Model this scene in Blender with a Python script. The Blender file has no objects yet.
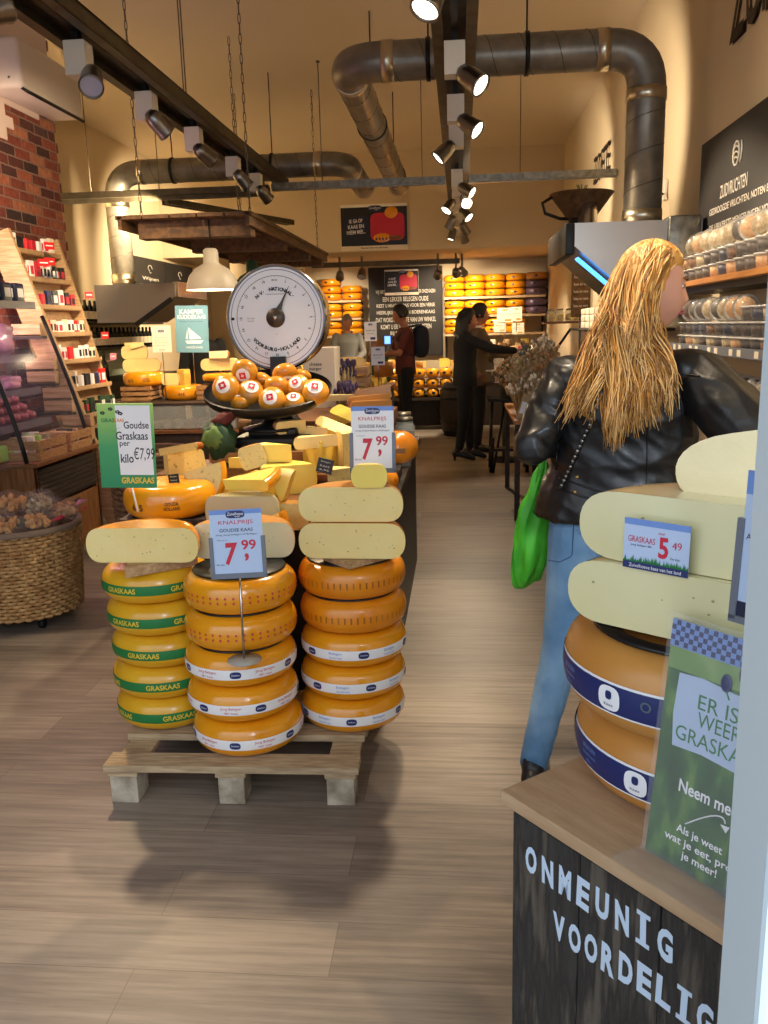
import bpy, bmesh, math, random
from mathutils import Vector, Matrix, Euler
from mathutils import noise as mnoise
random.seed(11)
S = bpy.context.scene
COL = S.collection
PI = math.pi
# ------------------------------------------------------------------ camera
F = 850.0; H = 1.5
_p = math.atan(185/F); _y = math.atan(79/F); _r = 0.026
fw = Vector((-math.sin(_y)*math.cos(_p), math.cos(_y)*math.cos(_p), -math.sin(_p)))
r0 = Vector((math.cos(_y), math.sin(_y), 0)); u0 = r0.cross(fw)
rt = r0*math.cos(_r) - u0*math.sin(_r); up = r0*math.sin(_r) + u0*math.cos(_r)
CAM = Vector((0, 0, H))
cd = bpy.data.cameras.new('camera'); cam = bpy.data.objects.new('camera', cd); COL.objects.link(cam)
cam.matrix_world = Matrix(((rt.x, up.x, -fw.x, 0), (rt.y, up.y, -fw.y, 0), (rt.z, up.z, -fw.z, H), (0, 0, 0, 1)))
cd.sensor_fit = 'VERTICAL'; cd.sensor_height = 36; cd.lens = F/1024*36; cd.clip_start = 0.05; cd.clip_end = 100
S.camera = cam
S.view_settings.view_transform = 'Standard'; S.view_settings.look = 'None'
S.view_settings.gamma = 1.0; S.view_settings.use_curve_mapping = False
S.view_settings.exposure = 0.35
# ------------------------------------------------------------------ daylight of the street behind the camera
w = bpy.data.worlds.new('daylight'); S.world = w; w.use_nodes = True
w.node_tree.nodes['Background'].inputs[0].default_value = (0.78, 0.87, 1.0, 1)
w.node_tree.nodes['Background'].inputs[1].default_value = .9
SPOT_W = 145; WARM = (1.0, 0.80, 0.56)
def light(name, kind, loc, power, color, aim=None, size=.1, angle=70, blend=.6, sx=None, sy=None):
    l = bpy.data.lights.new(name, kind); l.energy = power; l.color = color
    if kind == 'SPOT':
        l.spot_size = math.radians(angle); l.spot_blend = blend; l.shadow_soft_size = size
    elif kind == 'AREA':
        l.shape = 'RECTANGLE'; l.size = sx; l.size_y = sy
    else: l.shadow_soft_size = size
    o = bpy.data.objects.new(name, l); COL.objects.link(o); o.location = loc
    if aim is not None: o.rotation_euler = (Vector(aim)-Vector(loc)).to_track_quat('-Z', 'Y').to_euler()
    return o
# the open shop front lets the daylight in
light('shopfront_daylight', 'AREA', (-1.6, -0.9, 2.6), 26, (0.86, 0.92, 1.0), aim=(-1.0, 3.0, .4), sx=5.5, sy=2.2)

light('post_fill_light', 'AREA', (1.0, -.9, 2.2), 36, (0.78, 0.89, 1.0), aim=(.34, .56, 1.1), sx=.8, sy=1.2)  # added area light that brightens the door post
def at(px, py, X=None, Y=None, Z=None):
    "point of the place seen at a pixel, on the plane X=, Y= or Z="
    d = fw + rt*((px-384)/F) - up*((py-512)/F)
    t = X/d.x if X is not None else (Y/d.y if Y is not None else (Z-H)/d.z)
    return CAM + d*t
# ------------------------------------------------------------------ materials
def lin(c):
    if isinstance(c, str): c = tuple(int(c[i:i+2], 16)/255 for i in (0, 2, 4))
    return tuple(((x+.055)/1.055)**2.4 if x > .04045 else x/12.92 for x in c) + (1,)
MATS = {}
def mat(name, col, rough=.5, metal=0, spec=.5, coat=0, emit=0, alpha=1, trans=0, bump=0, bscale=30, col2=None, nscale=6, stretch=(1,1,1), sss=0, ramp=(.35,.65), col3=None, detail=4, sheen=0):
    if name in MATS: return MATS[name]
    m = bpy.data.materials.new(name); m.use_nodes = True; nt = m.node_tree; b = nt.nodes['Principled BSDF']
    b.inputs['Base Color'].default_value = lin(col); b.inputs['Roughness'].default_value = rough
    b.inputs['Metallic'].default_value = metal; b.inputs['Specular IOR Level'].default_value = spec
    b.inputs['Coat Weight'].default_value = coat; b.inputs['Coat Roughness'].default_value = .15
    if emit: b.inputs['Emission Color'].default_value = lin(col); b.inputs['Emission Strength'].default_value = emit
    b.inputs['Alpha'].default_value = alpha; b.inputs['Transmission Weight'].default_value = trans
    if sheen: b.inputs['Sheen Weight'].default_value = sheen
    if sss: b.inputs['Subsurface Weight'].default_value = sss; b.inputs['Subsurface Scale'].default_value = .01
    if bump or col2:
        tc = nt.nodes.new('ShaderNodeTexCoord'); mp = nt.nodes.new('ShaderNodeMapping'); mp.inputs['Scale'].default_value = stretch
        nt.links.new(tc.outputs['Object'], mp.inputs[0])
    if col2:
        n = nt.nodes.new('ShaderNodeTexNoise'); n.inputs['Scale'].default_value = nscale; n.inputs['Detail'].default_value = detail
        nt.links.new(mp.outputs[0], n.inputs['Vector'])
        r = nt.nodes.new('ShaderNodeValToRGB'); r.color_ramp.elements[0].position = ramp[0]; r.color_ramp.elements[1].position = ramp[1]
        r.color_ramp.elements[0].color = lin(col); r.color_ramp.elements[1].color = lin(col2)
        if col3:
            e = r.color_ramp.elements.new((ramp[0]+ramp[1])/2); e.color = lin(col3)
        nt.links.new(n.outputs['Fac'], r.inputs[0]); nt.links.new(r.outputs[0], b.inputs['Base Color'])
    if bump:
        n2 = nt.nodes.new('ShaderNodeTexNoise'); n2.inputs['Scale'].default_value = bscale; n2.inputs['Detail'].default_value = 5
        nt.links.new(mp.outputs[0], n2.inputs['Vector'])
        bp = nt.nodes.new('ShaderNodeBump'); bp.inputs['Strength'].default_value = bump; bp.inputs['Distance'].default_value = .01
        nt.links.new(n2.outputs['Fac'], bp.inputs['Height']); nt.links.new(bp.outputs[0], b.inputs['Normal'])
    MATS[name] = m; return m
M = {}
def D(k, *a, **kw): M[k] = mat(k, *a, **kw)
D('plaster', 'd8c6a4', .85, bump=.08, bscale=60)
D('ceiling_paint', 'e2d3bb', .9, bump=.05, bscale=40)
D('pinkish_plaster', 'dcc9be', .85, bump=.1, bscale=50)
D('mortar', '8f7468', .95, bump=.5, bscale=80)
D('rind', 'e6920f', .2, coat=.6, col2='efa21a', nscale=5, bump=.12, bscale=9)
D('rind_deep', 'dd7d0e', .28, coat=.35, col2='ea9418', nscale=6, bump=.12, bscale=12)
D('rind_yellow', 'dda018', .26, coat=.35, col2='e9b42a', nscale=5, bump=.12, bscale=9)
D('rind_brown', 'c5791f', .4, coat=.1, col2='9c5714', nscale=9, bump=.3, bscale=20)
D('rind_dull', 'd0964a', .4, coat=.2, col2='c08238', nscale=4, bump=.1, bscale=9)
D('rind_purple', '5b4658', .35, coat=.2)
D('paste', 'f6e09a', .45, col2='f0d482', nscale=5, sss=.15, bump=.08, bscale=40)
D('paste_pale', 'f0e2b4', .4, col2='e8d6a0', nscale=3, sss=.15, coat=.3)
D('paste_wrapped', 'e2dcae', .18, col2='d9d098', nscale=3, coat=.6, bump=.1, bscale=12)
D('paste_yellow', 'f7de6e', .4, col2='f2d25c', nscale=5, sss=.15)
D('paste_herb', 'e3cd86', .5, col2='a98c3c', nscale=70, ramp=(.6,.72), bump=.2, bscale=60)
D('paste_grey', 'b4b394', .25, coat=.5)
D('hole', 'a8956a', .8)
D('pine', 'c9a77c', .7, col2='a98459', nscale=7, stretch=(1,12,12), bump=.15, bscale=60)
D('pine_pale', 'd3b98f', .65, col2='b99467', nscale=5, stretch=(2,14,14), bump=.15, bscale=60)
D('pallet_wood', 'cdb58f', .85, col2='a58c6c', nscale=5, stretch=(2,16,16), bump=.4, bscale=50)
D('block_wood', 'c6bba6', .9, col2='8d806c', nscale=14, bump=.5, bscale=40)
D('oak', '8a5a30', .5, col2='6b421f', nscale=6, stretch=(1.5,12,12), bump=.1)
D('oak_v', '94653a', .5, col2='74491f', nscale=6, stretch=(10,10,1.2), bump=.1)
D('shelf_wood', 'c08039', .45, col2='a3672a', nscale=5, stretch=(10,1,10))
D('dark_wood', '3a2a1e', .6, col2='24180f', nscale=6, stretch=(10,1.5,10), bump=.3)
D('canopy_wood', '6a4a28', .7, col2='483119', nscale=6, stretch=(4,.6,4), bump=.15, bscale=20)
D('weathered', '3c3a36', .8, col2='5e574c', col3='2e2a27', nscale=6, stretch=(9,9,1.2), bump=.6, bscale=35)
D('counter_top', 'c3a582', .6, col2='b2926e', nscale=4, stretch=(2,10,10), bump=.1)
D('steel', '8d8983', .32, metal=1, bump=.04, bscale=20)
D('duct_steel', '8c877b', .4, metal=.5, col2='757168', nscale=8)
D('duct_clamp', 'c9bfa9', .3, metal=1)
D('beam_steel', '4b4334', .5, metal=.55, col2='5d5443', nscale=10)
D('galv', '9d9a8e', .35, metal=.9, col2='7b776c', nscale=20)
D('stainless', 'a19a93', .34, metal=.9)
D('black_metal', '111111', .45, metal=.3)
D('black_rubber', '0c0c0c', .7)
D('white_plastic', 'e6dccb', .45)
D('ac_white', 'e2d8cc', .4)
D('lamp_grey', 'a59c8c', .5)
D('chrome', 'c8c4be', .18, metal=1)
D('chalkboard', '33302e', .6, spec=.3)
D('chalk', 'e4ded0', .8)
D('paper', 'f2f2f2', .6)
D('paper_warm', 'ece0c8', .7)
D('navy', '1c2a66', .4)
D('navy_dark', '131a3a', .4)
D('sky_blue', '6f93d6', .5)
D('pale_blue', 'b9cdec', .5)
D('red', 'c8203a', .5)
D('bright_red', 'dd1f1f', .45)
D('pink', 'd98aa0', .5)
D('dark_text', '23222a', .6)
D('grey_text', '55606e', .6)
D('dgreen', '1e7a3c', .5)
D('lgreen', '9cc95a', .5)
D('gold_text', 'e6c437', .5)
D('white_text', 'f4f6fa', .6)
D('holder_grey', '6d7480', .35)
D('teal', '6fa2b6', .5)
D('black_plastic', '15161a', .4)
D('cast_iron', '1c1d20', .42, metal=.4, bump=.1)
D('enamel_blue', '2a3a6a', .3)
D('dial_white', 'ecedf2', .35)
D('brass', 'b08a4a', .4, metal=.6)
D('pointer', '4a4038', .4, metal=.4)
D('kraft', 'c9a070', .8, bump=.1)
D('kraft_dark', '8f6c46', .8)
D('crate', 'b98c5c', .8, col2='9a7044', nscale=8, stretch=(3,3,12))
D('glass_jar', 'ccd6d2', .08, alpha=.35, spec=.8)
D('clear_plastic', 'e2e2de', .12, alpha=.13, spec=.9)
D('cellophane', 'f0e6dc', .1, alpha=.07, spec=.8, bump=.9, bscale=25)
D('plastic_rim', 'd6d3cc', .2, alpha=.8)
D('leather', '0b0c0e', .44, spec=.55, coat=.12, bump=.5, bscale=9)
D('leather_seam', '050505', .4)
D('denim', '3f6c96', .9, col2='86a9c4', nscale=4.5, bump=.25, bscale=160, ramp=(.35,.72))
D('denim_seam', '33547c', .8)
D('skin', 'd29a80', .5, sss=.12)
D('skin_dim', 'a86c50', .5)
D('lips', 'a85a55', .45)
D('hair_gold', 'cf9548', .42, col2='b57e36', nscale=30)
D('hair_light', 'edc17c', .42)
D('hair_brown', '8f5e2c', .45)
D('hair_black', '120e0c', .5)
D('hair_grey', '8a7a6a', .6)
D('green_bag', '4fc02f', .45, col2='35951f', nscale=8, bump=.5, bscale=7)
D('black_cloth', '0d0d10', .8)
D('grey_cloth', '7b7a74', .85)
D('maroon_cloth', '5a2420', .85)
D('beige_cloth', '6b5743', .85)
D('dark_blue_cloth', '1c222e', .85)
D('eye_white', 'e8e0d8', .3)
D('iris', '3a2a1c', .3)
D('leaf', '5c7a3a', .6)
D('dark_leaf', '27492f', .6)
D('dried', 'bda27a', .8, col2='8d7a50', nscale=20)
D('lavender', '3a2f4a', .9, col2='5b4c70', nscale=60)
D('wicker', 'd2a76c', .6, col2='ab7c48', nscale=18)
D('wicker_dark', '8f6844', .7, col2='65472c', nscale=30)
D('wicker_rim', '8a7560', .8, bump=.5, bscale=60)
D('cookie', 'e0a860', .7, col2='c07f40', nscale=30)
D('sausage', '9a4a4e', .5, col2='7c3238', nscale=60)
D('meat_pink', 'd6a0b0', .45, col2='b87f95', nscale=14, coat=.4)
D('nuts', '8a5a30', .7, col2='3a2316', nscale=60)
D('dark_fruit', '2c1a1a', .5, col2='4a3a2a', nscale=60)
D('orange_fruit', 'b98150', .5, col2='cfa670', nscale=50)
D('pale_fruit', 'c0b08c', .5, col2='94794e', nscale=50)
D('chocolate_wrap', '5a3020', .15, coat=.6, bump=.6, bscale=30)
D('fridge_panel', '3a3436', .5)
D('shelf_grey', '57525c', .45)
D('barrel_wood', '33241a', .6, col2='20150e', nscale=8, stretch=(8,8,1))
D('dark_bottle', '121412', .15)
D('wine_label', 'd8ccb0', .7)
D('door_white', 'd8ecf4', .5)
D('cord', '6a6256', .6)
def emis(name, col, s):
    m = mat(name, col, .5, emit=s); M[name] = m; return m
emis('lamp_glow', 'fff0d2', 9); emis('lamp_glow_soft', 'ffe2ae', 2.2); emis('led_blue', '4aa2ff', 2.5); emis('screen_blue', '5a8cff', 2.0); emis('case_glow', 'd8e6c8', 1.0)
M['lamp_off'] = mat('lamp_off', 'b9b4c8', .3)

def floor_material():
    m = bpy.data.materials.new('laminate_floor'); m.use_nodes = True; nt = m.node_tree; L = nt.links; b = nt.nodes['Principled BSDF']
    b.inputs['Roughness'].default_value = .42; b.inputs['Specular IOR Level'].default_value = .4
    tc = nt.nodes.new('ShaderNodeTexCoord')
    br = nt.nodes.new('ShaderNodeTexBrick'); br.offset = .37
    for k, v in (('Scale', 1), ('Brick Width', 1.28), ('Row Height', .19), ('Mortar Size', .0012), ('Mortar Smooth', .1), ('Bias', 0)): br.inputs[k].default_value = v
    br.inputs['Color1'].default_value = (0, 0, 0, 1); br.inputs['Color2'].default_value = (1, 1, 1, 1); br.inputs['Mortar'].default_value = (.1, .1, .1, 1)
    L.new(tc.outputs['Object'], br.inputs['Vector'])
    mp = nt.nodes.new('ShaderNodeMapping'); mp.inputs['Scale'].default_value = (1.1, 22, 1)
    L.new(tc.outputs['Object'], mp.inputs[0])
    n = nt.nodes.new('ShaderNodeTexNoise'); n.inputs['Scale'].default_value = 2.4; n.inputs['Detail'].default_value = 8; n.inputs['Roughness'].default_value = .65
    L.new(mp.outputs[0], n.inputs['Vector'])
    n3 = nt.nodes.new('ShaderNodeTexNoise'); n3.inputs['Scale'].default_value = 3; n3.inputs['Detail'].default_value = 3
    L.new(tc.outputs['Object'], n3.inputs['Vector'])
    a1 = nt.nodes.new('ShaderNodeMath'); a1.operation = 'MULTIPLY_ADD'; a1.inputs[1].default_value = .22; L.new(br.outputs['Color'], a1.inputs[0]); L.new(n.outputs['Fac'], a1.inputs[2])
    a2 = nt.nodes.new('ShaderNodeMath'); a2.operation = 'MULTIPLY_ADD'; a2.inputs[1].default_value = .3; L.new(n3.outputs['Fac'], a2.inputs[0]); L.new(a1.outputs[0], a2.inputs[2])
    r = nt.nodes.new('ShaderNodeValToRGB'); r.color_ramp.elements[0].position = .5; r.color_ramp.elements[1].position = .95
    r.color_ramp.elements[0].color = lin('695e54'); r.color_ramp.elements[1].color = lin('9a8d7e'); e = r.color_ramp.elements.new(.72); e.color = lin('82766a')
    L.new(a2.outputs[0], r.inputs[0])
    mx = nt.nodes.new('ShaderNodeMix'); mx.data_type = 'RGBA'; mx.inputs['B'].default_value = lin('6e6156')
    L.new(br.outputs['Fac'], mx.inputs['Factor']); L.new(r.outputs[0], mx.inputs['A']); L.new(mx.outputs['Result'], b.inputs['Base Color'])
    bp = nt.nodes.new('ShaderNodeBump'); bp.inputs['Strength'].default_value = .12; bp.inputs['Distance'].default_value = .004
    L.new(n.outputs['Fac'], bp.inputs['Height']); L.new(bp.outputs[0], b.inputs['Normal'])
    return m
M['floor'] = floor_material()
def brick_material():
    m = bpy.data.materials.new('red_brick'); m.use_nodes = True; nt = m.node_tree; L = nt.links; b = nt.nodes['Principled BSDF']
    b.inputs['Roughness'].default_value = .9
    tc = nt.nodes.new('ShaderNodeTexCoord'); sp = nt.nodes.new('ShaderNodeSeparateXYZ'); cb = nt.nodes.new('ShaderNodeCombineXYZ')
    L.new(tc.outputs['Object'], sp.inputs[0])
    ad = nt.nodes.new('ShaderNodeMath'); L.new(sp.outputs['X'], ad.inputs[0]); L.new(sp.outputs['Y'], ad.inputs[1])
    L.new(ad.outputs[0], cb.inputs['X']); L.new(sp.outputs['Z'], cb.inputs['Y'])
    nz = nt.nodes.new('ShaderNodeTexNoise'); nz.inputs['Scale'].default_value = 14
    L.new(tc.outputs['Object'], nz.inputs['Vector'])
    va = nt.nodes.new('ShaderNodeVectorMath'); va.operation = 'SCALE'; va.inputs['Scale'].default_value = .012
    L.new(nz.outputs['Color'], va.inputs[0])
    vb = nt.nodes.new('ShaderNodeVectorMath'); L.new(cb.outputs[0], vb.inputs[0]); L.new(va.outputs[0], vb.inputs[1])
    br = nt.nodes.new('ShaderNodeTexBrick'); br.offset = .5
    for k, v in (('Scale', 1), ('Brick Width', .225), ('Row Height', .075), ('Mortar Size', .007), ('Mortar Smooth', .3), ('Bias', 0)): br.inputs[k].default_value = v
    br.inputs['Color1'].default_value = (0, 0, 0, 1); br.inputs['Color2'].default_value = (1, 1, 1, 1)
    L.new(vb.outputs[0], br.inputs['Vector'])
    r = nt.nodes.new('ShaderNodeValToRGB'); r.color_ramp.interpolation = 'LINEAR'
    cols = [(0, '33211f'), (.2, '5c2d24'), (.45, '7c3a2a'), (.7, '8c4a35'), (.88, 'a5684a'), (1, '4c332f')]
    r.color_ramp.elements[0].color = lin(cols[0][1]); r.color_ramp.elements[1].color = lin(cols[-1][1])
    for p, c in cols[1:-1]:
        e = r.color_ramp.elements.new(p); e.color = lin(c)
    L.new(br.outputs['Color'], r.inputs[0])
    n2 = nt.nodes.new('ShaderNodeTexNoise'); n2.inputs['Scale'].default_value = 25; n2.inputs['Detail'].default_value = 6; L.new(tc.outputs['Object'], n2.inputs['Vector'])
    mm = nt.nodes.new('ShaderNodeMix'); mm.data_type = 'RGBA'; mm.blend_type = 'OVERLAY'; mm.inputs['Factor'].default_value = .6
    L.new(r.outputs[0], mm.inputs['A']); L.new(n2.outputs['Fac'], mm.inputs['B'])
    mx = nt.nodes.new('ShaderNodeMix'); mx.data_type = 'RGBA'; mx.inputs['B'].default_value = lin('86695c')
    L.new(br.outputs['Fac'], mx.inputs['Factor']); L.new(mm.outputs['Result'], mx.inputs['A']); L.new(mx.outputs['Result'], b.inputs['Base Color'])
    inv = nt.nodes.new('ShaderNodeMath'); inv.operation = 'MULTIPLY_ADD'; inv.inputs[1].default_value = -1.2; L.new(br.outputs['Fac'], inv.inputs[0]); L.new(n2.outputs['Fac'], inv.inputs[2])
    bp = nt.nodes.new('ShaderNodeBump'); bp.inputs['Strength'].default_value = .8; bp.inputs['Distance'].default_value = .015
    L.new(inv.outputs[0], bp.inputs['Height']); L.new(bp.outputs[0], b.inputs['Normal'])
    return m
M['brick'] = brick_material()
# ------------------------------------------------------------------ helpers
def TM(loc=(0,0,0), rot=(0,0,0), sc=(1,1,1)):
    return Matrix.Translation(Vector(loc)) @ Euler(rot).to_matrix().to_4x4() @ Matrix.Diagonal((*sc, 1))
def frame(o, x, y):
    "matrix whose local X and Y axes are x and y"
    x = Vector(x).normalized(); y = Vector(y); z = x.cross(y).normalized(); y = z.cross(x)
    return Matrix(((x.x, y.x, z.x, o[0]), (x.y, y.y, z.y, o[1]), (x.z, y.z, z.z, o[2]), (0, 0, 0, 1)))
_T = {}
def glyphs(s, shear=0, bold=0):
    k = (s, shear, bold)
    if k not in _T:
        c = bpy.data.curves.new('t', 'FONT'); c.body = s; c.size = 1; c.align_x = 'CENTER'; c.align_y = 'CENTER'; c.shear = shear; c.offset = bold; c.resolution_u = 3
        o = bpy.data.objects.new('t', c); COL.objects.link(o); bpy.context.view_layer.update()
        me = o.evaluated_get(bpy.context.evaluated_depsgraph_get()).to_mesh()
        vs = [tuple(v.co) for v in me.vertices]; fs = [tuple(p.vertices) for p in me.polygons]
        bpy.data.objects.remove(o); bpy.data.curves.remove(c)
        if vs:
            x0 = min(v[0] for v in vs); x1 = max(v[0] for v in vs); y0 = min(v[1] for v in vs); y1 = max(v[1] for v in vs)
            vs = [((v[0]-(x0+x1)/2), (v[1]-(y0+y1)/2)) for v in vs]
            _T[k] = (vs, fs, x1-x0, y1-y0)
        else: _T[k] = ([], [], 1, 1)
    return _T[k]
class MB:
    def __init__(s): s.v = []; s.f = []; s.m = []; s.s = []
    def add(s, vs, fs, mat=0, smooth=False, M=None):
        b = len(s.v)
        for v in vs:
            v = Vector(v)
            if M is not None: v = M @ v
            s.v.append(v)
        for f in fs:
            s.f.append(tuple(i+b for i in f)); s.m.append(mat); s.s.append(smooth)
        return s
    def box(s, c, sz, mat=0, bev=0, rot=None, M=None):
        T = Matrix.Translation(Vector(c)) @ (Euler(rot).to_matrix().to_4x4() if rot else Matrix())
        if M is not None: T = M @ T
        x, y, z = (q/2 for q in sz)
        if not bev:
            vs = [(-x,-y,-z),(x,-y,-z),(x,y,-z),(-x,y,-z),(-x,-y,z),(x,-y,z),(x,y,z),(-x,y,z)]
            return s.add(vs, [(0,3,2,1),(4,5,6,7),(0,1,5,4),(1,2,6,5),(2,3,7,6),(3,0,4,7)], mat, False, T)
        bm = bmesh.new(); bmesh.ops.create_cube(bm, size=1); bmesh.ops.scale(bm, vec=sz, verts=bm.verts)
        bmesh.ops.bevel(bm, geom=list(bm.edges), offset=bev, segments=3 if bev > .006 else 2, affect='EDGES', profile=.5)
        bm.verts.index_update()
        s.add([v.co for v in bm.verts], [[v.index for v in f.verts] for f in bm.faces], mat, bev > .006, T); bm.free(); return s
    def lathe(s, prof, n=32, mat=0, M=None, smooth=True, a0=0, a1=2*PI, mats=None):
        full = abs(a1-a0-2*PI) < 1e-6; k = n if full else n+1; vs = []; fs = []
        for (r, z) in prof:
            for i in range(k):
                a = a0+(a1-a0)*i/n; vs.append((r*math.cos(a), r*math.sin(a), z))
        b0 = len(s.v); s.add(vs, [], 0, False, M)
        for j in range(len(prof)-1):
            for i in range(n if not full else k):
                i2 = (i+1) % k
                if prof[j][0] < 1e-6 and prof[j+1][0] < 1e-6: continue
                s.f.append((b0+j*k+i, b0+j*k+i2, b0+(j+1)*k+i2, b0+(j+1)*k+i)); s.m.append(mats[j] if mats else mat); s.s.append(smooth)
        return s
    def tube(s, pts, r, n=10, mat=0, M=None, flat=1.0, caps=True, updir=None, smooth=True):
        pts = [Vector(p) for p in pts]; rs = r if isinstance(r, (list, tuple)) else [r]*len(pts)
        t0 = (pts[1]-pts[0]).normalized(); ref = Vector(updir) if updir else (Vector((0,0,1)) if abs(t0.z) < .9 else Vector((0,1,0)))
        nrm = t0.cross(ref).normalized(); vs = []; fs = []
        for i, p in enumerate(pts):
            t = (pts[min(i+1, len(pts)-1)]-pts[max(i-1, 0)]).normalized()
            nrm = (nrm - t*nrm.dot(t)); nrm = nrm.normalized() if nrm.length > 1e-6 else t.orthogonal().normalized(); bn = t.cross(nrm)
            for j in range(n):
                a = 2*PI*j/n; vs.append(p + nrm*math.cos(a)*rs[i] + bn*math.sin(a)*rs[i]*flat)
        for i in range(len(pts)-1):
            for j in range(n):
                fs.append((i*n+j, i*n+(j+1) % n, (i+1)*n+(j+1) % n, (i+1)*n+j))
        if caps: fs.append(tuple(range(n))[::-1]); fs.append(tuple((len(pts)-1)*n+j for j in range(n)))
        return s.add(vs, fs, mat, smooth, M)
    def prism(s, poly, z0, z1, mat=0, M=None, smooth=False):
        n = len(poly); vs = [(x, y, z0) for x, y in poly] + [(x, y, z1) for x, y in poly]
        fs = [tuple(range(n))[::-1], tuple(range(n, 2*n))] + [(i, (i+1) % n, n+(i+1) % n, n+i) for i in range(n)]
        return s.add(vs, fs, mat, smooth, M)
    def ell(s, c, r, mat=0, n=16, M=None, rot=None, fn=None):
        if not isinstance(r, (tuple, list)): r = (r, r, r)
        T = Matrix.Translation(Vector(c)) @ (Euler(rot).to_matrix().to_4x4() if rot else Matrix())
        if M is not None: T = M @ T
        m = max(6, n//2); vs = []
        for j in range(m+1):
            th = PI*j/m
            for i in range(n):
                a = 2*PI*i/n; d = Vector((math.sin(th)*math.cos(a), math.sin(th)*math.sin(a), math.cos(th)))
                if fn: d = fn(d)
                vs.append((d.x*r[0], d.y*r[1], d.z*r[2]))
        fs = [(j*n+i, (j+1)*n+i, (j+1)*n+(i+1) % n, j*n+(i+1) % n) for j in range(m) for i in range(n)]
        return s.add(vs, fs, mat, True, T)
    def quad(s, a, b, c, d, mat=0): return s.add([a, b, c, d], [(0, 1, 2, 3)], mat)
    def loft(s, rings, mat=0, M=None, smooth=True, caps=True):
        n = len(rings[0]); vs = [v for r in rings for v in r]
        fs = [(i*n+j, i*n+(j+1) % n, (i+1)*n+(j+1) % n, (i+1)*n+j) for i in range(len(rings)-1) for j in range(n)]
        if caps: fs.append(tuple(range(n))[::-1]); fs.append(tuple((len(rings)-1)*n+j for j in range(n)))
        return s.add(vs, fs, mat, smooth, M)
    def text(s, t, c, h, w=None, mat=0, M=None, shear=0, bold=0, z=0, rot=0, fn=None):
        "letters of height h (and overall width w) centred at c in the local XY plane of M"
        vs, fs, tw, th = glyphs(t, shear, bold)
        ky = h/th if th else 1; kx = (w/tw) if w else ky; ca, sa = math.cos(rot), math.sin(rot); out = []
        for x, y in vs:
            x *= kx; y *= ky; p = (c[0]+x*ca-y*sa, c[1]+x*sa+y*ca, z)
            out.append(fn(*p) if fn else p)
        return s.add(out, fs, mat, False, M)
    def build(s, name, mats, parent=None, world=True, org=None):
        me = bpy.data.meshes.new(name)
        vs = s.v
        if parent is not None and world:
            im = parent.matrix_world.inverted() if parent.parent is None else (parent.parent.matrix_world @ parent.matrix_local).inverted()
            vs = [im @ v for v in vs]
        elif parent is None:
            if org is None:
                xs = [v.x for v in vs]; ys = [v.y for v in vs]; zs = [v.z for v in vs]
                org = ((min(xs)+max(xs))/2, (min(ys)+max(ys))/2, min(zs))
            o_ = Vector(org); vs = [v-o_ for v in vs]
        me.from_pydata([tuple(v) for v in vs], [], s.f)
        if isinstance(mats, (str, bpy.types.Material)): mats = [mats]
        for m_ in mats: me.materials.append(M[m_] if isinstance(m_, str) else m_)
        me.polygons.foreach_set('material_index', s.m); me.polygons.foreach_set('use_smooth', s.s); me.update()
        o = bpy.data.objects.new(name, me); COL.objects.link(o)
        if parent is not None: o.parent = parent
        else: o.location = org
        return o
def tag(o, label=None, cat=None, group=None, kind=None):
    if label: o['label'] = label
    if cat: o['category'] = cat
    if group: o['group'] = group
    if kind: o['kind'] = kind
    return o
def thing(name, label, cat, loc=(0,0,0), rz=0, group=None):
    o = bpy.data.objects.new(name, None); COL.objects.link(o); o.empty_display_size = .05
    o.location = loc; o.rotation_euler = (0, 0, rz); o.matrix_world = TM(loc, (0, 0, rz)); return tag(o, label, cat, group)
def struct(name, mb, mats, parent=None):
    o = mb.build(name, mats, parent)
    if parent is None: o['kind'] = 'structure'
    return o
def copy_tree(o, loc, rot=(0,0,0), label=None, group=None, parent=None, sc=None):
    c = o.copy(); COL.objects.link(c)
    if parent is None:
        c.location = loc; c.rotation_euler = rot
        if sc: c.scale = (sc, sc, sc) if not isinstance(sc, tuple) else sc
        if label: c['label'] = label
        if group: c['group'] = group
    else: c.parent = parent
    for ch in o.children: copy_tree(ch, None, parent=c)
    return c
def rebake(o, mods):
    "add modifiers given as (type, {settings}) and replace the mesh by the result"
    for t, st in mods:
        m = o.modifiers.new(t, t)
        for k, v in st.items(): setattr(m, k, v)
    bpy.context.view_layer.update(); dg = bpy.context.evaluated_depsgraph_get()
    me = bpy.data.meshes.new_from_object(o.evaluated_get(dg)); o.modifiers.clear(); old = o.data; o.data = me; bpy.data.meshes.remove(old)
    me.polygons.foreach_set('use_smooth', [True]*len(me.polygons)); return o
ORD = 'first second third fourth fifth sixth seventh eighth ninth tenth eleventh twelfth thirteenth fourteenth fifteenth sixteenth seventeenth eighteenth nineteenth twentieth'.split()
def lerp(a, b, t): return a+(b-a)*t
def rnd(a, b): return random.uniform(a, b)
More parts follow.
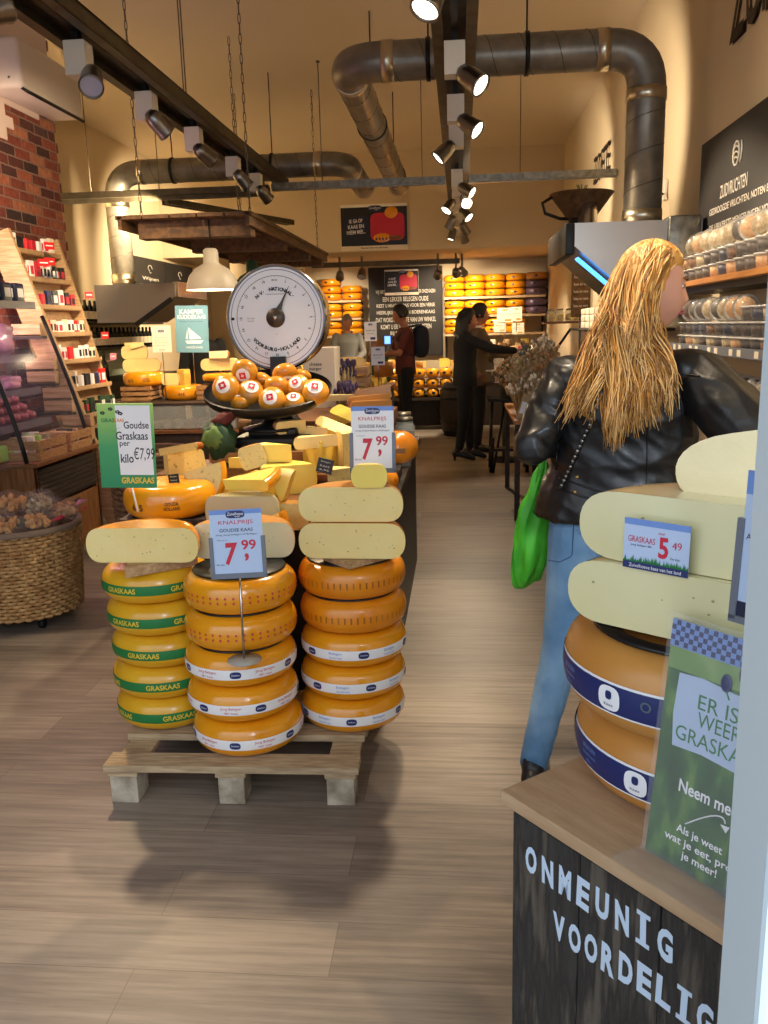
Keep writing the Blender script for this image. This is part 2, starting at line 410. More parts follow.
# ================================================================== structure
CZ = 4.15; XR = 1.6; XL = -4.8; YB = 16.6; YS = 14.0; XB = -3.2; YBE = 7.0
b = MB(); b.box(((XL+XR)/2, 7.6, -.05), (XR-XL+1.2, 18.4, .1)); struct('floor', b, ['floor'])
b = MB(); b.box(((XL+XR)/2, 7.1, CZ+.05), (XR-XL, 14.2, .1)); struct('ceiling', b, ['ceiling_paint'])
b = MB(); b.box(((XL+XR)/2, 15.4, 2.72), (XR-XL, 2.5, .08)); struct('trim_1', b, ['plaster']).__setitem__('label', 'low ceiling of the back room')
b = MB(); b.box((XR+.075, 8.6, CZ/2), (.15, 16.2, CZ)); struct('wall_right', b, ['plaster'])
b = MB(); b.box((XL-.075, 11.9, CZ/2), (.15, 9.7, CZ)); struct('wall_left', b, ['plaster'])
b = MB(); b.box(((XL+XR)/2, YB+.07, 1.4), (XR-XL, .14, 2.8)); struct('wall_back', b, ['plaster'])
b = MB(); b.box(((XL+XR)/2, YS+.08, (2.68+CZ)/2), (XR-XL, .16, CZ-2.68)); b.box((-3.1, YS+.08, 1.34), (1.2, .16, 2.68)); struct('wall_soffit', b, ['plaster'])
# brick wall with a toothed end, running toward the shop front
poly = [(.5, 0), (YBE, 0)]; z = 0; k = 0
while z < CZ-.01:
    e = YBE + (.02 if k % 2 else -.012) + rnd(-.008, .008); z2 = min(CZ, z+.075); poly += [(e, z), (e, z2)]; z = z2; k += 1
poly += [(.5, CZ)]
b = MB(); b.prism(poly, XB, XB-.3, 0, Matrix(((0,0,1,0),(1,0,0,0),(0,1,0,0),(0,0,0,1))))
struct('wall_brick', b, ['brick'])
b = MB(); b.box(((XL+XB-.3)/2, YBE-.3, CZ/2), (XB-.3-XL, .2, CZ)); struct('wall_return', b, ['plaster'])
# pale plaster skin left on the brick wall, with a stepped lower edge
pp = [(0,103),(38.5,121),(39,111),(58,119.5)]
pz = [at(x, y, X=XB+.01) for x, y in pp]
y_a = at(4, 103, X=XB+.01).y
poly = [(YBE-.03, CZ), (.5, CZ), (.5, 2.3)]
st = [at(0,137,X=XB+.01), at(6.5,139,X=XB+.01), at(7,127,X=XB+.01), at(13.5,131,X=XB+.01), at(13,118.5,X=XB+.01), at(5,115,X=XB+.01), at(4,103,X=XB+.01), at(38.5,121,X=XB+.01), at(39,111,X=XB+.01), at(58,119.5,X=XB+.01)]
zz = [st[0].z, st[0].z, st[2].z, st[2].z, st[4].z, st[4].z, st[6].z, st[6].z, st[8].z, st[8].z]
yy = [.5, (st[1].y+st[2].y)/2, (st[1].y+st[2].y)/2, (st[3].y+st[4].y)/2, (st[3].y+st[4].y)/2, (st[5].y+st[6].y)/2, (st[5].y+st[6].y)/2, (st[7].y+st[8].y)/2, (st[7].y+st[8].y)/2, YBE-.03]
poly = [(YBE-.03, CZ), (.5, CZ)] + list(zip(yy, zz))
b = MB(); b.prism(poly, XB, XB+.012, 0, Matrix(((0,0,1,0),(1,0,0,0),(0,1,0,0),(0,0,0,1)))); struct('trim_2', b, ['pinkish_plaster'])
# street front: wall above the opening and white door post
b = MB(); b.box(((XL+XR)/2-.0, .35, 3.45), (XR-XL, .2, 1.4)); struct('wall_front', b, ['plaster'])
b = MB(); b.box((.338, .60, 1.375), (.245, .09, 2.75), bev=.006); b.box((.322, .545, 1.375), (.1, .03, 2.75), bev=.004); struct('door_1', b, ['door_white'])
b = MB(); b.box((1.58, 8.6, .04), (.03, 16, .08)); struct('baseboard_right', b, ['dark_wood'])
# raised line letters on the right wall
def wall_letters(s, y0, z, hh, ww, mt, nm, lb):
    b = MB(); T = frame((XR-.02, y0, z), (0, -1, 0), (0, 0, 1)); b.text(s, (0, 0), hh, ww, 0, T, bold=.01)
    b.text(s, (0, 0), hh, ww, 0, frame((XR-.002, y0, z), (0, -1, 0), (0, 0, 1)), bold=.01)
    tag(b.build(nm, [mt]), lb, 'wall lettering')
wall_letters('ZUIVEL', 4.98, 3.28, .46, 1.25, 'dark_wood', 'wall_lettering', 'large dark letters cut off at the top right of the wall')
wall_letters('ZOETE', 10.3, 3.22, .3, 1.1, 'dark_wood', 'wall_lettering', 'smaller dark letters high on the right wall behind the round duct')
# ================================================================== ducts
def duct_path(pts, rad, nseg=8):
    "polyline with rounded corners"
    out = [Vector(pts[0])]
    for i in range(1, len(pts)-1):
        p, a, c = Vector(pts[i]), Vector(pts[i-1]), Vector(pts[i+1]); d1 = (a-p).normalized(); d2 = (c-p).normalized()
        for k in range(nseg+1):
            t = k/nseg; q1 = p+d1*rad; q2 = p+d2*rad
            out.append(q1*(1-t)**2 + p*2*t*(1-t) + q2*t*t)
    out.append(Vector(pts[-1])); return out
def ring(mb, p, d, r, wd, mt=0):
    p = Vector(p); d = Vector(d).normalized(); mb.tube([p-d*wd/2, p-d*wd/2+d*.001, p+d*wd/2-d*.001, p+d*wd/2], [r*.97, r, r, r*.97], 28, mt)
def make_duct(name, lb, pts, r, rad, clamps, seams):
    t = thing(name, lb, 'duct', pts[0])
    b = MB(); b.tube(duct_path(pts, rad), r, 28); b.build('pipe', ['duct_steel'], t)
    b = MB()
    for a, c, step in seams:      # spiral lock seams
        a = Vector(a); c = Vector(c); L = (c-a).length; d = (c-a)/L; n = int(L/step); x = d.orthogonal().normalized(); y = d.cross(x)
        b.tube([a + d*(L*i/(n*16)) + (x*math.cos(2*PI*i/16)+y*math.sin(2*PI*i/16))*(r+.001) for i in range(n*16+1)], .003, 4)
    b.build('spiral_seam', ['beam_steel'], t)
    for p, d, wd in clamps:
        b = MB(); ring(b, p, d, r+.006, wd); b.build('pipe_collar', ['duct_clamp'], t)
    return t
X1 = 1.235; Y1 = 6.2; Z1 = 3.24; X0 = -.76
dr = make_duct('ventilation_duct', 'thick round metal duct crossing under the ceiling and dropping to the right hood',
    [(X1, Y1, 2.13), (X1, Y1, Z1), (X0, Y1, Z1), (X0, 11.3, Z1)], .125, .26,
    [((X1, Y1, 2.19), (0,0,1), .08), ((X1, Y1, 2.95), (0,0,1), .08), ((.94, Y1, Z1), (1,0,0), .08), ((-.47, Y1, Z1), (1,0,0), .08), ((X0, 6.5, Z1), (0,1,0), .08)],
    [((X1, Y1, 2.25), (X1, Y1, 2.9), .19), ((.9, Y1, Z1), (-.42, Y1, Z1), .21), ((X0, 6.6, Z1), (X0, 11.2, Z1), .5)])
for p, d in (((-.2, Y1, Z1), (1,0,0)), ((.45, Y1, Z1), (1,0,0)), ((X0, 8.0, Z1), (0,1,0)), ((X0, 10.6, Z1), (0,1,0))):
    b = MB(); ring(b, p, d, .135, .03); b.tube([Vector(p)+Vector((0,0,.12)), (p[0], p[1], CZ)], .006, 6); b.build('hanger_strap', ['black_metal'], dr)
X2 = -3.76; Y2 = 9.6; Z2 = 3.22; X3 = -1.2
dl = make_duct('ventilation_duct', 'round metal duct on the left rising from the left hood and turning to the back',
    [(X2, Y2, 2.02), (X2, Y2, Z2), (X3, Y2, Z2), (X3, 11.3, Z2)], .125, .28,
    [((X2, Y2, 2.1), (0,0,1), .1), ((X2, Y2, 2.9), (0,0,1), .08), ((-3.45, Y2, Z2), (1,0,0), .06), ((-1.5, Y2, Z2), (1,0,0), .08), ((X3, 9.95, Z2), (0,1,0), .08)],
    [((X2, Y2, 2.2), (X2, Y2, 2.85), .2), ((-3.4, Y2, Z2), (-1.55, Y2, Z2), .22)])
for p, d in (((-3.1, Y2, Z2), (1,0,0)), ((-2.0, Y2, Z2), (1,0,0))):
    b = MB(); ring(b, p, d, .135, .03); b.tube([Vector(p)+Vector((0,0,.12)), (p[0], p[1], CZ)], .006, 6); b.build('hanger_strap', ['black_metal'], dl)
for d_, x_, z_ in ((dr, X0, Z1), (dl, X3, Z2)):
    b = MB(); b.lathe([(.05, 0), (.10, .01), (.135, .0), (.135, -.03), (.125, -.04)], 28, 0, frame((x_, 11.3, z_), (1, 0, 0), (0, 0, -1))); b.build('outlet_ring', ['duct_clamp'], d_)
# ================================================================== hoods
t = thing('extractor_hood', 'grey metal extractor hood over the right counter with a blue lit edge', 'hood', (1.1, 6.4, 1.7))
XZ = lambda y0, y1: Matrix(((1,0,0,0),(0,0,1,0),(0,1,0,0),(0,0,0,1)))
b = MB(); b.prism([(.75, 2.13), (.75, 1.985), (1.1, 1.69), (1.56, 1.69), (1.56, 2.13)], 5.9, 7.0, 0, XZ(0, 0)); b.build('hood_body', ['stainless'], t)
b = MB(); b.box((.72, 6.45, 2.03), (.06, 1.12, .2), bev=.008); b.build('front_lip', ['black_metal'], t)
b = MB(); b.box((.915, 6.0, 1.80), (.36, .12, .012), 0, rot=(0, math.radians(40), 0)); b.build('lamp_strip', ['led_blue'], t)
b = MB(); b.box((1.44, 6.3, 1.9), (.2, .9, .5), bev=.01); b.build('wall_box', ['galv'], t)
t = thing('extractor_hood', 'grey metal extractor hood over the left counter under the vertical duct', 'hood', (-3.5, 9.6, 1.6))
b = MB(); b.prism([(-3.05, 2.02), (-3.05, 1.88), (-3.5, 1.62), (-3.94, 1.62), (-3.94, 2.02)], 9.2, 10.2, 0, XZ(0, 0)); b.build('hood_body', ['stainless'], t)
b = MB(); b.box((-3.02, 9.7, 1.95), (.04, 1.05, .16), bev=.006); b.build('front_lip', ['chrome'], t)
b = MB(); b.box((-3.3, 9.19, 1.72), (.5, .02, .05), 0, rot=(0, math.radians(-32), 0)); b.build('edge_trim', ['black_metal'], t)
# ================================================================== track beams
BZ = 3.0
def beam(name, lb, p0, p1, wd, ht, mt='beam_steel', lips=True):
    p0 = Vector(p0); p1 = Vector(p1); d = (p1-p0); L = d.length; T = frame((p0+p1)/2, d, Vector((0,0,1)).cross(d))
    t = thing(name, lb, 'ceiling beam', (p0+p1)/2 )
    b = MB(); b.box((0, 0, ht/2), (L, wd, .012), 0, M=T)
    if lips:
        b.box((0, wd/2, ht/2-.02), (L, .012, .06), 0, M=T); b.box((0, -wd/2, ht/2-.02), (L, .012, .06), 0, M=T)
        b.box((0, 0, .03), (L, .05, ht-.02), 0, M=T); b.box((0, wd/2-.02, ht/2-.046), (L, .04, .008), 0, M=T); b.box((0, -wd/2+.02, ht/2-.046), (L, .04, .008), 0, M=T)
    b.build('channel', [mt], t); return t
def rod(p, z1, lb, nm='suspension_rod', r=.005, g='ceiling rods'):
    b = MB(); b.tube([p, (p[0], p[1], z1)], r, 6); b.lathe([(0, 0), (.02, 0), (.02, -.015), (0, -.015)], 10, 0, TM((p[0], p[1], z1)))
    tag(b.build(nm, ['cord']), lb, 'rod', g)
def track(name, lb, xc, y0, y1, wd, zb=BZ):
    t = thing(name, lb, 'lighting track', (xc, (y0+y1)/2, zb))
    b = MB(); L = y1-y0; yc = (y0+y1)/2
    b.box((xc, yc, zb+.10), (wd, L, .012)); b.box((xc-wd/2+.006, yc, zb+.06), (.012, L, .09)); b.box((xc+wd/2-.006, yc, zb+.06), (.012, L, .09))
    b.box((xc-wd/2+.03, yc, zb+.018), (.06, L, .008)); b.box((xc+wd/2-.03, yc, zb+.018), (.06, L, .008))
    b.build('channel', ['beam_steel'], t)
    b = MB(); b.box((xc, yc, zb+.075), (.036, L, .035)); b.build('power_rail', ['black_metal'], t)
    return t
ct = track('lighting_track', 'long dark central lighting track running to the back of the shop', -.02, .5, 15.4, .24)
lt = track('lighting_track', 'dark lighting track on the left running above the cheese stacks', -2.0, .5, 9.75, .28)
beam('cross_beam', 'shiny flat cross beam left of the central track', (-1.95, 9.3, 2.93), (-.14, 9.3, 2.93), .12, .1, 'galv')
beam('cross_beam', 'shiny flat cross beam right of the central track ending behind the duct', (.1, 9.3, 2.93), (1.58, 9.3, 2.93), .12, .1, 'galv')
beam('cross_beam', 'dark heavy cross beam at left in front of the vertical duct', (-4.25, 9.1, 2.87), (-1.95, 9.1, 2.87), .14, .13, 'beam_steel')
beam('cross_beam', 'dark lighting rail crossing the opening of the back room', (-2.45, 14.6, 2.5), (.0, 14.6, 2.5), .1, .1, 'beam_steel')
beam('cross_beam', 'short slanting dark beam between the left duct and the wooden canopy', (-3.1, 9.3, 2.84), (-2.2, 11.5, 2.84), .12, .08, 'beam_steel')
RL = ['near the middle of the left track', 'to the shiny cross beam right of the left track end', 'to the right shiny cross beam before the right duct', 'to the dark cross beam at the far left', 'to the shiny cross beam just left of the central track', 'on the wall side of the left track', 'to the dark cross beam above the wooden canopy']
for p in ((-1.9, 6.3, 3.1), (-1.42, 9.3, 2.98), (.62, 9.3, 2.98), (-3.75, 8.9, 2.93), (-.38, 9.3, 2.98), (-2.1, 6.9, 3.1), (-3.1, 9.1, 2.93)):
    rod(p, CZ, 'thin rod from the ceiling ' + RL.pop(0))
# spot fixtures: white ballast box + turnable metal head with a lit face
def make_spot(lit):
    t = thing('track_spotlight', 'x', 'spotlight')
    b = MB(); b.box((0, 0, -.03), (.03, .05, .07)); b.build('adapter', ['black_metal'], t)
    b = MB(); b.box((0, 0, -.15), (.115, .115, .17), bev=.004); b.build('ballast_box', ['white_plastic'], t)
    return t
def add_head(t, base, aim, lit, r=.06, L=.17):
    base = Vector(base); d = (Vector(aim)-base).normalized(); q = d.to_track_quat('Z', 'Y').to_matrix().to_4x4()
    T = Matrix.Translation(base) @ q
    b = MB(); b.lathe([(0, -L*.5), (r*.45, -L*.5), (r*.8, -L*.36), (r*.95, -L*.1), (r, L*.35), (r*1.08, L*.42), (r*1.08, L*.5), (r*.96, L*.5), (r*.9, L*.4)], 24, 0, T); b.build('lamp_head', ['steel'], t)
    b = MB(); b.lathe([(0, L*.44), (r*.98, L*.44)], 24, 0, T); b.build('lamp_face', ['lamp_glow' if lit else 'lamp_off'], t)
    return base + d*(L*.5+.02), d
spot_src = {}
def spot(x, y, side, aim, lit=1, z=BZ+.06, power=None, label='', group='track spotlights', angle=62, boxes=True):
    t = thing('track_spotlight', label, 'spotlight', (x, y, z), 0, group)
    b = MB(); b.box((x, y, z-.02), (.03, .06, .06)); b.build('adapter', ['black_metal'], t)
    if boxes:
        b = MB(); b.box((x, y, z-.14), (.115, .115, .17), bev=.004); b.build('ballast_box', ['white_plastic'], t)
    hb = (x+side*.085, y-.06, z-.25)
    b = MB(); b.tube([(x+side*.05, y, z-.2), (x+side*.11, y, z-.23), hb], .008, 8); b.build('arm', ['steel'], t)
    p, d = add_head(t, hb, aim, lit)
    if lit: light('spot_light', 'SPOT', p, power or SPOT_W, WARM, aim=p+d, size=.05, angle=angle)
    return t
# ================================================================== cheese makers
def wheel_r(z, h, R, a): return R - a + a*max(0, 1-abs(2*z/h)**2.3)**(1/2.3)
def wheel_mesh(h, R, a=.05, n=56):
    pr = [(0, -h/2), (R-a-.02, -h/2)]
    for i in range(15):
        th = -PI/2 + PI*i/14; z = h/2*math.sin(th)
        pr.append((wheel_r(z, h, R, a), z))
    return pr + [(R-a-.02, h/2+.001), (0, h/2+.002)]
def band(mb, R, h, a, z0, z1, mt, off=.0008, n=72, a0=0, a1=2*PI):
    pr = [(wheel_r(z0+(z1-z0)*i/4, h, R, a)+off, z0+(z1-z0)*i/4) for i in range(5)]
    mb.lathe(pr, n, mt, None, True, a0, a1)
def wrap(R, h, a, ang, off=.0016):
    def f(x, y, z):
        r = wheel_r(y, h, R, a)+off; t = ang + x/R
        return (r*math.cos(t), r*math.sin(t), y)
    return f
def oval(mb, cx, cy, w, hh, mt, fn, n=20, z=0):
    vs = [fn(cx, cy, z)] + [fn(cx+w/2*math.copysign(abs(math.cos(2*PI*i/n))**.7, math.cos(2*PI*i/n)), cy+hh/2*math.copysign(abs(math.sin(2*PI*i/n))**.7, math.sin(2*PI*i/n)), z) for i in range(n)]
    mb.add(vs, [(0, i+1, (i+1) % n+1) for i in range(n)], mt)
def whole_wheel(kind, h=.117, R=.185, a=.055, rind='rind', name='cheese_wheel'):
    t = thing(name, 'x', 'cheese')
    b = MB(); b.lathe(wheel_mesh(h, R, a), 56, 0)
    if kind == 'grass':
        b.build('rind', ['rind_yellow'], t, world=False)
        b = MB(); band(b, R, h, a, -.018, .016, 0)
        for k in range(5): b.text('GRASKAAS', (0, -.001), .019, .115, 1, None, bold=.025, fn=wrap(R, h, a, k*2*PI/5))
        b.build('label_band', ['dgreen', 'gold_text'], t, world=False)
    elif kind == 'dots':
        for k in range(46):
            f = wrap(R, h, a, k*2*PI/46)
            for y in (-.008, .008): oval(b, 0, y, .007, .008, 1, f, 8)
        b.build('rind', ['rind', 'red'], t, world=False)
    elif kind == 'ticks':
        for k in range(54):
            f = wrap(R, h, a, k*2*PI/54)
            b.add([f(-.0025, -.012, 0), f(.0025, -.012, 0), f(.0025, .010, 0), f(-.0025, .010, 0)], [(0,1,2,3)], 1)
        b.build('rind', ['rind_deep', 'rind_brown'], t, world=False)
    elif kind in ('white_red', 'white_blue'):
        b.build('rind', ['rind'], t, world=False)
        b = MB(); band(b, R, h, a, -.020, .014, 0)
        for k in range(6):
            oval(b, 0, -.003, .036, .023, 1, wrap(R, h, a, k*2*PI/6), z=0)
            b.text('Zuivelhoeve', (0, -.002), .006, .026, 3, None, shear=.2, fn=wrap(R, h, a, k*2*PI/6, .0024))
            f = wrap(R, h, a, (k+.5)*2*PI/6); red = kind == 'white_red'
            b.text('Jong Belegen' if red else 'Belegen', (0, .003), .011, .068 if red else .045, 2, None, fn=f); b.text('48+ kaas' if red else 'Goudse kaas', (0, -.011), .007, .045, 2, None, fn=f)
        b.build('label_band', ['paper', 'navy', 'red' if kind == 'white_red' else 'sky_blue', 'white_text'], t, world=False)
    elif kind == 'navy':
        b.build('rind', [rind], t, world=False)
        b = MB(); band(b, R, h, a, -.027, .018, 1, .0006); band(b, R, h, a, -.024, .015, 0, .0012)
        for k in range(6):
            f = wrap(R, h, a, k*2*PI/6); oval(b, 0, -.004, .034, .034, 1, wrap(R, h, a, k*2*PI/6, .0022))
            f2 = wrap(R, h, a, k*2*PI/6, .003); oval(b, 0, .001, .010, .012, 0, f2, 10); b.text('kaas', (0, -.012), .004, .014, 0, None, fn=f2)
            f3 = wrap(R, h, a, (k+.5)*2*PI/6, .002); b.text('BELEGEN', (.006, .006), .006, .034, 2, None, fn=f3); b.text('zuivelhoeve', (.006, -.004), .005, .036, 2, None, fn=f3); b.text('48+', (.006, -.014), .005, .016, 2, None, fn=f3)
            f4 = wrap(R, h, a, (k+.27)*2*PI/6, .002); b.text('o', (0, 0), .014, None, 3, None, fn=f4)
        b.build('label_band', ['navy', 'white_text', 'sky_blue', 'grey_text'], t, world=False)
    else:
        b.build('rind', [rind], t, world=False)
    return t
def half_wheel(T, name, label, R=.18, h=.115, rind='rind', paste='paste', a=.045, holes=10, frac=PI, group=None, cat='cheese', rnd_amt=1.0, loc=None):
    "half wheel: cut face in the local XZ plane looking along -Y, body toward +Y, base on z=0"
    t = thing(name, label, cat, T.translation, 0, group)
    pr = [(0, 0), (R-a-.02, 0)] + [(wheel_r(h/2*math.sin(-PI/2+PI*i/14), h, R, a), h/2+h/2*math.sin(-PI/2+PI*i/14)) for i in range(15)] + [(R-a-.02, h), (0, h)]
    b = MB(); b.lathe(pr, 36, 0, T, True, (PI-frac)/2 if frac != PI else 0, (PI+frac)/2 if frac != PI else PI); b.build('rind', [rind], t)
    b = MB()
    for sgn, ang in ((1, (PI-frac)/2 if frac != PI else 0), (-1, (PI+frac)/2 if frac != PI else PI)):
        pts = [(r*math.cos(ang), r*math.sin(ang)-.0005, z) for r, z in pr]
        b.add(pts if sgn == 1 else pts[::-1], [tuple(range(len(pts)))], 0, False, T)
    rr = random.Random(int(R*1000+T.translation.x*777))
    for i in range(holes):
        x = rr.uniform(-R*.85, R*.85); z = rr.uniform(.02, h-.02); q = rr.uniform(.0012, .003)
        if frac == PI: b.add([(x+q*math.cos(k*PI/3), -.0012, z+q*.8*math.sin(k*PI/3)) for k in range(6)], [(0,1,2,3,4,5)], 1, False, T)
    b.build('cut_face', [paste, 'hole'], t); return t
def wedge(T, name, label, r=.14, ang=50, h=.07, rind='rind', paste='paste_yellow', group=None, bulge=.012, top=1):
    "wedge of cheese: point at local origin, rind on the arc, base z=0"
    t = thing(name, label, 'cheese', T.translation, 0, group); A = math.radians(ang); n = 12
    b = MB(); pr = [(r-bulge*1.4, 0), (r-bulge*.4, h*.08), (r, h*.3), (r+bulge*.2, h*.5), (r, h*.7), (r-bulge*.4, h*.92), (r-bulge*1.4, h)]
    b.lathe(pr, n, 0, T, True, -A/2, A/2)
    b.add([(0, 0, 0)]+[((r-bulge*1.4)*math.cos(-A/2+A*i/n), (r-bulge*1.4)*math.sin(-A/2+A*i/n), 0) for i in range(n+1)], [tuple(range(n+2))[::-1]], top, False, T)
    b.add([(0, 0, h)]+[((r-bulge*1.4)*math.cos(-A/2+A*i/n), (r-bulge*1.4)*math.sin(-A/2+A*i/n), h) for i in range(n+1)], [tuple(range(n+2))], top, False, T)
    b.build('rind', [rind, paste], t); b = MB()
    for s_ in (-1, 1):
        e = 0.0006*s_; c, s = math.cos(s_*A/2), math.sin(s_*A/2); nx, ny = -s*e, c*e
        pts = [(nx, ny, .001)] + [(q*c+nx, q*s+ny, z) for q, z in pr] + [(nx, ny, h-.001)]
        b.add(pts, [tuple(range(len(pts)))], 0, False, T)
    b.build('cut_face', [paste], t); return t
# ================================================================== pallet
t = thing('pallet', 'small wooden pallet on the floor under the three cheese stacks', 'pallet', (-.75, 2.72, 0), .02)
PM = TM((-.75, 2.72, 0), (0, 0, .02))
for y in (-.25, -.03, .25):
    b = MB(); b.box((0, y, .127), (.83, .09, .024), 0, .002, M=PM); b.build('deck_board', ['pallet_wood'], t)
for x in (-.355, 0, .355):
    b = MB(); b.box((x, 0, .106), (.1, .58, .018), 0, .002, M=PM); b.build('stringer', ['pallet_wood'], t)
    for y in (-.235, .235):
        b = MB(); b.box((x, y, .049), (.09 if x else .085, .1, .096), 0, .003, M=PM); b.build('block', ['block_wood'], t)
src = {k: whole_wheel(k) for k in ('grass', 'dots', 'ticks', 'white_red', 'white_blue')}
src['plain'] = whole_wheel('plain')
used = set()
def put_wheel(kind, loc, rz, label, group=None, sc=None, rx=0, ry=0):
    if kind not in used:
        o = src[kind]; used.add(kind); o.location = loc; o.rotation_euler = (rx, ry, rz); o['label'] = label
        if group: o['group'] = group
        if sc: o.scale = sc if isinstance(sc, tuple) else (sc,)*3
        return o
    return copy_tree(src[kind], loc, (rx, ry, rz), label, group, sc=sc)
ordn = ['lowest', 'second from the bottom', 'middle', 'second from the top', 'topmost']
hw = .119; PZ = .139
face = -PI/2
for i in range(5):
    dx = [-.0, -.004, .002, -.006, -.014][i]
    put_wheel('grass', (-1.065+dx, 2.815, PZ+.0595+i*.115), face + [.55, .25, -.12, -.35, -.3][i]+rnd(-.05,.05), 'green banded yellow cheese wheel, %s whole wheel of the left pallet stack' % ordn[i], 'green banded wheels of the left stack', sc=(1, 1, .98))
    k = 'dots' if i > 2 else 'white_red'; h_ = .121
    put_wheel(k, (-.728+[0,-.012,-.012,-.004,.0][i], 2.64, PZ+.0595+i*h_), face+[.0, .55, .15, .3, 0][i], ('orange cheese wheel dotted with red, %s wheel of the centre stack' if i > 2 else 'orange wheel with white label band, %s of the centre stack') % ordn[i], 'wheels of the centre pallet stack')
    k = 'ticks' if i > 2 else 'white_blue'
    put_wheel(k, (-.392+[0,.006,.012,.014,.013][i], 2.82, PZ+.0595+i*.119), face+[.1, .45, .3, .2, .5][i], ('deep orange wheel with small upright ticks, %s of the right pallet stack' if i > 2 else 'orange wheel with white and blue band, %s of the right stack') % ordn[i], 'wheels of the right pallet stack')
# dark plastic lids between some wheels
for i, (x, y, z, m_, lb) in enumerate(((-.735, 2.64, PZ+.121*3-.002, 'black_plastic', 'thin dark disc between the third and fourth wheel of the centre stack'), (-.732, 2.64, PZ+.121*4-.002, 'black_plastic', 'thin dark disc under the top wheel of the centre stack'), (-.728, 2.64, PZ+.121*5-.001, 'black_plastic', 'dark disc on top of the centre stack under the cut cheese'), (-.38, 2.82, PZ+.119*4-.002, 'black_plastic', 'thin dark disc under the top wheel of the right stack'), (-.38, 2.82, PZ+.119*5-.001, 'black_plastic', 'dark disc on top of the right stack under the half wheels'))):
    b = MB(); b.lathe([(0, -.002), (.15, -.002), (.152, 0), (.15, .004), (0, .004)], 40, 0, TM((x, y, z))); tag(b.build('spacer_disc', [m_]), lb, 'disc', 'dark discs between the wheels')
# small cheese board wedges poking out under the half wheels
zl = PZ+5*.115+.002
b = MB(); b.prism([(-.08, -.02), (.13, .12), (.0, .2), (-.10, .1)], 0, .035, 0, TM((-1.02, 2.62, zl), (0, 0, .1))); tag(b.build('wooden_board', ['pine']), 'small wooden block poking out under the left half cheese', 'board')
zr = PZ+5*.119+.004
b = MB(); b.prism([(-.02, 0), (.12, .14), (.0, .26), (-.12, .12)], 0, .022, 0, TM((-.34, 2.62, zr), (0, 0, .05))); tag(b.build('wooden_board', ['pine']), 'wooden board with its corner poking out under the right half cheeses', 'board')
half_wheel(TM((-1.058, 2.655, zl+.036), (0, 0, .0)), 'half_cheese_wheel', 'big half cheese with pale cut face on the left pallet stack', .192, .118, 'rind', 'paste', .05, 16)
half_wheel(TM((-.356, 2.665, zr+.024), (0, 0, -.04)), 'half_cheese_wheel', 'lower of the two half cheeses on the right pallet stack', .176, .118, 'rind_deep', 'paste', .055, 16)
half_wheel(TM((-.358, 2.68, zr+.144), (0, 0, -.02)), 'half_cheese_wheel', 'upper of the two half cheeses on the right pallet stack', .172, .115, 'rind_dull', 'paste', .055, 12)
# little round-shouldered young cheese in front of the right price sign
T = TM((-.292, 2.66, zr+.26), (0, 0, 0))
half_wheel(T, 'cut_cheese', 'small bright yellow cut cheese in front of the right price sign', .058, .075, 'paste_yellow', 'paste_yellow', .026, 0)
# centre: halves behind the price sign
zc = PZ+5*.121+.005
half_wheel(TM((-.735, 2.72, zc), (0, 0, .06)), 'half_cheese_wheel', 'half cheese with small holes on the centre stack behind the price sign', .178, .122, 'rind_dull', 'paste_pale', .05, 22)
# ================================================================== display table behind the pallet
t = thing('display_table', 'long dark display table behind the pallet heaped with cut cheese', 'table', (-.85, 4.2, 0))
b = MB(); b.box((-.78, 4.25, .79), (1.04, 2.4, .04), bev=.004); b.build('tabletop', ['dark_wood'], t)
b = MB(); b.box((-.78, 4.25, .385), (.98, 2.3, .77)); b.build('base_panel', ['black_metal'], t)
TZ = .81
# stepped crates that carry the heap
def crate(c, sz, rz, lb, mt='crate', gr=None, n=3, open_=True, cat='crate', name='wooden_crate'):
    x, y, z = sz; t = thing(name, lb, cat, c, rz, gr); T = TM(c, (0, 0, rz)); g = z*.12; sh = (z-g*(n-1))/n
    b = MB(); b.box((0, 0, .005), (x, y, .01), 0, M=T)
    for i in range(n):
        zz = sh/2+i*(sh+g)
        b.box((0, -y/2+.005, zz), (x, .01, sh), 0, .001, M=T); b.box((0, y/2-.005, zz), (x, .01, sh), 0, .001, M=T)
        b.box((-x/2+.005, 0, zz), (.01, y-.02, sh), 0, M=T); b.box((x/2-.005, 0, zz), (.01, y-.02, sh), 0, M=T)
    b.build('slats', [mt], t); b = MB()
    for sx in (-1, 1):
        for sy in (-1, 1): b.box((sx*(x/2-.02), sy*(y/2-.02), z/2), (.02, .02, z), 0, M=T)
    if not open_: b.box((0, 0, z-.006), (x-.02, y-.02, .01), 0, M=T)
    b.build('corner_posts', [mt], t); return t
crate((-.83, 3.78, TZ), (.52, .40, .175), 0, 'brown wooden box under the black base of the scale', 'crate', open_=False)
crate((-.50, 3.62, TZ), (.24, .50, .11), 0, 'low wooden crate under the cheese blocks beside the scale', 'oak', open_=False)
crate((-1.19, 3.62, TZ), (.18, .40, .11), 0, 'low wooden crate on the table left of the scale box', 'oak', open_=False)
crate((-.60, 4.4, TZ), (.5, .7, .255), 0, 'wooden crate on the far half of the display table', 'oak', open_=False)
crate((-.72, 3.25, TZ), (.40, .26, .055), 0, 'shallow wooden tray at the near end of the display table', 'oak', open_=False)
put_wheel('plain', (-1.13, 3.17, TZ+.064), .3, 'orange cheese wheel with dark stamped letters at the near table corner', sc=(.96, .96, 1.08))
b = MB()
def wr(ang): return wrap(.178, .126, .055, ang, .002)
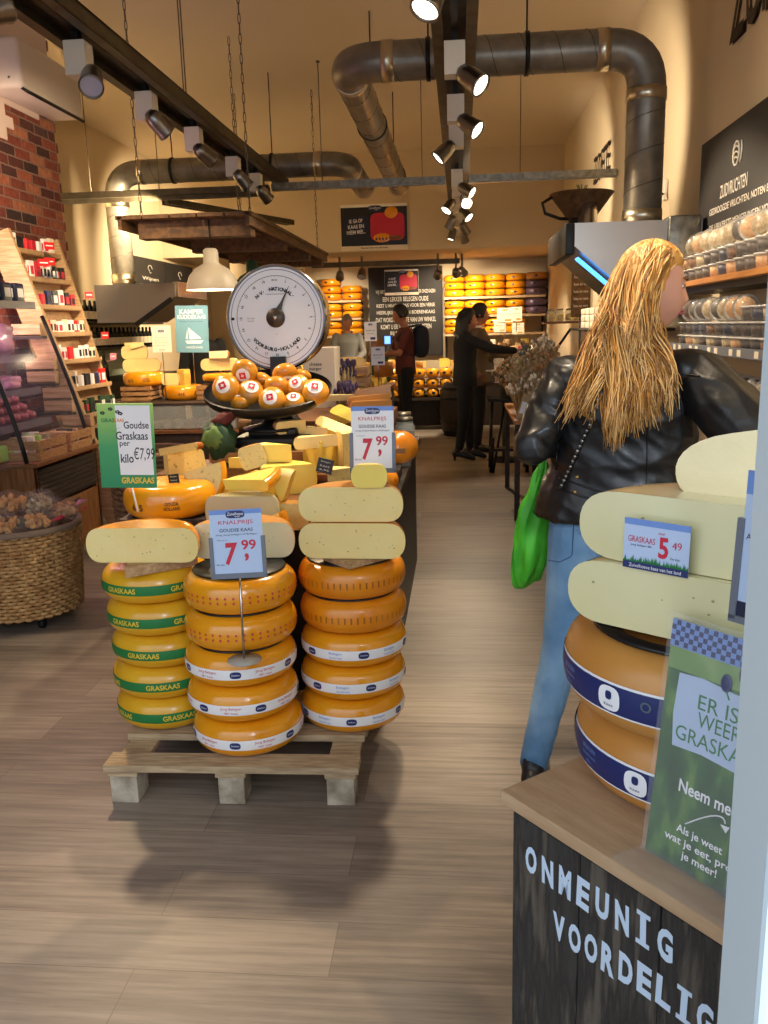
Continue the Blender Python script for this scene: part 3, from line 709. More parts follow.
b.text('615', (0, -.01), .026, .05, 0, TM((-1.13, 3.17, TZ+.064)), bold=.02, fn=wr(-PI/2-.42)); b.text('GOUDA', (0, .004), .014, .05, 0, TM((-1.13, 3.17, TZ+.064)), bold=.02, fn=wr(-PI/2+.35)); b.text('HOLLAND', (0, -.014), .014, .06, 0, TM((-1.13, 3.17, TZ+.064)), bold=.02, fn=wr(-PI/2+.35))
stamp = b.build('stamped_letters', ['dark_text'], [o for o in COL.objects if o.get('label', '').startswith('orange cheese wheel with dark stamped')][0])
# ---- heap of cut cheeses; each placed at its spot on the table
def PW(px, py, Y, rot, **k):
    p = at(px, py, Y=Y); k['r'] *= 1.12; k['h'] *= 1.4; return wedge(TM(p, rot), k.pop('name', 'cheese_wedge'), k.pop('label'), group='cut cheeses on the display table', **k)
dg = math.radians
PW(192, 500, 3.28, (0, 0, dg(75)), label='flat pale wedge lying beside the triangular cut cheese', r=.15, ang=60, h=.045, rind='rind_dull')
PW(170, 490, 3.33, (0, 0, dg(80)), label='upright cut block in dark rind behind the big black price tag', r=.15, ang=70, h=.11, rind='rind_brown', paste='paste_herb')
PW(160, 456, 3.34, (dg(-6), dg(-8), dg(5)), label='long wedge with brown crusted rind lying on top of the left heap', r=.16, ang=34, h=.022, rind='rind_brown', paste='paste_herb')
PW(183, 474, 3.24, (dg(78), dg(14), dg(6)), label='bright triangular cheese slice leaning with its speckled face forward', r=.155, ang=58, h=.035, rind='rind', paste='paste_herb')
PW(158, 497, 3.16, (0, 0, dg(15)), label='thin dull wedge lying on the stamped orange wheel', r=.10, ang=42, h=.018, rind='rind_brown', paste='rind_dull')
half_wheel(TM(at(243, 528, Y=2.98), (0, 0, -.05)), 'half_cheese_wheel', 'greyish plastic wrapped half cheese above the centre stack', .14, .118, 'paste_grey', 'paste_grey', .03, 0)
PW(262, 521, 2.96, (dg(88), 0, dg(-8)), label='bright yellow cut wedge right of the wrapped grey cheese', r=.10, ang=55, h=.05, rind='rind', paste='paste_yellow')
half_wheel(TM(at(287, 530, Y=3.02), (0, 0, -.1)), 'cut_cheese', 'flat speckled cheese piece beside the right half cheeses', .085, .10, 'rind_dull', 'paste_herb', .02, 0)
PW(228, 496, 3.22, (0, 0, dg(40)), label='wrapped wedge at the bottom of the middle heap', r=.20, ang=60, h=.05, rind='rind_dull')
PW(262, 498, 3.2, (0, 0, dg(60)), label='wide wedge with grey edge in the middle heap', r=.20, ang=70, h=.085, rind='rind_brown')
PW(226, 490, 3.08, (dg(14), dg(-9), dg(-14)), label='bright yellow wedge lying across the middle heap', r=.20, ang=34, h=.03, rind='rind', paste='paste_yellow')
PW(287, 500, 3.16, (0, dg(-90), dg(90)), label='upright cheese piece with speckled orange rind facing forward', r=.115, ang=40, h=.07, rind='paste_herb', paste='paste_yellow')
half_wheel(TM(at(256, 468, Y=3.3), (0, dg(-14), .08)), 'cut_cheese', 'rounded square cut cheese at the top of the heap under the scale', .055, .092, 'rind_dull', 'paste_herb', .018, 8)
PW(229, 468, 3.34, (0, 0, dg(10)), label='small pale wedge left of the rounded square cheese', r=.09, ang=40, h=.03, rind='rind_dull')
PW(292, 462, 3.32, (0, 0, dg(165)), label='yellow wedge right of the rounded square cheese', r=.15, ang=38, h=.05, rind='rind', paste='paste_yellow')
PW(338, 446, 3.45, (0, dg(3), dg(182)), label='flat orange topped slab lying on the dark rind cheese', r=.16, ang=26, h=.035, rind='rind_dull', paste='paste')
PW(322, 477, 3.42, (0, 0, dg(100)), label='cut cheese with orange rind behind the small black price tag', r=.13, ang=62, h=.105, rind='rind_deep')
PW(344, 477, 3.40, (0, 0, dg(85)), label='cut cheese block half hidden by the right price sign', r=.14, ang=46, h=.125, rind='rind_dull', paste='paste_herb')
PW(328, 487, 3.22, (0, 0, dg(70)), label='low cheese piece under the black tag near the half cheeses', r=.12, ang=50, h=.045, rind='rind_brown', paste='paste_herb')
PW(350, 438, 3.75, (dg(62), 0, dg(160)), label='tilted yellow wedge with dark red edge right of the pan', r=.16, ang=48, h=.05, rind='red', paste='paste_yellow')
PW(352, 422, 3.95, (dg(60), dg(0), dg(128)), label='tall leaning slice of yellow cheese with dark red rind', r=.17, ang=26, h=.05, rind='maroon_cloth', paste='paste_yellow')
PW(366, 400, 4.5, (0, 0, dg(178)), label='thin pale wedge lying flat behind the leaning slice', r=.19, ang=24, h=.022, rind='rind_dull', paste='paste')
PW(392, 411, 4.3, (0, 0, dg(178)), label='orange brown wedge at the bottom of the right heap', r=.19, ang=52, h=.04, rind='rind_deep', paste='rind_dull')
PW(391, 404, 4.35, (0, dg(4), dg(188)), label='reddish orange wedge in the middle of the right heap', r=.2, ang=30, h=.04, rind='rind_deep', paste='rind_dull')
PW(392, 397, 4.45, (0, dg(10), dg(170)), label='sharp edged orange wedge on top of the right heap', r=.17, ang=40, h=.05, rind='rind_brown', paste='rind_dull')
for px, py, lb in ((328, 440, 'pale flat wedge between the pan and the slab'), (306, 432, 'pale cheese strip under the right side of the pan')):
    PW(px, py, 3.75, (0, 0, dg(rnd(140, 200))), label=lb, r=.13, ang=40, h=.04, rind='rind_dull', paste='paste')
# pumpkin shaped orange cheeses at the right edge
def gourd(c, r, lb):
    def fn(d):
        a = math.atan2(d.y, d.x); k = 1 - .07*(1-abs(math.cos(a*4)))**.8*math.sqrt(max(0, 1-d.z*d.z)); return Vector((d.x*k, d.y*k, d.z*(1-.12*math.exp(-(d.x**2+d.y**2)/.06))))
    t = thing('ribbed_cheese', lb, 'cheese', (c[0], c[1], c[2]-r*.8), 0, 'ribbed round cheeses')
    b = MB(); b.ell(c, (r, r, r*.84), 0, 48, fn=fn); b.build('rind', ['rind_deep'], t)
    b = MB(); b.box((c[0]+.01, c[1]-r*1.0, c[2]-.005), (.055, .004, .022), 0, .001); b.build('label_strip', ['kraft_dark'], t)
gourd(tuple(at(398, 447, Y=3.8)), .092, 'big ribbed orange cheese at the right edge of the table')
gourd((-.335, 3.5, TZ+.062), .075, 'small ribbed orange cheese behind the right price sign')
tb = TM((-.31, 4.1, TZ))
crate((-.33, 3.86, TZ), (.1, .3, .045), 0, 'narrow wooden riser under the ribbed orange cheese', 'dark_wood', open_=False)
# glass jars
def jar(c, r, h, lb, gr='glass jars', fill='dark_fruit', mt='glass_jar'):
    t = thing('glass_jar', lb, 'jar', c, 0, gr); T = TM(c)
    b = MB(); b.lathe([(0, 0), (r*.92, 0), (r, .01), (r, h*.78), (r*.75, h*.9), (r*.75, h)], 20, 0, T); b.build('jar_body', [mt], t)
    b = MB(); b.lathe([(0, .004), (r*.9, .004), (r*.92, h*.6), (0, h*.62)], 16, 0, T); b.build('contents', [fill], t)
    b = MB(); b.lathe([(r*.8, h*.93), (r*.82, h*.93), (r*.82, h*1.06), (0, h*1.07)], 20, 0, T); b.build('lid', ['galv'], t); return t
jar((-.30, 4.55, TZ+.045), .055, .16, 'glass jar with grey lid behind the ribbed orange cheese')
jar((-.33, 4.85, TZ), .06, .2, 'tall glass jar at the far right of the display table')
jar((-.30, 4.22, TZ+.0), .05, .12, 'low glass jar beside the ribbed cheese at the table edge')
# small black price tags
def tagcard(px, py, Y, w, h, rz, lb, lean=-.1, lines=('Belegen', 'kaas', '6,95')):
    p = at(px, py, Y=Y); T = TM(p, (PI/2+lean, 0, 0)); T = Matrix.Translation(p) @ Euler((0, rz*0, 0)).to_matrix().to_4x4() @ Euler((PI/2+lean, rz, 0)).to_matrix().to_4x4()
    t = thing('price_tag', lb, 'price tag', p, 0, 'small black price tags')
    b = MB(); b.box((0, 0, 0), (w, h, .003), 0, .001, M=T); b.build('card', ['black_plastic'], t)
    b = MB()
    for i, s in enumerate(lines): b.text(s, (0, h*(.28-.28*i)), h*.14, w*.6, 0, T, z=.0022)
    b.build('lettering', ['chalk'], t)
tagcard(174, 480, 3.12, .042, .046, -.1, 'small black price tag on the dark rind block of the left heap')
tagcard(325, 466, 3.2, .062, .056, .25, 'black price tag on the orange rind cheese beside the right sign')
# ================================================================== price signs
def sign_logo(mb, T, c, w, z, ms=0, mt=1):
    n = 24; mb.add([(c[0]+w/2*math.copysign(abs(math.cos(2*PI*i/n))**.6, math.cos(2*PI*i/n)), c[1]+w*.2*math.copysign(abs(math.sin(2*PI*i/n))**.6, math.sin(2*PI*i/n)), z) for i in range(n)], [tuple(range(n))], ms, False, T)
    mb.text('Zuivelhoeve', (c[0], c[1]+w*.03), w*.16, w*.86, mt, T, shear=.25, z=z+.0005); mb.text('hof', (c[0]+w*.12, c[1]-w*.11), w*.08, w*.25, mt, T, z=z+.0005)
def price_sign(T, w, h, lb, foot=None):
    "white KNALPRIJS price card in a grey holder, centred, local XY"
    t = thing('price_sign', lb, 'sign', T.translation)
    b = MB(); b.box((0, 0, 0), (w, h, .003), 0, M=T); b.box((0, h/2-h*.035, .0004), (w, h*.07, .003), 1, M=T); b.build('card', ['pale_blue' if foot else 'paper', 'sky_blue'], t)
    b = MB(); q = .012 if w < .2 else .02
    for s_ in (-1, 1): b.box((s_*(w/2), -h*.22, .001), (q, h*.62, .009), 0, .001, M=T)
    b.box((0, -h/2-.001, .001), (w+q, q*1.3, .009), 0, .001, M=T); b.box((0, -h*.2, -.004), (w, h*.6, .002), 0, M=T); b.build('holder', ['holder_grey'], t)
    b = MB(); z = .0024; sign_logo(b, T, (0, h*.425), w*.36, z, 0, 3)
    b.text('KNALPRIJS', (0, h*.30), h*.075, w*.66, 1, T, z=z); b.text('GOUDSE KAAS', (0, h*.19), h*.05, w*.64, 2, T, z=z, bold=.01)
    b.text('Jong, Jong belegen of Belegen', (0, h*.12), h*.032, w*.8, 2, T, z=z); b.text('Actieprijs per kilo', (-w*.28, h*.04), h*.022, w*.2, 2, T, z=z)
    b.text('7', (-w*.12, -h*.17), h*.34, w*.25, 1, T, shear=.12, bold=.035, z=z); b.text('99', (w*.22, -h*.04), h*.15, w*.28, 1, T, bold=.02, z=z); b.text(',', (w*.17, -h*.23), h*.12, w*.08, 1, T, bold=.03, z=z)
    b.text('Per kilo', (-w*.34, -h*.33), h*.028, w*.15, 2, T, z=z); b.build('lettering', ['navy', 'red', 'dark_text', 'white_text'], t)
    return t
# centre price sign on a thin foot standing on the second wheel of the centre stack
pA = Vector((-.672, 2.43, .878)); TA = frame(pA, (1, .06, .035), (-.035, .12, 1))
t = price_sign(TA, .158, .200, 'white and blue price sign on a thin stand in front of the centre stack', foot=1)
b = MB(); b.tube([pA+Vector((0,.006,-.10)), (-.675, 2.437, .503)], .0035, 8); b.build('stem', ['chrome'], t)
b = MB(); b.lathe([(0, 0), (.052, 0), (.052, .004), (0, .006)], 28, 0, TM((-.675, 2.44, .497))); b.build('foot', [mat('foot_grey', 'b0aea4', .5)], t)
pB = Vector((-.292, 2.80, 1.139)); TB = frame(pB, (1, -.02, -.0), (0, .1, 1))
t = price_sign(TB, .142, .212, 'white price sign behind the small bright yellow cheese on the right stack')
b = MB(); b.tube([pB+Vector((0,.006,-.10)), (-.292, 2.785, zr+.262)], .004, 8); b.build('stem', ['chrome'], t)
# green sign
pC = Vector((-1.198, 2.95, 1.105)); TC = frame(pC, (1, 0, -.015), (-.015, .04, 1))
t = thing('price_sign', 'green framed sign with handwritten cheese price above the left stack', 'sign', (-1.19, 2.95, .75))
M['green_sign'] = m_ = bpy.data.materials.new('green_sign'); m_.use_nodes = True; nt = m_.node_tree
tc = nt.nodes.new('ShaderNodeTexCoord'); sx = nt.nodes.new('ShaderNodeSeparateXYZ'); rp = nt.nodes.new('ShaderNodeMapRange'); cr = nt.nodes.new('ShaderNodeValToRGB')
nt.links.new(tc.outputs['Generated'], sx.inputs[0]); nt.links.new(sx.outputs['Z'], cr.inputs[0])
cr.color_ramp.elements[0].color = lin('1f8a55'); cr.color_ramp.elements[1].color = lin('a5cf62'); cr.color_ramp.elements[0].position = .05; cr.color_ramp.elements[1].position = .95
e = cr.color_ramp.elements.new(.5); e.color = lin('3f9f5c'); nt.links.new(cr.outputs[0], nt.nodes['Principled BSDF'].inputs['Base Color']); nt.nodes['Principled BSDF'].inputs['Roughness'].default_value = .4
W_, H_ = .208, .305
b = MB(); b.box((0, 0, 0), (W_, H_, .004), 0, .001, M=TC); b.build('panel', ['green_sign'], t)
b = MB(); b.prism([(-.036, .145), (.092, .145), (.096, -.105), (-.028, -.105)], .002, .003, 0, TC); b.build('price_paper', ['paper'], t)
b = MB(); z = .0036
b.text('Goudse', (.040, .075), .026, .092, 0, TC, z=z, bold=.012); b.text('Graskaas', (.022, .037), .030, .118, 0, TC, z=z, bold=.012); b.text('per', (-.006, .004), .020, .038, 0, TC, z=z, bold=.012)
b.text('kilo', (.0, -.045), .032, .048, 0, TC, z=z, bold=.015); b.text('€7,99', (.064, -.030), .050, .078, 0, TC, z=z, bold=.0, shear=.1)
b.text('GRASKAAS', (.035, -.125), .023, .122, 1, TC, z=z-.001, bold=.03); b.text('GRAS', (-.064, .092), .014, .05, 2, TC, z=z-.001, bold=.03); b.text('KAAS', (-.022, .092), .013, .036, 3, TC, z=z, bold=.03)
for cx, cy in ((-.082, .118), (-.052, .132), (-.016, .116), (-.026, .122)):   # small flowers of the emblem
    for k in range(5): b.add([(cx+.006*math.cos(k*1.257)+.004*math.cos(j*PI/3), cy+.004*math.sin(k*1.257)+.003*math.sin(j*PI/3), z) for j in range(6)], [(0,1,2,3,4,5)], 0, False, TC)
b.tube([TC @ Vector((-.05+.036*math.cos(a), .085+.03*math.sin(a), z)) for a in [PI+.3+i*.25 for i in range(10)]], .0007, 4, 4)
b.build('lettering', ['dark_text', 'gold_text', 'dgreen', 'rind_deep', 'lgreen'], t)
b = MB(); b.tube([pC+Vector((.0,.006,-.14)), (-1.17, 2.93, zl+.15)], .004, 8); b.build('stem', ['white_plastic'], t)
# ================================================================== scale with its pan of baby cheeses
t = thing('shop_scale', 'old black shop scale with a big round white dial', 'scale', (-.83, 3.85, .985))
dc = Vector((-.835, 3.92, 1.553)); TD = frame(dc, (1, -.10, 0), (-.0, .03, 1)); R = .232
b = MB(); b.lathe([(0, .0), (R-.006, .0), (R, .004), (R+.002, -.01), (R, -.09), (R-.05, -.115), (0, -.12)], 64, 0, TD); b.build('dial_housing', ['brass'], t)
b = MB(); b.lathe([(R-.008, .0), (R-.006, .012), (R-.001, .014), (R+.004, .004), (R+.004, -.012)], 64, 0, TD); b.build('dial_rim', ['holder_grey'], t)
b = MB(); b.lathe([(R+.001, .011), (R+.006, .004), (R+.007, -.006)], 64, 0, TD); b.build('chrome_ring', ['chrome'], t)
b = MB(); b.lathe([(0, .004), (R-.008, .004)], 64, 0, TD); z = .0055
def arc(mb, r0_, r1_, mt):
    mb.lathe([(r0_, z-.0005), (r1_, z-.0005)], 96, mt, TD)
arc(b, R-.047, R-.045, 1); arc(b, R-.020, R-.0175, 2)
for k in range(100):
    a = 2*PI*k/100; L = .010 if k % 10 == 0 else (.007 if k % 5 == 0 else .003); c, s = math.cos(a), math.sin(a); q = .0006
    rr0 = R-.047-L; b.add([(rr0*c-q*s, rr0*s+q*c, z), ((R-.047)*c-q*s, (R-.047)*s+q*c, z), ((R-.047)*c+q*s, (R-.047)*s-q*c, z), (rr0*c+q*s, rr0*s-q*c, z)], [(3,2,1,0)], 1, False, TD)
for k in range(20):
    if k % 20 == 0: continue
    a = PI/2 - 2*PI*k/20 - .0; rr0 = R-.066; b.text(str(k), (rr0*math.cos(a), rr0*math.sin(a)), .012, None, 1, TD, z=z, rot=a-PI/2, bold=.02)
b.text('20 kg', (0, R-.066), .012, None, 1, TD, z=z, bold=.02)
def arctext(s, r, a_c, span, hgt, inward):
    n = len(s)
    for i, ch in enumerate(s):
        if ch == ' ': continue
        f = (i-(n-1)/2)/(n-1)
        a = a_c - f*span if not inward else a_c + f*span
        b.text(ch, (r*math.cos(a), r*math.sin(a)), hgt*(.3 if ch in '.,-„"' else 1), None, 1, TD, z=z, rot=(a-PI/2) if not inward else (a+PI/2), bold=.05)
arctext('N.V. „NATIONAAL"', .128, PI/2, 1.45, .017, False); arctext('VOORBURG-HOLLAND', .142, -PI/2, 1.65, .017, True)
b.text('WEEGSCHALENFABRIEK', (0, .105), .005, .09, 1, TD, z=z)
b.text('MAX 20 KG', (-.12, 0), .006, .036, 1, TD, z=z); b.text('MIN 100 G', (-.12, -.012), .006, .03, 1, TD, z=z); b.text('10g', (.0, -.072), .005, None, 1, TD, z=z)
b.build('dial_face', ['dial_white', 'dark_text', 'enamel_blue'], t)
b = MB(); b.lathe([(0, .022), (.04, .02), (.044, .012), (.044, .006)], 32, 0, TD)
a = dg(63); P1 = Vector((.03*math.cos(a), .03*math.sin(a), .016)); 
def pn(r_, w_): return [(r_*math.cos(a)-w_*math.sin(a), r_*math.sin(a)+w_*math.cos(a), .016), (r_*math.cos(a)+w_*math.sin(a), r_*math.sin(a)-w_*math.cos(a), .016)]
q0, q1, q2_ = pn(.03, .016), pn(.075, .006), pn(.155, .0008)
b.add(q0+q1+q2_, [(1,3,2,0),(3,5,4,2)], 0, False, TD); b.build('pointer', ['pointer'], t)
b = MB(); b.lathe([(0, .026), (.008, .026), (.009, .02)], 16, 0, TD); b.build('pointer_hub', ['chrome'], t)
b = MB(); b.lathe([(0, .0145), (.0065, .0145), (.0065, 0)], 12, 0, TD @ TM((-.205, -.0, 0))); b.build('dial_screw', ['black_metal'], t)
b = MB(); b.loft([[(-.83+sx*w, y_, z_) for sx, y_ in ((-1, 3.88), (1, 3.88), (1, 4.0), (-1, 4.0))] for w, z_ in ((.11, 1.0), (.09, 1.06), (.04, 1.12), (.035, 1.38))], 0, smooth=False); b.build('column', ['cast_iron'], t)
b = MB(); b.box((-.83, 3.82, 1.015), (.34, .34, .05), 0, .015); b.box((-.83, 3.80, 1.055), (.22, .22, .04), 0, .012); b.build('base', ['cast_iron'], t)
b = MB(); b.lathe([(0, 0), (.13, 0), (.13, .012), (.05, .03), (.035, .05), (.035, .08), (.05, .09)], 28, 0, TM((-.85, 3.78, 1.06))); b.build('pan_support', ['cast_iron'], t)
# oval pan, scoop shaped
pc = Vector((-.862, 3.78, 1.145)); rx, ry = .292, .215
b = MB()
def pan(off):
    rings = []
    for j in range(9):
        f = j/8; rr = math.sin(f*PI/2); zz = .095*(1-math.cos(f*PI/2))**1.0
        rings.append([(pc.x+(rx-off)*rr*math.cos(2*PI*i/48), pc.y+(ry-off)*rr*math.sin(2*PI*i/48), pc.z+off+zz+.075*rr*math.sin(2*PI*i/48)) for i in range(48)])
    return rings
b.loft(pan(0), 0, caps=False); b.loft([r[::-1] for r in pan(.005)], 0, caps=False); o_ = pan(0)[-1]; i_ = pan(.005)[-1]
b.add(o_+i_, [(k, (k+1) % 48, 48+(k+1) % 48, 48+k) for k in range(48)], 0); b.build('pan', ['cast_iron'], t)
D('baby_rind', 'd3922a', .3, coat=.3, col2='bf7d20', nscale=14, bump=.1)
def baby_cheese():
    t = thing('baby_cheese', 'x', 'cheese', (0,0,0), 0, 'baby cheeses in the scale pan')
    b = MB(); b.ell((0, 0, 0), (.062, .062, .044), 0, 28); b.build('rind', ['baby_rind'], t, world=False)
    b = MB(); pts = []
    for rr_, m_, e_ in ((.033, 0, .0006),):
        n = 20; vs = [(0, 0, .046+e_)]
        for k in (.5, 1):
            vs += [(rr_*k*math.cos(2*PI*i/n), rr_*k*math.sin(2*PI*i/n), .046*math.sqrt(1-(rr_*k/.062)**2)+e_) for i in range(n)]
        b.add(vs, [(0, 1+i, 1+(i+1) % n) for i in range(n)]+[(1+i, 1+n+i, 1+n+(i+1) % n, 1+(i+1) % n) for i in range(n)], m_, True)
    b.box((0, 0, .0475), (.030, .030, .001), 1, rot=(0, 0, .2)); b.box((0, 0, .0484), (.016, .005, .0006), 0, rot=(0, 0, .5)); b.box((0, 0, .0484), (.005, .016, .0006), 0, rot=(0, 0, .5))
    b.build('round_sticker', ['paper', 'red'], t, world=False); return t
bc = baby_cheese(); first = True
spots = [(226,388,3.68,1.25,-.25,'large baby cheese with red and white sticker at the left end of the pan',1.0),(245,372,3.76,1.9,.1,'baby cheese topping the left of the pile in the pan',.95),(251,392,3.70,.8,.4,'baby cheese left of the lowest stickered one',.95),
 (272,400,3.64,1.2,0,'lowest front baby cheese with its sticker facing forward',.95),(277,388,3.74,2.4,0,'bare baby cheese in the middle of the pan pile',1.0),(262,381,3.82,2.6,.3,'small bare baby cheese behind the middle of the pile',.8),
 (285,374,3.84,2.5,-.4,'bare baby cheese lying tilted at the back of the pan',.95),(298,386,3.72,1.0,-.3,'baby cheese with a sticker just right of the pan middle',.85),(315,392,3.70,.9,.25,'baby cheese with sticker at the right end of the pan',1.0),
 (294,402,3.66,.7,.1,'baby cheese low down at the right front of the pan',.8),(241,402,3.68,.1,0,'baby cheese mostly sunk in the pan at left front',.75),(302,376,3.86,2.8,.2,'baby cheese at the back right of the pan',.7)]
for (px, py, Y, rx_, ry_, lb, sc_) in spots:
    p = at(px, py, Y=Y)
    if first: o = bc; o.location = p; o.rotation_euler = (rx_, ry_, 0); o['label'] = lb; o.scale = (sc_,)*3; first = False
    else: copy_tree(bc, p, (rx_, ry_, 0), lb, sc=sc_)
# green paper wrapped cheese bag left of the scale
t = thing('gift_bag', 'crumpled green gift bag with red top left of the scale base', 'bag', (-1.13, 3.62, .92))
p = at(219, 440, Y=3.6)
def crumple(seed, amt=.12, fq=2.5):
    def fn(d):
        q = mnoise.noise(Vector((d.x*fq+seed, d.y*fq, d.z*fq)))+.5*mnoise.noise(Vector((d.x*fq*2.6+seed, d.y*fq*2.6, d.z*fq*2.6))); return d*(1+amt*q*2)
    return fn
b = MB(); b.ell(p, (.075, .06, .085), 0, 26, fn=crumple(3)); b.build('bag_body', ['dark_leaf'], t)
b = MB(); b.ell(p+Vector((.02,0,.085)), (.07, .03, .03), 0, 20, rot=(0,-.5,0), fn=crumple(7, .2)); b.build('bag_top', ['maroon_cloth'], t)
b = MB(); b.ell(p+Vector((-.01,-.035,.01)), (.05, .035, .05), 0, 20, fn=crumple(5)); b.build('leaf_print', ['leaf'], t)
D('paste_cream', 'ead9a4', .18, coat=.7, bump=.25, bscale=25)
D('clear_sheet', 'f0f4f6', .08, alpha=.07, spec=.8)
# ================================================================== weathered sales box at the right front
U = Vector((.636, -.772, 0)); V = Vector((.772, .636, 0)); A = Vector((.053, 1.11, .85)); UZ = Vector((0, 0, 1))
rzb = math.atan2(U.y, U.x)
t = thing('sales_box', 'weathered dark wooden sales box with pale lettering and a plywood top', 'box', (A.x, A.y, 0), rzb)
BM = TM((A.x, A.y, 0), (0, 0, rzb))       # local x = U, y = V
b = MB(); b.box((.27, .26, .84), (.54, .52, .02), 0, .002, M=BM); b.build('top_board', ['counter_top'], t)
b = MB()
for i in range(4): b.box((.014+.128*(i+.5), .02, .41), (.126, .018, .82), 0, .002, M=BM)
b.build('front_planks', ['weathered'], t); b = MB()
for i in range(4): b.box((.021, .03+.122*(i+.5), .41), (.018, .12, .82), 0, .002, M=BM)
b.build('side_planks', ['weathered'], t)
b = MB()
for i in range(4): b.box((.52, .03+.122*(i+.5), .41), (.018, .12, .82), 0, M=BM)
b.box((.27, .50, .41), (.5, .018, .82), 0, M=BM); b.build('back_planks', ['weathered'], t)
def on_plane(px, py, P0, n):
    d = fw + rt*((px-384)/F) - up*((py-512)/F); return CAM + d*((P0-CAM).dot(n)/d.dot(n))
P0 = A + V*.0105; b = MB()
for s, a, c in (('ONMEUNIG', (531, 861), (665, 944)), ('VOORDELIG', (559, 928), (705, 1020))):
    pa = on_plane(*a, P0, V); pc_ = on_plane(*c, P0, V); n = len(s)
    for i, ch in enumerate(s):
        p = pa.lerp(pc_, i/(n-1)) + UZ*rnd(-.002, .002); T = frame(p, U, UZ)
        b.text(ch, (0, 0), .043+rnd(-.002, .003), .009 if ch == 'I' else .022, 0, T, bold=.045, rot=rnd(-.04, .04))
        if ch == 'I':
            for q in (-.02, .02): b.box((0, q, 0), (.020, .006, .0006), 0, M=T)
M['paint_white'] = mat('paint_white', 'c9ddf2', .7)
b.build('lettering', ['paint_white'], t)
def navy_wheel(c, rz, lb, rx=0, ry=0):
    t = src['navy'] if 'navy' not in used else None
    if t is None: return copy_tree(src['navy'], c, (rx, ry, rz), lb)
    used.add('navy'); t.location = c; t.rotation_euler = (rx, ry, rz); t['label'] = lb; return t
src['navy'] = whole_wheel('navy', h=.117, R=.186, a=.05, rind='rind_dull')
src['navy']['group'] = 'navy banded wheels on the sales box'
navy_wheel((.354, 1.173, .851+.0588), -2.33, 'lower of the two navy banded cheese wheels on the weathered box')
navy_wheel((.332, 1.158, .851+.120+.0588), -2.45, 'upper of the two navy banded cheese wheels on the weathered box')
b = MB(); b.lathe([(0, 0), (.15, 0), (.152, .002), (.15, .003), (0, .003)], 40, 0, TM((.342, 1.16, .851+.1178))); tag(b.build('spacer_disc', ['paper_warm']), 'pale thin disc between the two navy banded wheels', 'disc')
b = MB(); b.lathe([(.118, 0), (.142, 0), (.140, .004), (.120, .004)], 48, 0, TM((.325, 1.150, 1.0895))); tag(b.build('rubber_ring', ['black_plastic']), 'black ring lying on the upper navy banded wheel', 'ring')
b = MB(); b.box((0, 0, .009), (.34, .16, .018), 0, .004, M=TM((.36, 1.10, 1.0945), (0, 0, -.64))); tag(b.build('wooden_board', ['pine']), 'wooden board under the wrapped half cheeses on the box', 'board')
rzh = math.atan2(-.6, .8)
half_wheel(TM((.296, .995, 1.1127), (0, 0, rzh)), 'half_cheese_wheel', 'lower plastic wrapped pale half cheese on the sales box', .192, .084, 'paste_wrapped', 'paste_wrapped', .05, 9)
half_wheel(TM((.310, 1.0, 1.1977), (0, 0, rzh)), 'half_cheese_wheel', 'upper plastic wrapped pale half cheese with a price card', .192, .09, 'paste_wrapped', 'paste_wrapped', .055, 8)
half_wheel(TM((.42, .975, 1.302), (dg(-8), dg(-11), rzh)), 'half_cheese_wheel', 'big wrapped cream cheese piece lying tilted on the topmost half cheese', .185, .085, 'paste_cream', 'paste_cream', .075, 0)
b = MB()
for i in range(26):
    p = Vector((.372, .925, 1.289)) + Vector((rnd(-.02, .02), rnd(-.015, .015), rnd(-.0, .018))); b.ell(p, (.007, .002, .004), 0, 6, rot=(rnd(0, 3), rnd(0, 3), 0))
tag(b.build('herb_sprig', ['dark_leaf']), 'small dark green herb sprig tucked under the tilted cheese piece', 'herb')
# price card pinned on the upper half cheese
Pn = Vector((-.6, -.8, 0)); pcard = on_plane(656, 547, Vector((.316, 1.0, 1.25)) + Pn*.019, Pn)
TCd = frame(pcard, (.8, -.6, -.012), (-.0, .0, 1)); w_, h_ = .084, .064
t = thing('price_card', 'blue and white price card pinned on the upper wrapped half cheese', 'price card', pcard)
b = MB(); b.box((0, 0, 0), (w_, h_, .0015), 0, M=TCd); b.box((0, h_*.44, .0004), (w_, h_*.12, .0015), 1, M=TCd); b.box((0, -h_*.43, .0004), (w_, h_*.14, .0015), 2, M=TCd)
for i in range(60):
    x = -w_/2+w_*(i+.5)/60; b.add([(x-.0012, -h_*.36, .0013), (x+.0012, -h_*.36, .0013), (x+rnd(-.001, .001), -h_*.36+rnd(.002, .010), .0013)], [(0,1,2)], 3, False, TCd)
b.build('card', ['pale_blue', 'sky_blue', 'navy', 'dgreen'], t)
b = MB(); z = .0014; b.text('GRASKAAS', (-w_*.22, h_*.10), h_*.12, w_*.42, 0, TCd, z=z); b.text('Jong belegen 48+', (-w_*.22, -h_*.02), h_*.05, w_*.34, 1, TCd, z=z)
b.text('5', (w_*.12, h_*.0), h_*.42, w_*.15, 0, TCd, z=z, bold=.03); b.text('49', (w_*.32, h_*.08), h_*.15, w_*.14, 0, TCd, z=z); b.text('Per kilo', (w_*.3, -h_*.18), h_*.05, w_*.14, 1, TCd, z=z); b.text('vanaf', (w_*.08, h_*.28), h_*.05, w_*.1, 0, TCd, z=z)
b.text('Zuivelhoeve kaas van het land', (0, -h_*.43), h_*.07, w_*.8, 2, TCd, z=z); b.build('lettering', ['red', 'dark_text', 'white_text'], t)
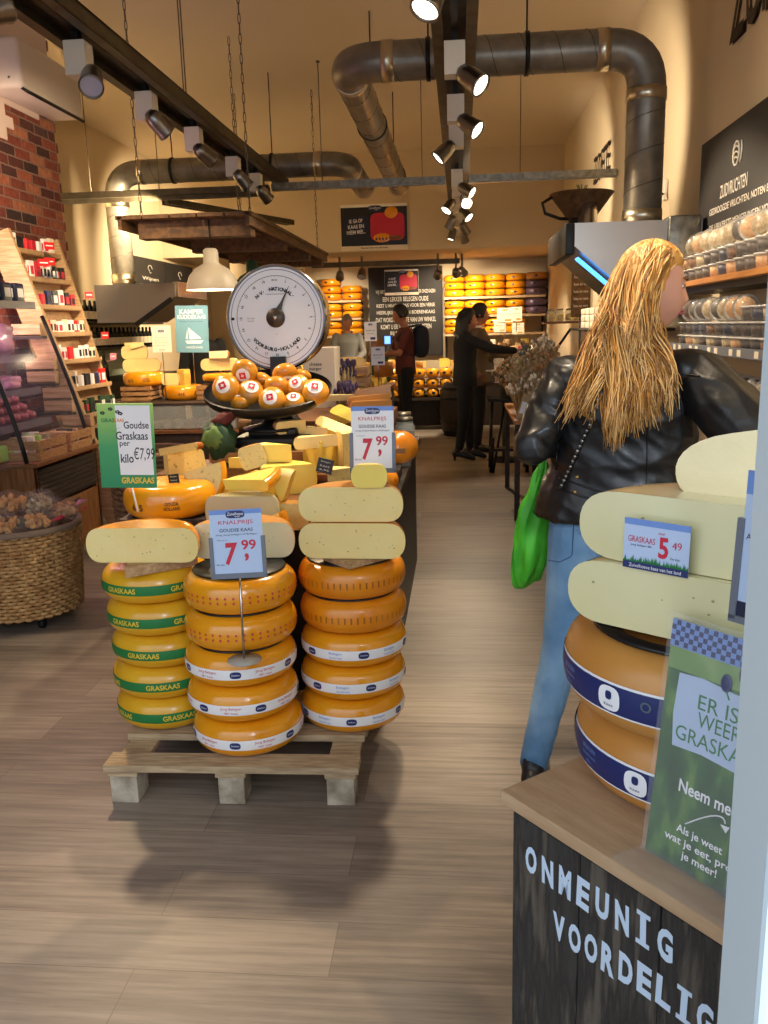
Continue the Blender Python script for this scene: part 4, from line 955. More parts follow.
# tall leaflet stand
t = thing('leaflet_stand', 'tall green leaflet stand with grass picture on the sales box', 'leaflet stand', (.227, .978, .85))
w_, h_ = .185, .300; bl = Vector((.227, .976, .8515)) ; TL = frame(bl, U, UZ + V*.12)
D('grass_photo', '1d4a1c', .35, coat=.5, col2='6f9a3a', nscale=26, stretch=(1.6, 1.6, .5), ramp=(.38, .72), col3='2f6428')
D('grass_light', '6f9748', .35, coat=.5, col2='9ab86a', nscale=18)
b = MB(); b.box((w_/2, h_/2, -.002), (w_, h_, .003), 0, M=TL); b.build('leaflet', ['grass_photo'], t)
b = MB(); b.box((w_/2, h_*.90, .0), (w_, h_*.20, .0012), 2, M=TL); b.box((w_/2, h_*.945, .0007), (w_, h_*.11, .001), 0, M=TL)
q = .0062
for i in range(int(w_/q)+1):
    for j in range(5):
        if (i+j) % 2: b.add([(i*q, h_-.0005-j*q, .0015), (i*q+q*.95, h_-.0005-j*q, .0015), (i*q+q*.95, h_-.0005-(j+1)*q, .0015), (i*q, h_-.0005-(j+1)*q, .0015)], [(3,2,1,0)], 1, False, TL)
pts = [(.018, h_*.79), (.05, h_*.80), (.09, h_*.785), (w_, h_*.78), (w_, h_*.50), (.12, h_*.485), (.06, h_*.50), (.02, h_*.49), (.016, h_*.62)]
b.prism(pts, .0, .0013, 3, TL); b.build('printed_panel', ['sky_blue', 'navy', 'grass_light', 'pale_blue'], t)
b = MB(); z = .0018
b.text('ER IS', (.074, h_*.705), .018, .052, 0, TL, z=z); b.text('WEER', (.078, h_*.635), .018, .056, 0, TL, z=z); b.text('GRASKAAS!', (.082, h_*.555), .018, .118, 0, TL, z=z)
b.text('Neem mee', (.076, h_*.345), .016, .078, 1, TL, z=z, bold=.02); b.text('Als je weet', (.072, h_*.165), .013, .062, 1, TL, z=z, bold=.015); b.text('wat je eet, proef', (.078, h_*.115), .013, .104, 1, TL, z=z, bold=.015); b.text('je meer!', (.076, h_*.065), .013, .048, 1, TL, z=z, bold=.015)
b.tube([TL @ Vector((.052+.05*math.sin(k/9*1.5), h_*.20+.030*math.sin(k/9*2.2), z)) for k in range(10)], .0009, 5, 1)
b.add([(.096, h_*.27, z), (.104, h_*.245, z), (.108, h_*.275, z)], [(0,1,2)], 1, False, TL)
b.ell((.080, h_*.815, .002), (.0075, .011, .002), 2, 12, TL); b.tube([TL @ Vector((.081, h_*.785, z)), TL @ Vector((.086, h_*.755, z))], .001, 5, 0)
n = 20; b.add([(.128+.034*math.copysign(abs(math.cos(2*PI*i/n))**.6, math.cos(2*PI*i/n)), h_*.87+.016*math.copysign(abs(math.sin(2*PI*i/n))**.6, math.sin(2*PI*i/n)), .0022) for i in range(n)], [tuple(range(n))], 3, False, TL)
b.text('Zuivelhoeve', (.130, h_*.87), .012, .055, 1, TL, z=.0028, shear=.25)
b.build('lettering', ['dgreen', 'white_text', 'navy', 'navy_dark'], t)
b = MB(); b.box((w_/2, h_/2+.004, .004), (w_+.006, h_+.008, .0015), 0, M=TL); b.box((w_/2, .004, .03), (w_+.006, .003, .06), 0, M=TL); b.build('clear_holder', ['clear_sheet'], t)
# sign in grey holder beside the door post, small navy based card
p = at(746, 545, Y=.94); TS = frame(p, U, UZ + V*.06 - U*.05)
t = thing('price_sign', 'tall pale blue sign in a grey holder half hidden by the door post', 'sign', (p.x, p.y, .85))
b = MB(); b.box((.045, .0, 0), (.10, .165, .0015), 0, M=TS); b.box((.045, .07, .0006), (.10, .026, .0015), 1, M=TS); b.box((.045, -.074, .0006), (.10, .02, .0015), 2, M=TS)
b.build('card', ['pale_blue', 'sky_blue', 'navy_dark'], t)
b = MB(); b.box((-.007, -.028, 0), (.008, .115, .007), 0, M=TS); b.box((.045, -.085, 0), (.112, .008, .007), 0, M=TS); b.build('holder', ['holder_grey'], t)
b = MB(); q = TS @ Vector((.045, -.085, -.004)); b.tube([q, (q.x, q.y, .852)], .003, 8); b.lathe([(0, 0), (.03, 0), (.03, .003), (0, .003)], 20, 0, TM((q.x, q.y, .851))); b.build('stem', ['holder_grey'], t)
b = MB(); b.text('GRASKAAS', (.03, .025), .008, .05, 0, TS, z=.0012); b.text('Actie', (.01, .01), .007, .02, 1, TS, z=.0012); b.text('5', (.03, -.035), .05, .02, 0, TS, z=.0012, bold=.02); b.build('lettering', ['red', 'dark_text'], t)
p = at(733, 856, Y=.88); TS = frame(p, U, UZ + V*.15)
t = thing('info_card', 'small white card with navy foot standing beside the leaflet stand', 'card', (p.x, p.y, .85))
b = MB(); b.box((.045, .0, 0), (.09, .085, .0015), 0, M=TS); b.box((.045, -.036, .0006), (.09, .012, .0015), 1, M=TS); b.build('card', ['pale_blue', 'navy'], t)
b = MB(); b.box((.045, .0, .003), (.095, .09, .001), 0, M=TS); b.box((.045, -.045, .01), (.095, .002, .02), 0, M=TS); b.build('clear_holder', ['clear_sheet'], t)
# ================================================================== people
def head_fn(d):
    x, y, z = d.x, d.y, d.z
    X = x*.076; Y = y*.097; Z = z*.118
    if z < 0:
        X *= 1-.34*(-z)**1.6
        if y < 0: Y *= 1-.42*(-z)**.8
        else: Y *= 1+.02*(-z)
    if y > 0:
        g = lambda cx, cz, sx, sz: math.exp(-((abs(x)-cx)/sx)**2-((z-cz)/sz)**2)
        nz = math.exp(-(x/.17)**2)
        Y += .006*g(.25, .16, .3, .10) - .009*g(.38, .03, .18, .14)
        if -.42 < z < .12: Y += .023*nz*max(0, (.12-z)/.42)**1.15 if z > -.30 else .023*nz*max(0, (z+.42)/.12)
        Y += .0065*math.exp(-(x/.34)**2)*(math.exp(-((z+.52)/.055)**2)+.9*math.exp(-((z+.66)/.055)**2)) - .004*math.exp(-(x/.4)**2-((z+.76)/.05)**2)
        Y += .015*math.exp(-(x/.38)**2-((z+.90)/.15)**2)
        Y += .004*g(.55, -.25, .25, .2) + .010*math.exp(-(x/.55)**2-((z+.55)/.38)**2)
    return Vector((X, Y, Z))
def add_hand(mb, w, d, n_, s=1.0, curl=.5, side=1):
    "hand at wrist w pointing along d, back of the hand toward n_"
    d = Vector(d).normalized(); n_ = Vector(n_); n_ = (n_-d*n_.dot(d)).normalized(); x = d.cross(n_)*side
    T = Matrix((( x.x, d.x, n_.x, w[0]), (x.y, d.y, n_.y, w[1]), (x.z, d.z, n_.z, w[2]), (0, 0, 0, 1)))
    mb.ell((0, .045*s, 0), (.038*s, .052*s, .015*s), 0, 14, T)
    for i, (fx, L) in enumerate(((-.028, .062), (-.010, .073), (.009, .070), (.027, .056))):
        p0 = Vector((fx*s, .082*s, 0)); pts = [Vector((fx*.8*s, .05*s, 0)), p0]; a = 0; p = p0
        for k in range(3):
            a += curl*(.5+.25*k); p = p + Vector((0, math.cos(a), -math.sin(a)))*(L*s*(.42, .32, .26)[k]); pts.append(p)
        mb.tube(pts, [.0085*s, .0088*s, .0082*s, .0076*s, .006*s], 8, 0, T)
    mb.tube([Vector((-.02*s, .02*s, -.004)), Vector((-.045*s, .042*s, -.012*s)), Vector((-.052*s, .068*s, -.02*s)), Vector((-.044*s, .09*s, -.026*s))], [.012*s, .011*s, .0095*s, .007*s], 8, 0, T)
DEF = dict(pelvis=(0, 0, .93), waist=(0, 0, 1.09), chest=(0, .01, 1.27), neck=(0, -.01, 1.42), head=(0, .015, 1.575),
    shL=(-.175, 0, 1.37), shR=(.175, 0, 1.37), elL=(-.23, -.02, 1.10), elR=(.23, -.02, 1.10), wrL=(-.24, .08, .87), wrR=(.24, .08, .87),
    hiL=(-.09, 0, .90), hiR=(.09, 0, .90), knL=(-.1, .01, .49), knR=(.1, .01, .49), anL=(-.1, -.02, .08), anR=(.1, -.02, .08))
def ring(c, sx, sy, xd, yd, n=20):
    return [Vector(c)+xd*math.cos(2*PI*i/n)*sx+yd*math.sin(2*PI*i/n)*sy for i in range(n)]
def torso(mb, J, rows):
    "rows: (t joint pair, lerp, half width, half depth)"
    rs = []; s = (Vector(J['shR'])-Vector(J['shL'])); s.z = 0; s.normalize(); f = Vector((-s.y, s.x, 0))
    for a, c, k, sx, sy in rows: rs.append(ring(Vector(J[a]).lerp(Vector(J[c]), k), sx, sy, s, f))
    mb.loft(rs)
BODY = [('pelvis','waist',-.55,.06,.07), ('pelvis','waist',-.35,.14,.10), ('pelvis','waist',0,.165,.112), ('pelvis','waist',.4,.15,.1), ('waist','chest',0,.128,.088), ('waist','chest',.5,.14,.098), ('chest','neck',0,.155,.108), ('chest','neck',.45,.165,.095), ('chest','neck',.75,.13,.075), ('chest','neck',.95,.065,.06), ('neck','head',.1,.052,.055)]
def limb(mb, pts, rs, sub=3):
    P = [Vector(p) for p in pts]; out = []; R_ = []
    for i in range(len(P)-1):
        for k in range(sub):
            t = k/sub; out.append(P[i].lerp(P[i+1], t)); R_.append(lerp(rs[i], rs[i+1], t))
    out.append(P[-1]); R_.append(rs[-1])
    mb.tube(out, R_, 14); mb.ell(out[0], R_[0], 0, 12); mb.ell(out[-1], R_[-1], 0, 12)
    for i in range(1, len(P)-1): mb.ell(P[i], rs[i], 0, 12)
def person(name, label, loc, rz, J=None, vox=.011, sc=1.0, heading=0, tilt=0, hands=None, group=None, skin='skin_dim', feet=True, bulk=1.0):
    t = thing(name, label, 'person', loc, rz, group); T = TM(loc, (0, 0, rz), (sc, sc, sc))
    q = dict(DEF); q.update(J or {}); Jw = {k: T @ Vector(v) for k, v in q.items()}
    f = T.to_3x3() @ Vector((0, 1, 0)); f.normalize(); s = T.to_3x3() @ Vector((1, 0, 0)); s.normalize()
    HM = Matrix.Translation(Jw['head']) @ Euler((tilt, 0, rz+heading)).to_matrix().to_4x4() @ Matrix.Scale(sc, 4)
    b = MB(); torso(b, Jw, [(a, c, k, x*sc*.94, y*sc*.94) for a, c, k, x, y in BODY])
    b.ell((0, 0, 0), (1, 1, 1), 0, 56, HM, fn=head_fn)
    for sd in (-1, 1): b.ell((sd*.077, -.008, -.005), (.008, .018, .03), 0, 12, HM, rot=(0, 0, sd*.3))
    limb(b, [Jw['neck'], Jw['neck'].lerp(Jw['head'], .55)], [.052*sc, .047*sc])
    for S_ in 'LR':
        limb(b, [Jw['sh'+S_], Jw['el'+S_], Jw['wr'+S_]], [.050*sc, .038*sc, .026*sc])
        limb(b, [Jw['hi'+S_], Jw['kn'+S_], Jw['an'+S_]], [.082*sc, .052*sc, .036*sc])
        tv = Jw['an'+S_] + f*.13*sc; tv.z = loc[2]+.035; limb(b, [Jw['an'+S_]-Vector((0,0,.03*sc)), tv], [.036*sc, .028*sc], 2)
        hd = (hands or {}).get(S_, {}); d = hd.get('d', tuple(Jw['wr'+S_]-Jw['el'+S_])); nn = hd.get('n', tuple(s*(1 if S_ == 'R' else -1)+Vector((0,0,.1))))
        add_hand(b, Jw['wr'+S_], d, nn, sc, hd.get('curl', .35), hd.get('side', -1 if S_ == 'R' else 1))
    o = b.build('body', [skin], t)
    rebake(o, [('REMESH', dict(mode='VOXEL', voxel_size=vox)), ('SMOOTH', dict(factor=.5, iterations=2))])
    return t, Jw, HM, s, f
def displace(o, fn):
    me = o.data; ns = [v.normal.copy() for v in me.vertices]; cs_ = [v.co.copy() for v in me.vertices]; out = []
    for c, n_ in zip(cs_, ns): out.extend(c + n_*fn(c))
    me.vertices.foreach_set('co', out); me.update()
def garment(t, name, mt, build, vox=.012, smooth=3, noise=0, nsc=6, seed=0):
    b = MB(); build(b); o = b.build(name, [mt] if isinstance(mt, str) else mt, t)
    rebake(o, [('REMESH', dict(mode='VOXEL', voxel_size=vox)), ('SMOOTH', dict(factor=.5, iterations=smooth))])
    if noise:
        displace(o, lambda c: noise*(1-abs(mnoise.noise(Vector((c.x*nsc+seed, c.y*nsc, c.z*nsc*1.8))))*2.2))
    return o
def top_cloth(t, J, mt, sc=1, off=.018, long=True, hem=-.35, nm='jacket', vox=.012, noise=0, sleeve=(.062, .052, .040), extra=None, wide=1.0):
    def bf(b):
        rows = [('pelvis','waist',hem,.162*wide*sc+off,.115*sc+off), ('pelvis','waist',.3,.158*wide*sc+off,.11*sc+off), ('waist','chest',0,.142*wide*sc+off,.1*sc+off), ('waist','chest',.6,.155*wide*sc+off,.108*sc+off), ('chest','neck',.1,.168*sc+off,.112*sc+off), ('chest','neck',.5,.17*sc+off,.095*sc+off), ('chest','neck',.8,.125*sc+off,.07*sc+off), ('chest','neck',1.0,.06*sc+off,.058*sc+off)]
        torso(b, J, rows)
        for S_ in 'LR':
            el = J['el'+S_]; wr = J['wr'+S_]
            if long: limb(b, [J['sh'+S_], el, el.lerp(wr, .93)], [sleeve[0]*sc, sleeve[1]*sc, sleeve[2]*sc])
            else: limb(b, [J['sh'+S_], J['sh'+S_].lerp(el, .75)], [sleeve[0]*sc, sleeve[1]*sc])
        if extra: extra(b)
    return garment(t, nm, mt, bf, vox, noise=noise)
def trousers(t, J, mt, sc=1, hw=(.098, .066, .05), nm='trousers', vox=.012, noise=0, low=.9, wide=1.0):
    def bf(b):
        torso(b, J, [('pelvis','waist',-.5,.07*sc,.08*sc), ('pelvis','waist',-.3,.155*wide*sc,.118*sc), ('pelvis','waist',0,.172*wide*sc,.122*sc), ('pelvis','waist',.5,.155*wide*sc,.108*sc)])
        for S_ in 'LR': limb(b, [J['hi'+S_], J['kn'+S_], J['kn'+S_].lerp(J['an'+S_], low)], [hw[0]*sc, hw[1]*sc, hw[2]*sc])
    return garment(t, nm, mt, bf, vox, noise=noise)
def shoes(t, J, mt, f, z0, sc=1, heel=0):
    for S_ in 'LR':
        def bf(b):
            a = J['an'+S_].copy(); toe = a + f*.16*sc; toe.z = z0+.03; hl = a - f*.05*sc; hl.z = z0+.04+heel
            limb(b, [hl, a.lerp(toe, .5)+Vector((0,0,-.01)), toe], [.036*sc, .04*sc, .028*sc]); limb(b, [a+Vector((0,0,.04)), hl.lerp(a, .7)], [.042*sc, .04*sc])
            if heel: b.tube([(hl.x, hl.y, z0+.06), (hl.x, hl.y, z0)], [.02, .012], 10)
        garment(t, 'shoe', mt, bf, .009, 1)
def hair_cap(t, HM, mt, grow=1.1, back=.0, low=-.35, nm='hair', n=40, front=.45, steep=1.6):
    b = MB()
    def fn(d):
        p = head_fn(d)*grow; a = d.y
        lim = low if a < front*.6 else lerp(low, .55, min(1, (a-front*.6)/(1-front*.6)*steep))
        k = 1 if d.z > lim else max(.80, 1-(lim-d.z)*1.6)
        q = 1+.02*mnoise.noise(d*7); p = p*k*q; p.z += .004
        return p
    b.ell((0, 0, 0), (1, 1, 1), 0, n, HM, fn=fn); return b.build(nm, [mt], t)
# ------------------------------------------------------------------ the blonde woman
LW = Vector((.455, 2.6, 0)); RZ = dg(-14); TW = TM(LW, (0, 0, RZ)); IW = TW.inverted()
L_ = lambda v: tuple(IW @ Vector(v))
JW = dict(pelvis=L_((.450, 2.60, .93)), waist=L_((.472, 2.59, 1.08)), chest=L_((.485, 2.58, 1.24)), neck=L_((.505, 2.58, 1.395)), head=L_((.548, 2.60, 1.592)),
    shL=L_((.305, 2.62, 1.325)), shR=L_((.665, 2.52, 1.345)), elL=L_((.212, 2.52, 1.145)), wrL=L_((.292, 2.70, 1.155)), elR=L_((.825, 2.32, 1.14)), wrR=L_((.905, 2.50, 1.30)),
    hiL=L_((.365, 2.62, .88)), hiR=L_((.535, 2.58, .88)), knL=L_((.318, 2.60, .49)), anL=L_((.235, 2.61, .075)), knR=L_((.56, 2.56, .48)), anR=L_((.60, 2.60, .09)))
t, J, HM, s, f = person('person', 'person with long wavy blond hair in black leather jacket and jeans', tuple(LW), RZ, JW, vox=.006, heading=dg(-86)-RZ, tilt=dg(-4), skin='skin',
    hands={'L': dict(d=(-.2, .5, -.8), n=(-1, -.3, 0), curl=.9), 'R': dict(d=(.55, .6, .35), n=(-.3, -.5, 1), curl=.5)})
def shoulder_pads(b):
    b.tube([J['shR'], J['shR'].lerp(J['elR'], .5), J['elR']], [.075, .085, .07], 16)
    b.ell(J['shR']+Vector((-.02, 0, .01)), (.085, .075, .06), 0, 16); b.ell(J['shL']+Vector((.02, 0, .01)), (.08, .075, .06), 0, 16)
    b.ell(J['chest']+Vector((-.02, -.05, .02)), (.15, .08, .12), 0, 16)
top_cloth(t, J, 'leather', off=.024, hem=-.12, nm='leather_jacket', vox=.0065, noise=.008, sleeve=(.068, .052, .043), extra=shoulder_pads, wide=1.22)
trousers(t, J, 'denim', nm='jeans', vox=.007, noise=.002, hw=(.092, .062, .046), low=1.0, wide=.97)
shoes(t, J, 'black_plastic', Vector((f.x, f.y, 0)), 0)
displace([c for c in t.children if c.name.startswith('leather_jacket')][0], lambda c: .0032*(1-abs(mnoise.noise(Vector((c.x*13+4, c.y*13, c.z*24+c.x*14))))*2.4))
# jacket details: back seam, yoke seam, belt at the hem, collar, shoulder strap seams, studs
def surf(o, p, d):
    im = t.matrix_world.inverted(); ok, loc, n_, _ = o.ray_cast(im @ Vector(p), (im.to_3x3() @ Vector(d)).normalized())
    return (t.matrix_world @ loc, t.matrix_world.to_3x3() @ n_) if ok else (None, None)
jk = [c for c in t.children if c.name.startswith('leather_jacket')][0]; jn = [c for c in t.children if c.name.startswith('jeans')][0]
bpy.context.view_layer.update()
vd = Vector((.24, .97, 0))
def seam(o, pix, r, mt, nm, k=24, Y0=1.9, lab=None):
    pts = []
    for i in range(k):
        f_ = i/(k-1)*(len(pix)-1); a = min(int(f_), len(pix)-2); px = lerp(pix[a][0], pix[a+1][0], f_-a); py = lerp(pix[a][1], pix[a+1][1], f_-a)
        d = fw + rt*((px-384)/F) - up*((py-512)/F); p, n_ = surf(o, CAM, d)
        if p is not None: pts.append(p+n_*r*.4)
    if len(pts) > 2:
        b = MB(); b.tube(pts, r, 6); o2 = b.build(nm, [mt], t); return o2
for pix in ([(655, 372), (700, 376)], [(648, 395), (646, 505)], [(672, 345), (684, 420)], [(560, 400), (556, 470)]): seam(jk, pix, .0022, 'leather_seam', 'jacket_seam')
for pix in ([(560, 478), (600, 492), (650, 500), (700, 498)], [(556, 488), (600, 502), (650, 509), (700, 508)]): seam(jk, pix, .003, 'leather', 'hem_strap')
for px, py in ((577, 477), (647, 486), (575, 492)):
    d = fw + rt*((px-384)/F) - up*((py-512)/F); p, n_ = surf(jk, CAM, d)
    if p is not None:
        b = MB(); b.ell(p, .006, 0, 12); b.build('stud', ['brass'], t)
# jeans pocket stitching
for pix in ([(541, 532), (547, 560), (560, 562), (572, 556), (574, 520)],): seam(jn, pix, .0016, 'denim_seam', 'pocket_seam', 30)
# bag chain over the back
pix = [(598, 400), (590, 425), (580, 447), (571, 468), (562, 488)]
pts = []
for i in range(34):
    f_ = i/33*4; a = min(int(f_), 3); px = lerp(pix[a][0], pix[a+1][0], f_-a); py = lerp(pix[a][1], pix[a+1][1], f_-a); d = fw + rt*((px-384)/F) - up*((py-512)/F); p, n_ = surf(jk, CAM, d)
    if p is not None: pts.append(p+n_*.006)
b = MB()
for i, p in enumerate(pts): b.ell(p, (.0062, .0045, .0062), i % 2, 8)
b.build('bag_chain', ['steel', 'black_metal'], t)
# eye, brow, lips
b = MB()
for sd in (-1, 1): b.ell((sd*.031, .079, .006), (.011, .009, .006), 0, 14, HM); b.ell((sd*.031, .0865, .005), (.005, .003, .005), 1, 10, HM)
b.build('eyes', ['eye_white', 'iris'], t)
b = MB()
for sd in (-1, 1): b.tube([HM @ Vector((sd*(.016+.012*i), .096-.004*i*i*.5, .026+.003*(i % 2))) for i in range(4)], [.0022, .003, .0028, .0015], 6)
for sd in (-1, 1): b.tube([HM @ Vector((sd*(.020+.008*i), .094-.002*i, .012-.002*abs(i-1.5))) for i in range(4)], .0014, 5)
b.build('brows_and_lashes', ['hair_brown'], t)
b = MB(); b.ell((0, .0965, -.0615), (.019, .0095, .0055), 0, 16, HM); b.ell((0, .0945, -.0695), (.017, .0095, .0062), 0, 16, HM); b.build('lips', ['lips'], t)
# hair: cap plus many wavy locks
hc = hair_cap(t, HM, 'hair_gold', grow=1.10, low=-.9, n=64, front=-.05, steep=2.6)
rr = random.Random(5)
def clump(mb, az, el, end, spread=.016, r=.0026, wav=.012, cols=(0, 1), cnt=11, n=17, mid=None, up_=.05, cf=3):
    "a lock of hair: strands that start together on the skull (az 0 = face, 180 = back) and taper to a shared tip"
    a = dg(az); d = Vector((math.sin(a)*math.cos(el), math.cos(a)*math.cos(el), math.sin(el))); top = Vector((d.x*.12, -.01+d.y*.12, 1)).normalized()
    ph = rr.uniform(0, 6); w2 = rr.uniform(.7, 1.3); e = Vector(end)
    for q_ in range(cnt):
        dd = (d + Vector((rr.gauss(0, .07), rr.gauss(0, .07), rr.gauss(0, .07)))).normalized(); pts = []
        for i in range(6):
            q = top.lerp(dd, i/5).normalized(); pts.append(HM @ (head_fn(q)*(1.115+rr.uniform(0, .03))))
        p0 = pts[-1]; c1 = p0 + (pts[-1]-pts[-2])*cf + Vector((0, 0, -up_)); ee = e + Vector((rr.gauss(0, .008), rr.gauss(0, .006), rr.gauss(0, .014))); m = p0.lerp(e, .55) + (mid or Vector())
        off = Vector((rr.gauss(0, spread), rr.gauss(0, spread*.45), 0)); ph2 = ph+rr.gauss(0, .35)
        for i in range(1, n+1):
            k = i/n; q = p0*(1-k)**3 + c1*3*k*(1-k)**2 + m*3*k*k*(1-k) + ee*k**3
            q = q + off*math.sin(PI*min(1, k*1.05))**.8 + Vector((1, -.25, 0))*wav*math.sin(ph2+k*8*w2)*k**.8 + Vector((0, 1, 0))*wav*.4*math.cos(ph2+k*8*w2)*k; pts.append(q)
        N = len(pts); rs = [r*(.6+.4*min(1, i/3))*(1 if i < N*.6 else 1-.8*((i-N*.6)/(N*.4))**1.3) for i in range(N)]
        mb.tube(pts, rs, 5, rr.choice(cols), flat=.7)
b = MB()
PAL = [(0, 1), (0, 0, 1), (0, 2), (1, 0, 1), (2, 0, 0)]
for i in range(22):
    k = i/21; clump(b, rr.uniform(205, 268), rr.uniform(-.15, .5), (.287+.085*k+rr.uniform(-.006, .006), rr.uniform(2.425, 2.46), 1.225+.04*math.sin(k*3)+rr.uniform(-.01, .05)), cols=rr.choice(PAL), mid=Vector((-.015, -.04, .0)), spread=.012)
for i in range(52):
    k = rr.random(); clump(b, rr.uniform(125, 235), rr.uniform(-.25, .6), (.395+.15*k+rr.uniform(-.01, .01), rr.uniform(2.375, 2.42), 1.165+.10*abs(k-.25)+rr.uniform(-.01, .07)), cols=rr.choice(PAL), mid=Vector((0, -.06, 0)), spread=.015)
for i in range(20):
    clump(b, rr.uniform(108, 140), rr.uniform(-.2, .5), (rr.uniform(.50, .59), rr.uniform(2.385, 2.43), rr.uniform(1.235, 1.36)), cols=rr.choice(PAL), mid=Vector((.012, -.05, 0)), spread=.012)
for i in range(26):
    clump(b, rr.uniform(112, 285), rr.uniform(.1, .8), (rr.uniform(.36, .57), rr.uniform(2.42, 2.46), rr.uniform(1.34, 1.46)), cols=rr.choice(PAL), spread=.012, cnt=9)
for i in range(6):
    clump(b, rr.uniform(-75, -30), rr.uniform(.2, .6), (.52, 2.68, 1.40), cols=(0, 1), spread=.008, cnt=7)
for i in range(24):
    clump(b, rr.uniform(62, 96), rr.uniform(.66, 1.1), (rr.uniform(.47, .53), rr.uniform(2.42, 2.45), rr.uniform(1.36, 1.46)), cols=rr.choice(PAL), spread=.006, cnt=9, cf=.15, up_=.0, mid=Vector((-.05, -.02, .07)))
for i in range(10):
    clump(b, rr.uniform(-60, 50), rr.uniform(.75, 1.1), (.54+rr.uniform(-.03, .01), 2.45, 1.45), cols=rr.choice(PAL), spread=.006, cnt=8, cf=.2, up_=.0, mid=Vector((-.06, -.01, .07)))
b.build('hair_locks', ['hair_gold', 'hair_light', 'hair_brown'], t)
# green shopping bag held by her left hand
tg = thing('shopping_bag', 'bright green plastic bag hanging from the left hand of the blond person', 'bag', (.22, 2.78, .62))
hp = J['wrL'] + Vector((-.02, .04, -.07))
b = MB(); rings = []
n = 28
prof = [(0, .010, .008), (.12, .022, .015), (.30, .05, .03), (.50, .068, .035), (.72, .072, .04), (.88, .062, .035), (1.0, .04, .02)]
for k, wx, wy in prof:
    c = hp.lerp(Vector((.222, 2.80, .625)), k); rings.append([c + Vector((wx*math.cos(2*PI*i/n)*(1+.12*math.sin(i*2.3+k*3)), wy*math.sin(2*PI*i/n)*(1+.25*math.sin(i*1.7+k*5)), (.03*math.cos(2*PI*i/n+.6) if k > .8 else 0))) for i in range(n)])
b.loft(rings); o = b.build('bag_body', ['green_bag'], tg)
rebake(o, [('SUBSURF', dict(levels=2, render_levels=2))])
displace(o, lambda c: .016*mnoise.noise(Vector((c.x*32, c.y*32, c.z*5))))
b = MB(); b.tube([hp+Vector((-.02, 0, .04)), hp+Vector((-.012, -.005, -.04)), hp+Vector((-.03, 0, -.12))], .012, 8, flat=.4); b.tube([hp+Vector((.02, 0, .05)), hp+Vector((.014, .005, -.04)), hp+Vector((.01, 0, -.13))], .012, 8, flat=.4); b.build('handle', ['green_bag'], tg)
# ================================================================== left side
def hull_box(px0, py0, px1, py1, Y): a = at(px0, py0, Y=Y); c = at(px1, py1, Y=Y); return a, c
# wicker basket on wheels
def wicker_basket(name, lb, c, r0_, r1_, z0, z1, rows=26, stakes=24, mt='wicker', oval_=1.0, rim='wicker_rim', casters=True, body_rect=None):
    t = thing(name, lb, 'basket', c); T = TM(c)
    b = MB(); n = stakes*4
    for k in range(rows):
        f_ = (k+.5)/rows; z = lerp(z0, z1, f_); r = lerp(r0_, r1_, f_); h = (z1-z0)/rows
        b.tube([T @ Vector(((r+.010*math.sin(stakes*2*PI*i/n+PI*(k % 2)))*math.cos(2*PI*i/n), oval_*(r+.010*math.sin(stakes*2*PI*i/n+PI*(k % 2)))*math.sin(2*PI*i/n), z)) for i in range(n+1)], h*.55, 5, flat=.55 if False else 1, caps=False)
    b.build('woven_body', [mt], t); b = MB()
    for i in range(stakes):
        a = 2*PI*i/stakes+.06; b.tube([T @ Vector((r0_*math.cos(a), oval_*r0_*math.sin(a), z0)), T @ Vector((r1_*math.cos(a), oval_*r1_*math.sin(a), z1))], .006, 5)
    b.build('stakes', [mt], t)
    b = MB(); b.tube([T @ Vector(((r1_+.004)*math.cos(2*PI*i/40), oval_*(r1_+.004)*math.sin(2*PI*i/40), z1+.005)) for i in range(41)], .018, 8, caps=False); b.build('rim', [rim], t)
    b = MB(); b.lathe([(0, z0), (r0_-.012, z0), (r1_-.02, z1-.02)], 32, 0, T @ TM(sc=(1, oval_, 1))); b.build('lining', ['wicker_dark'], t)
    if casters:
        for a in (.8, 2.3, 3.9, 5.5):
            b = MB(); b.tube([T @ Vector((r0_*.8*math.cos(a)-.012, r0_*.8*math.sin(a), .025)), T @ Vector((r0_*.8*math.cos(a)+.012, r0_*.8*math.sin(a), .025))], .025, 14); b.box(T @ Vector((r0_*.8*math.cos(a), r0_*.8*math.sin(a), .05)), (.03, .03, .03)); b.build('caster', ['black_rubber'], t)
    return t
wicker_basket('wicker_basket', 'large round wicker basket on casters at the left edge filled with bags', (-2.35, 4.22, 0), .275, .305, .065, .52, 24, 34)
def snack_bag(c, r, rot, lb, fill='cookie', extra='red', seed=0, gr='snack bags in the wicker basket'):
    t = thing('snack_bag', lb, 'bag', c, 0, gr); rg = random.Random(seed); T = TM(c, rot)
    b = MB(); b.ell((0, 0, 0), (r, r*.8, r*.6), 0, 28, T, fn=crumple(seed, .10, 2.2)); b.build('clear_wrap', ['cellophane'], t)
    b = MB()
    for i in range(30):
        d = Vector((rg.gauss(0, 1), rg.gauss(0, 1), rg.gauss(0, .7))).normalized()*rg.uniform(.3, .84)
        b.ell((d.x*r*.95, d.y*r*.75, d.z*r*.55), (r*.17, r*.17, r*.07), 0, 8, T, rot=(rg.uniform(0, 3), rg.uniform(0, 3), 0))
    b.build('cookies', [fill], t)
    b = MB(); b.loft([[T @ Vector((r*(.55+.5*k)+.01*j, r*sy*(.12+.28*k), r*sz*.05+.02*k)) for j, (sy, sz) in enumerate(((-1, -1), (1, -1), (1, 1), (-1, 1)))] for k in (0, .5, 1)], 0); b.build('gathered_end', [extra], t)
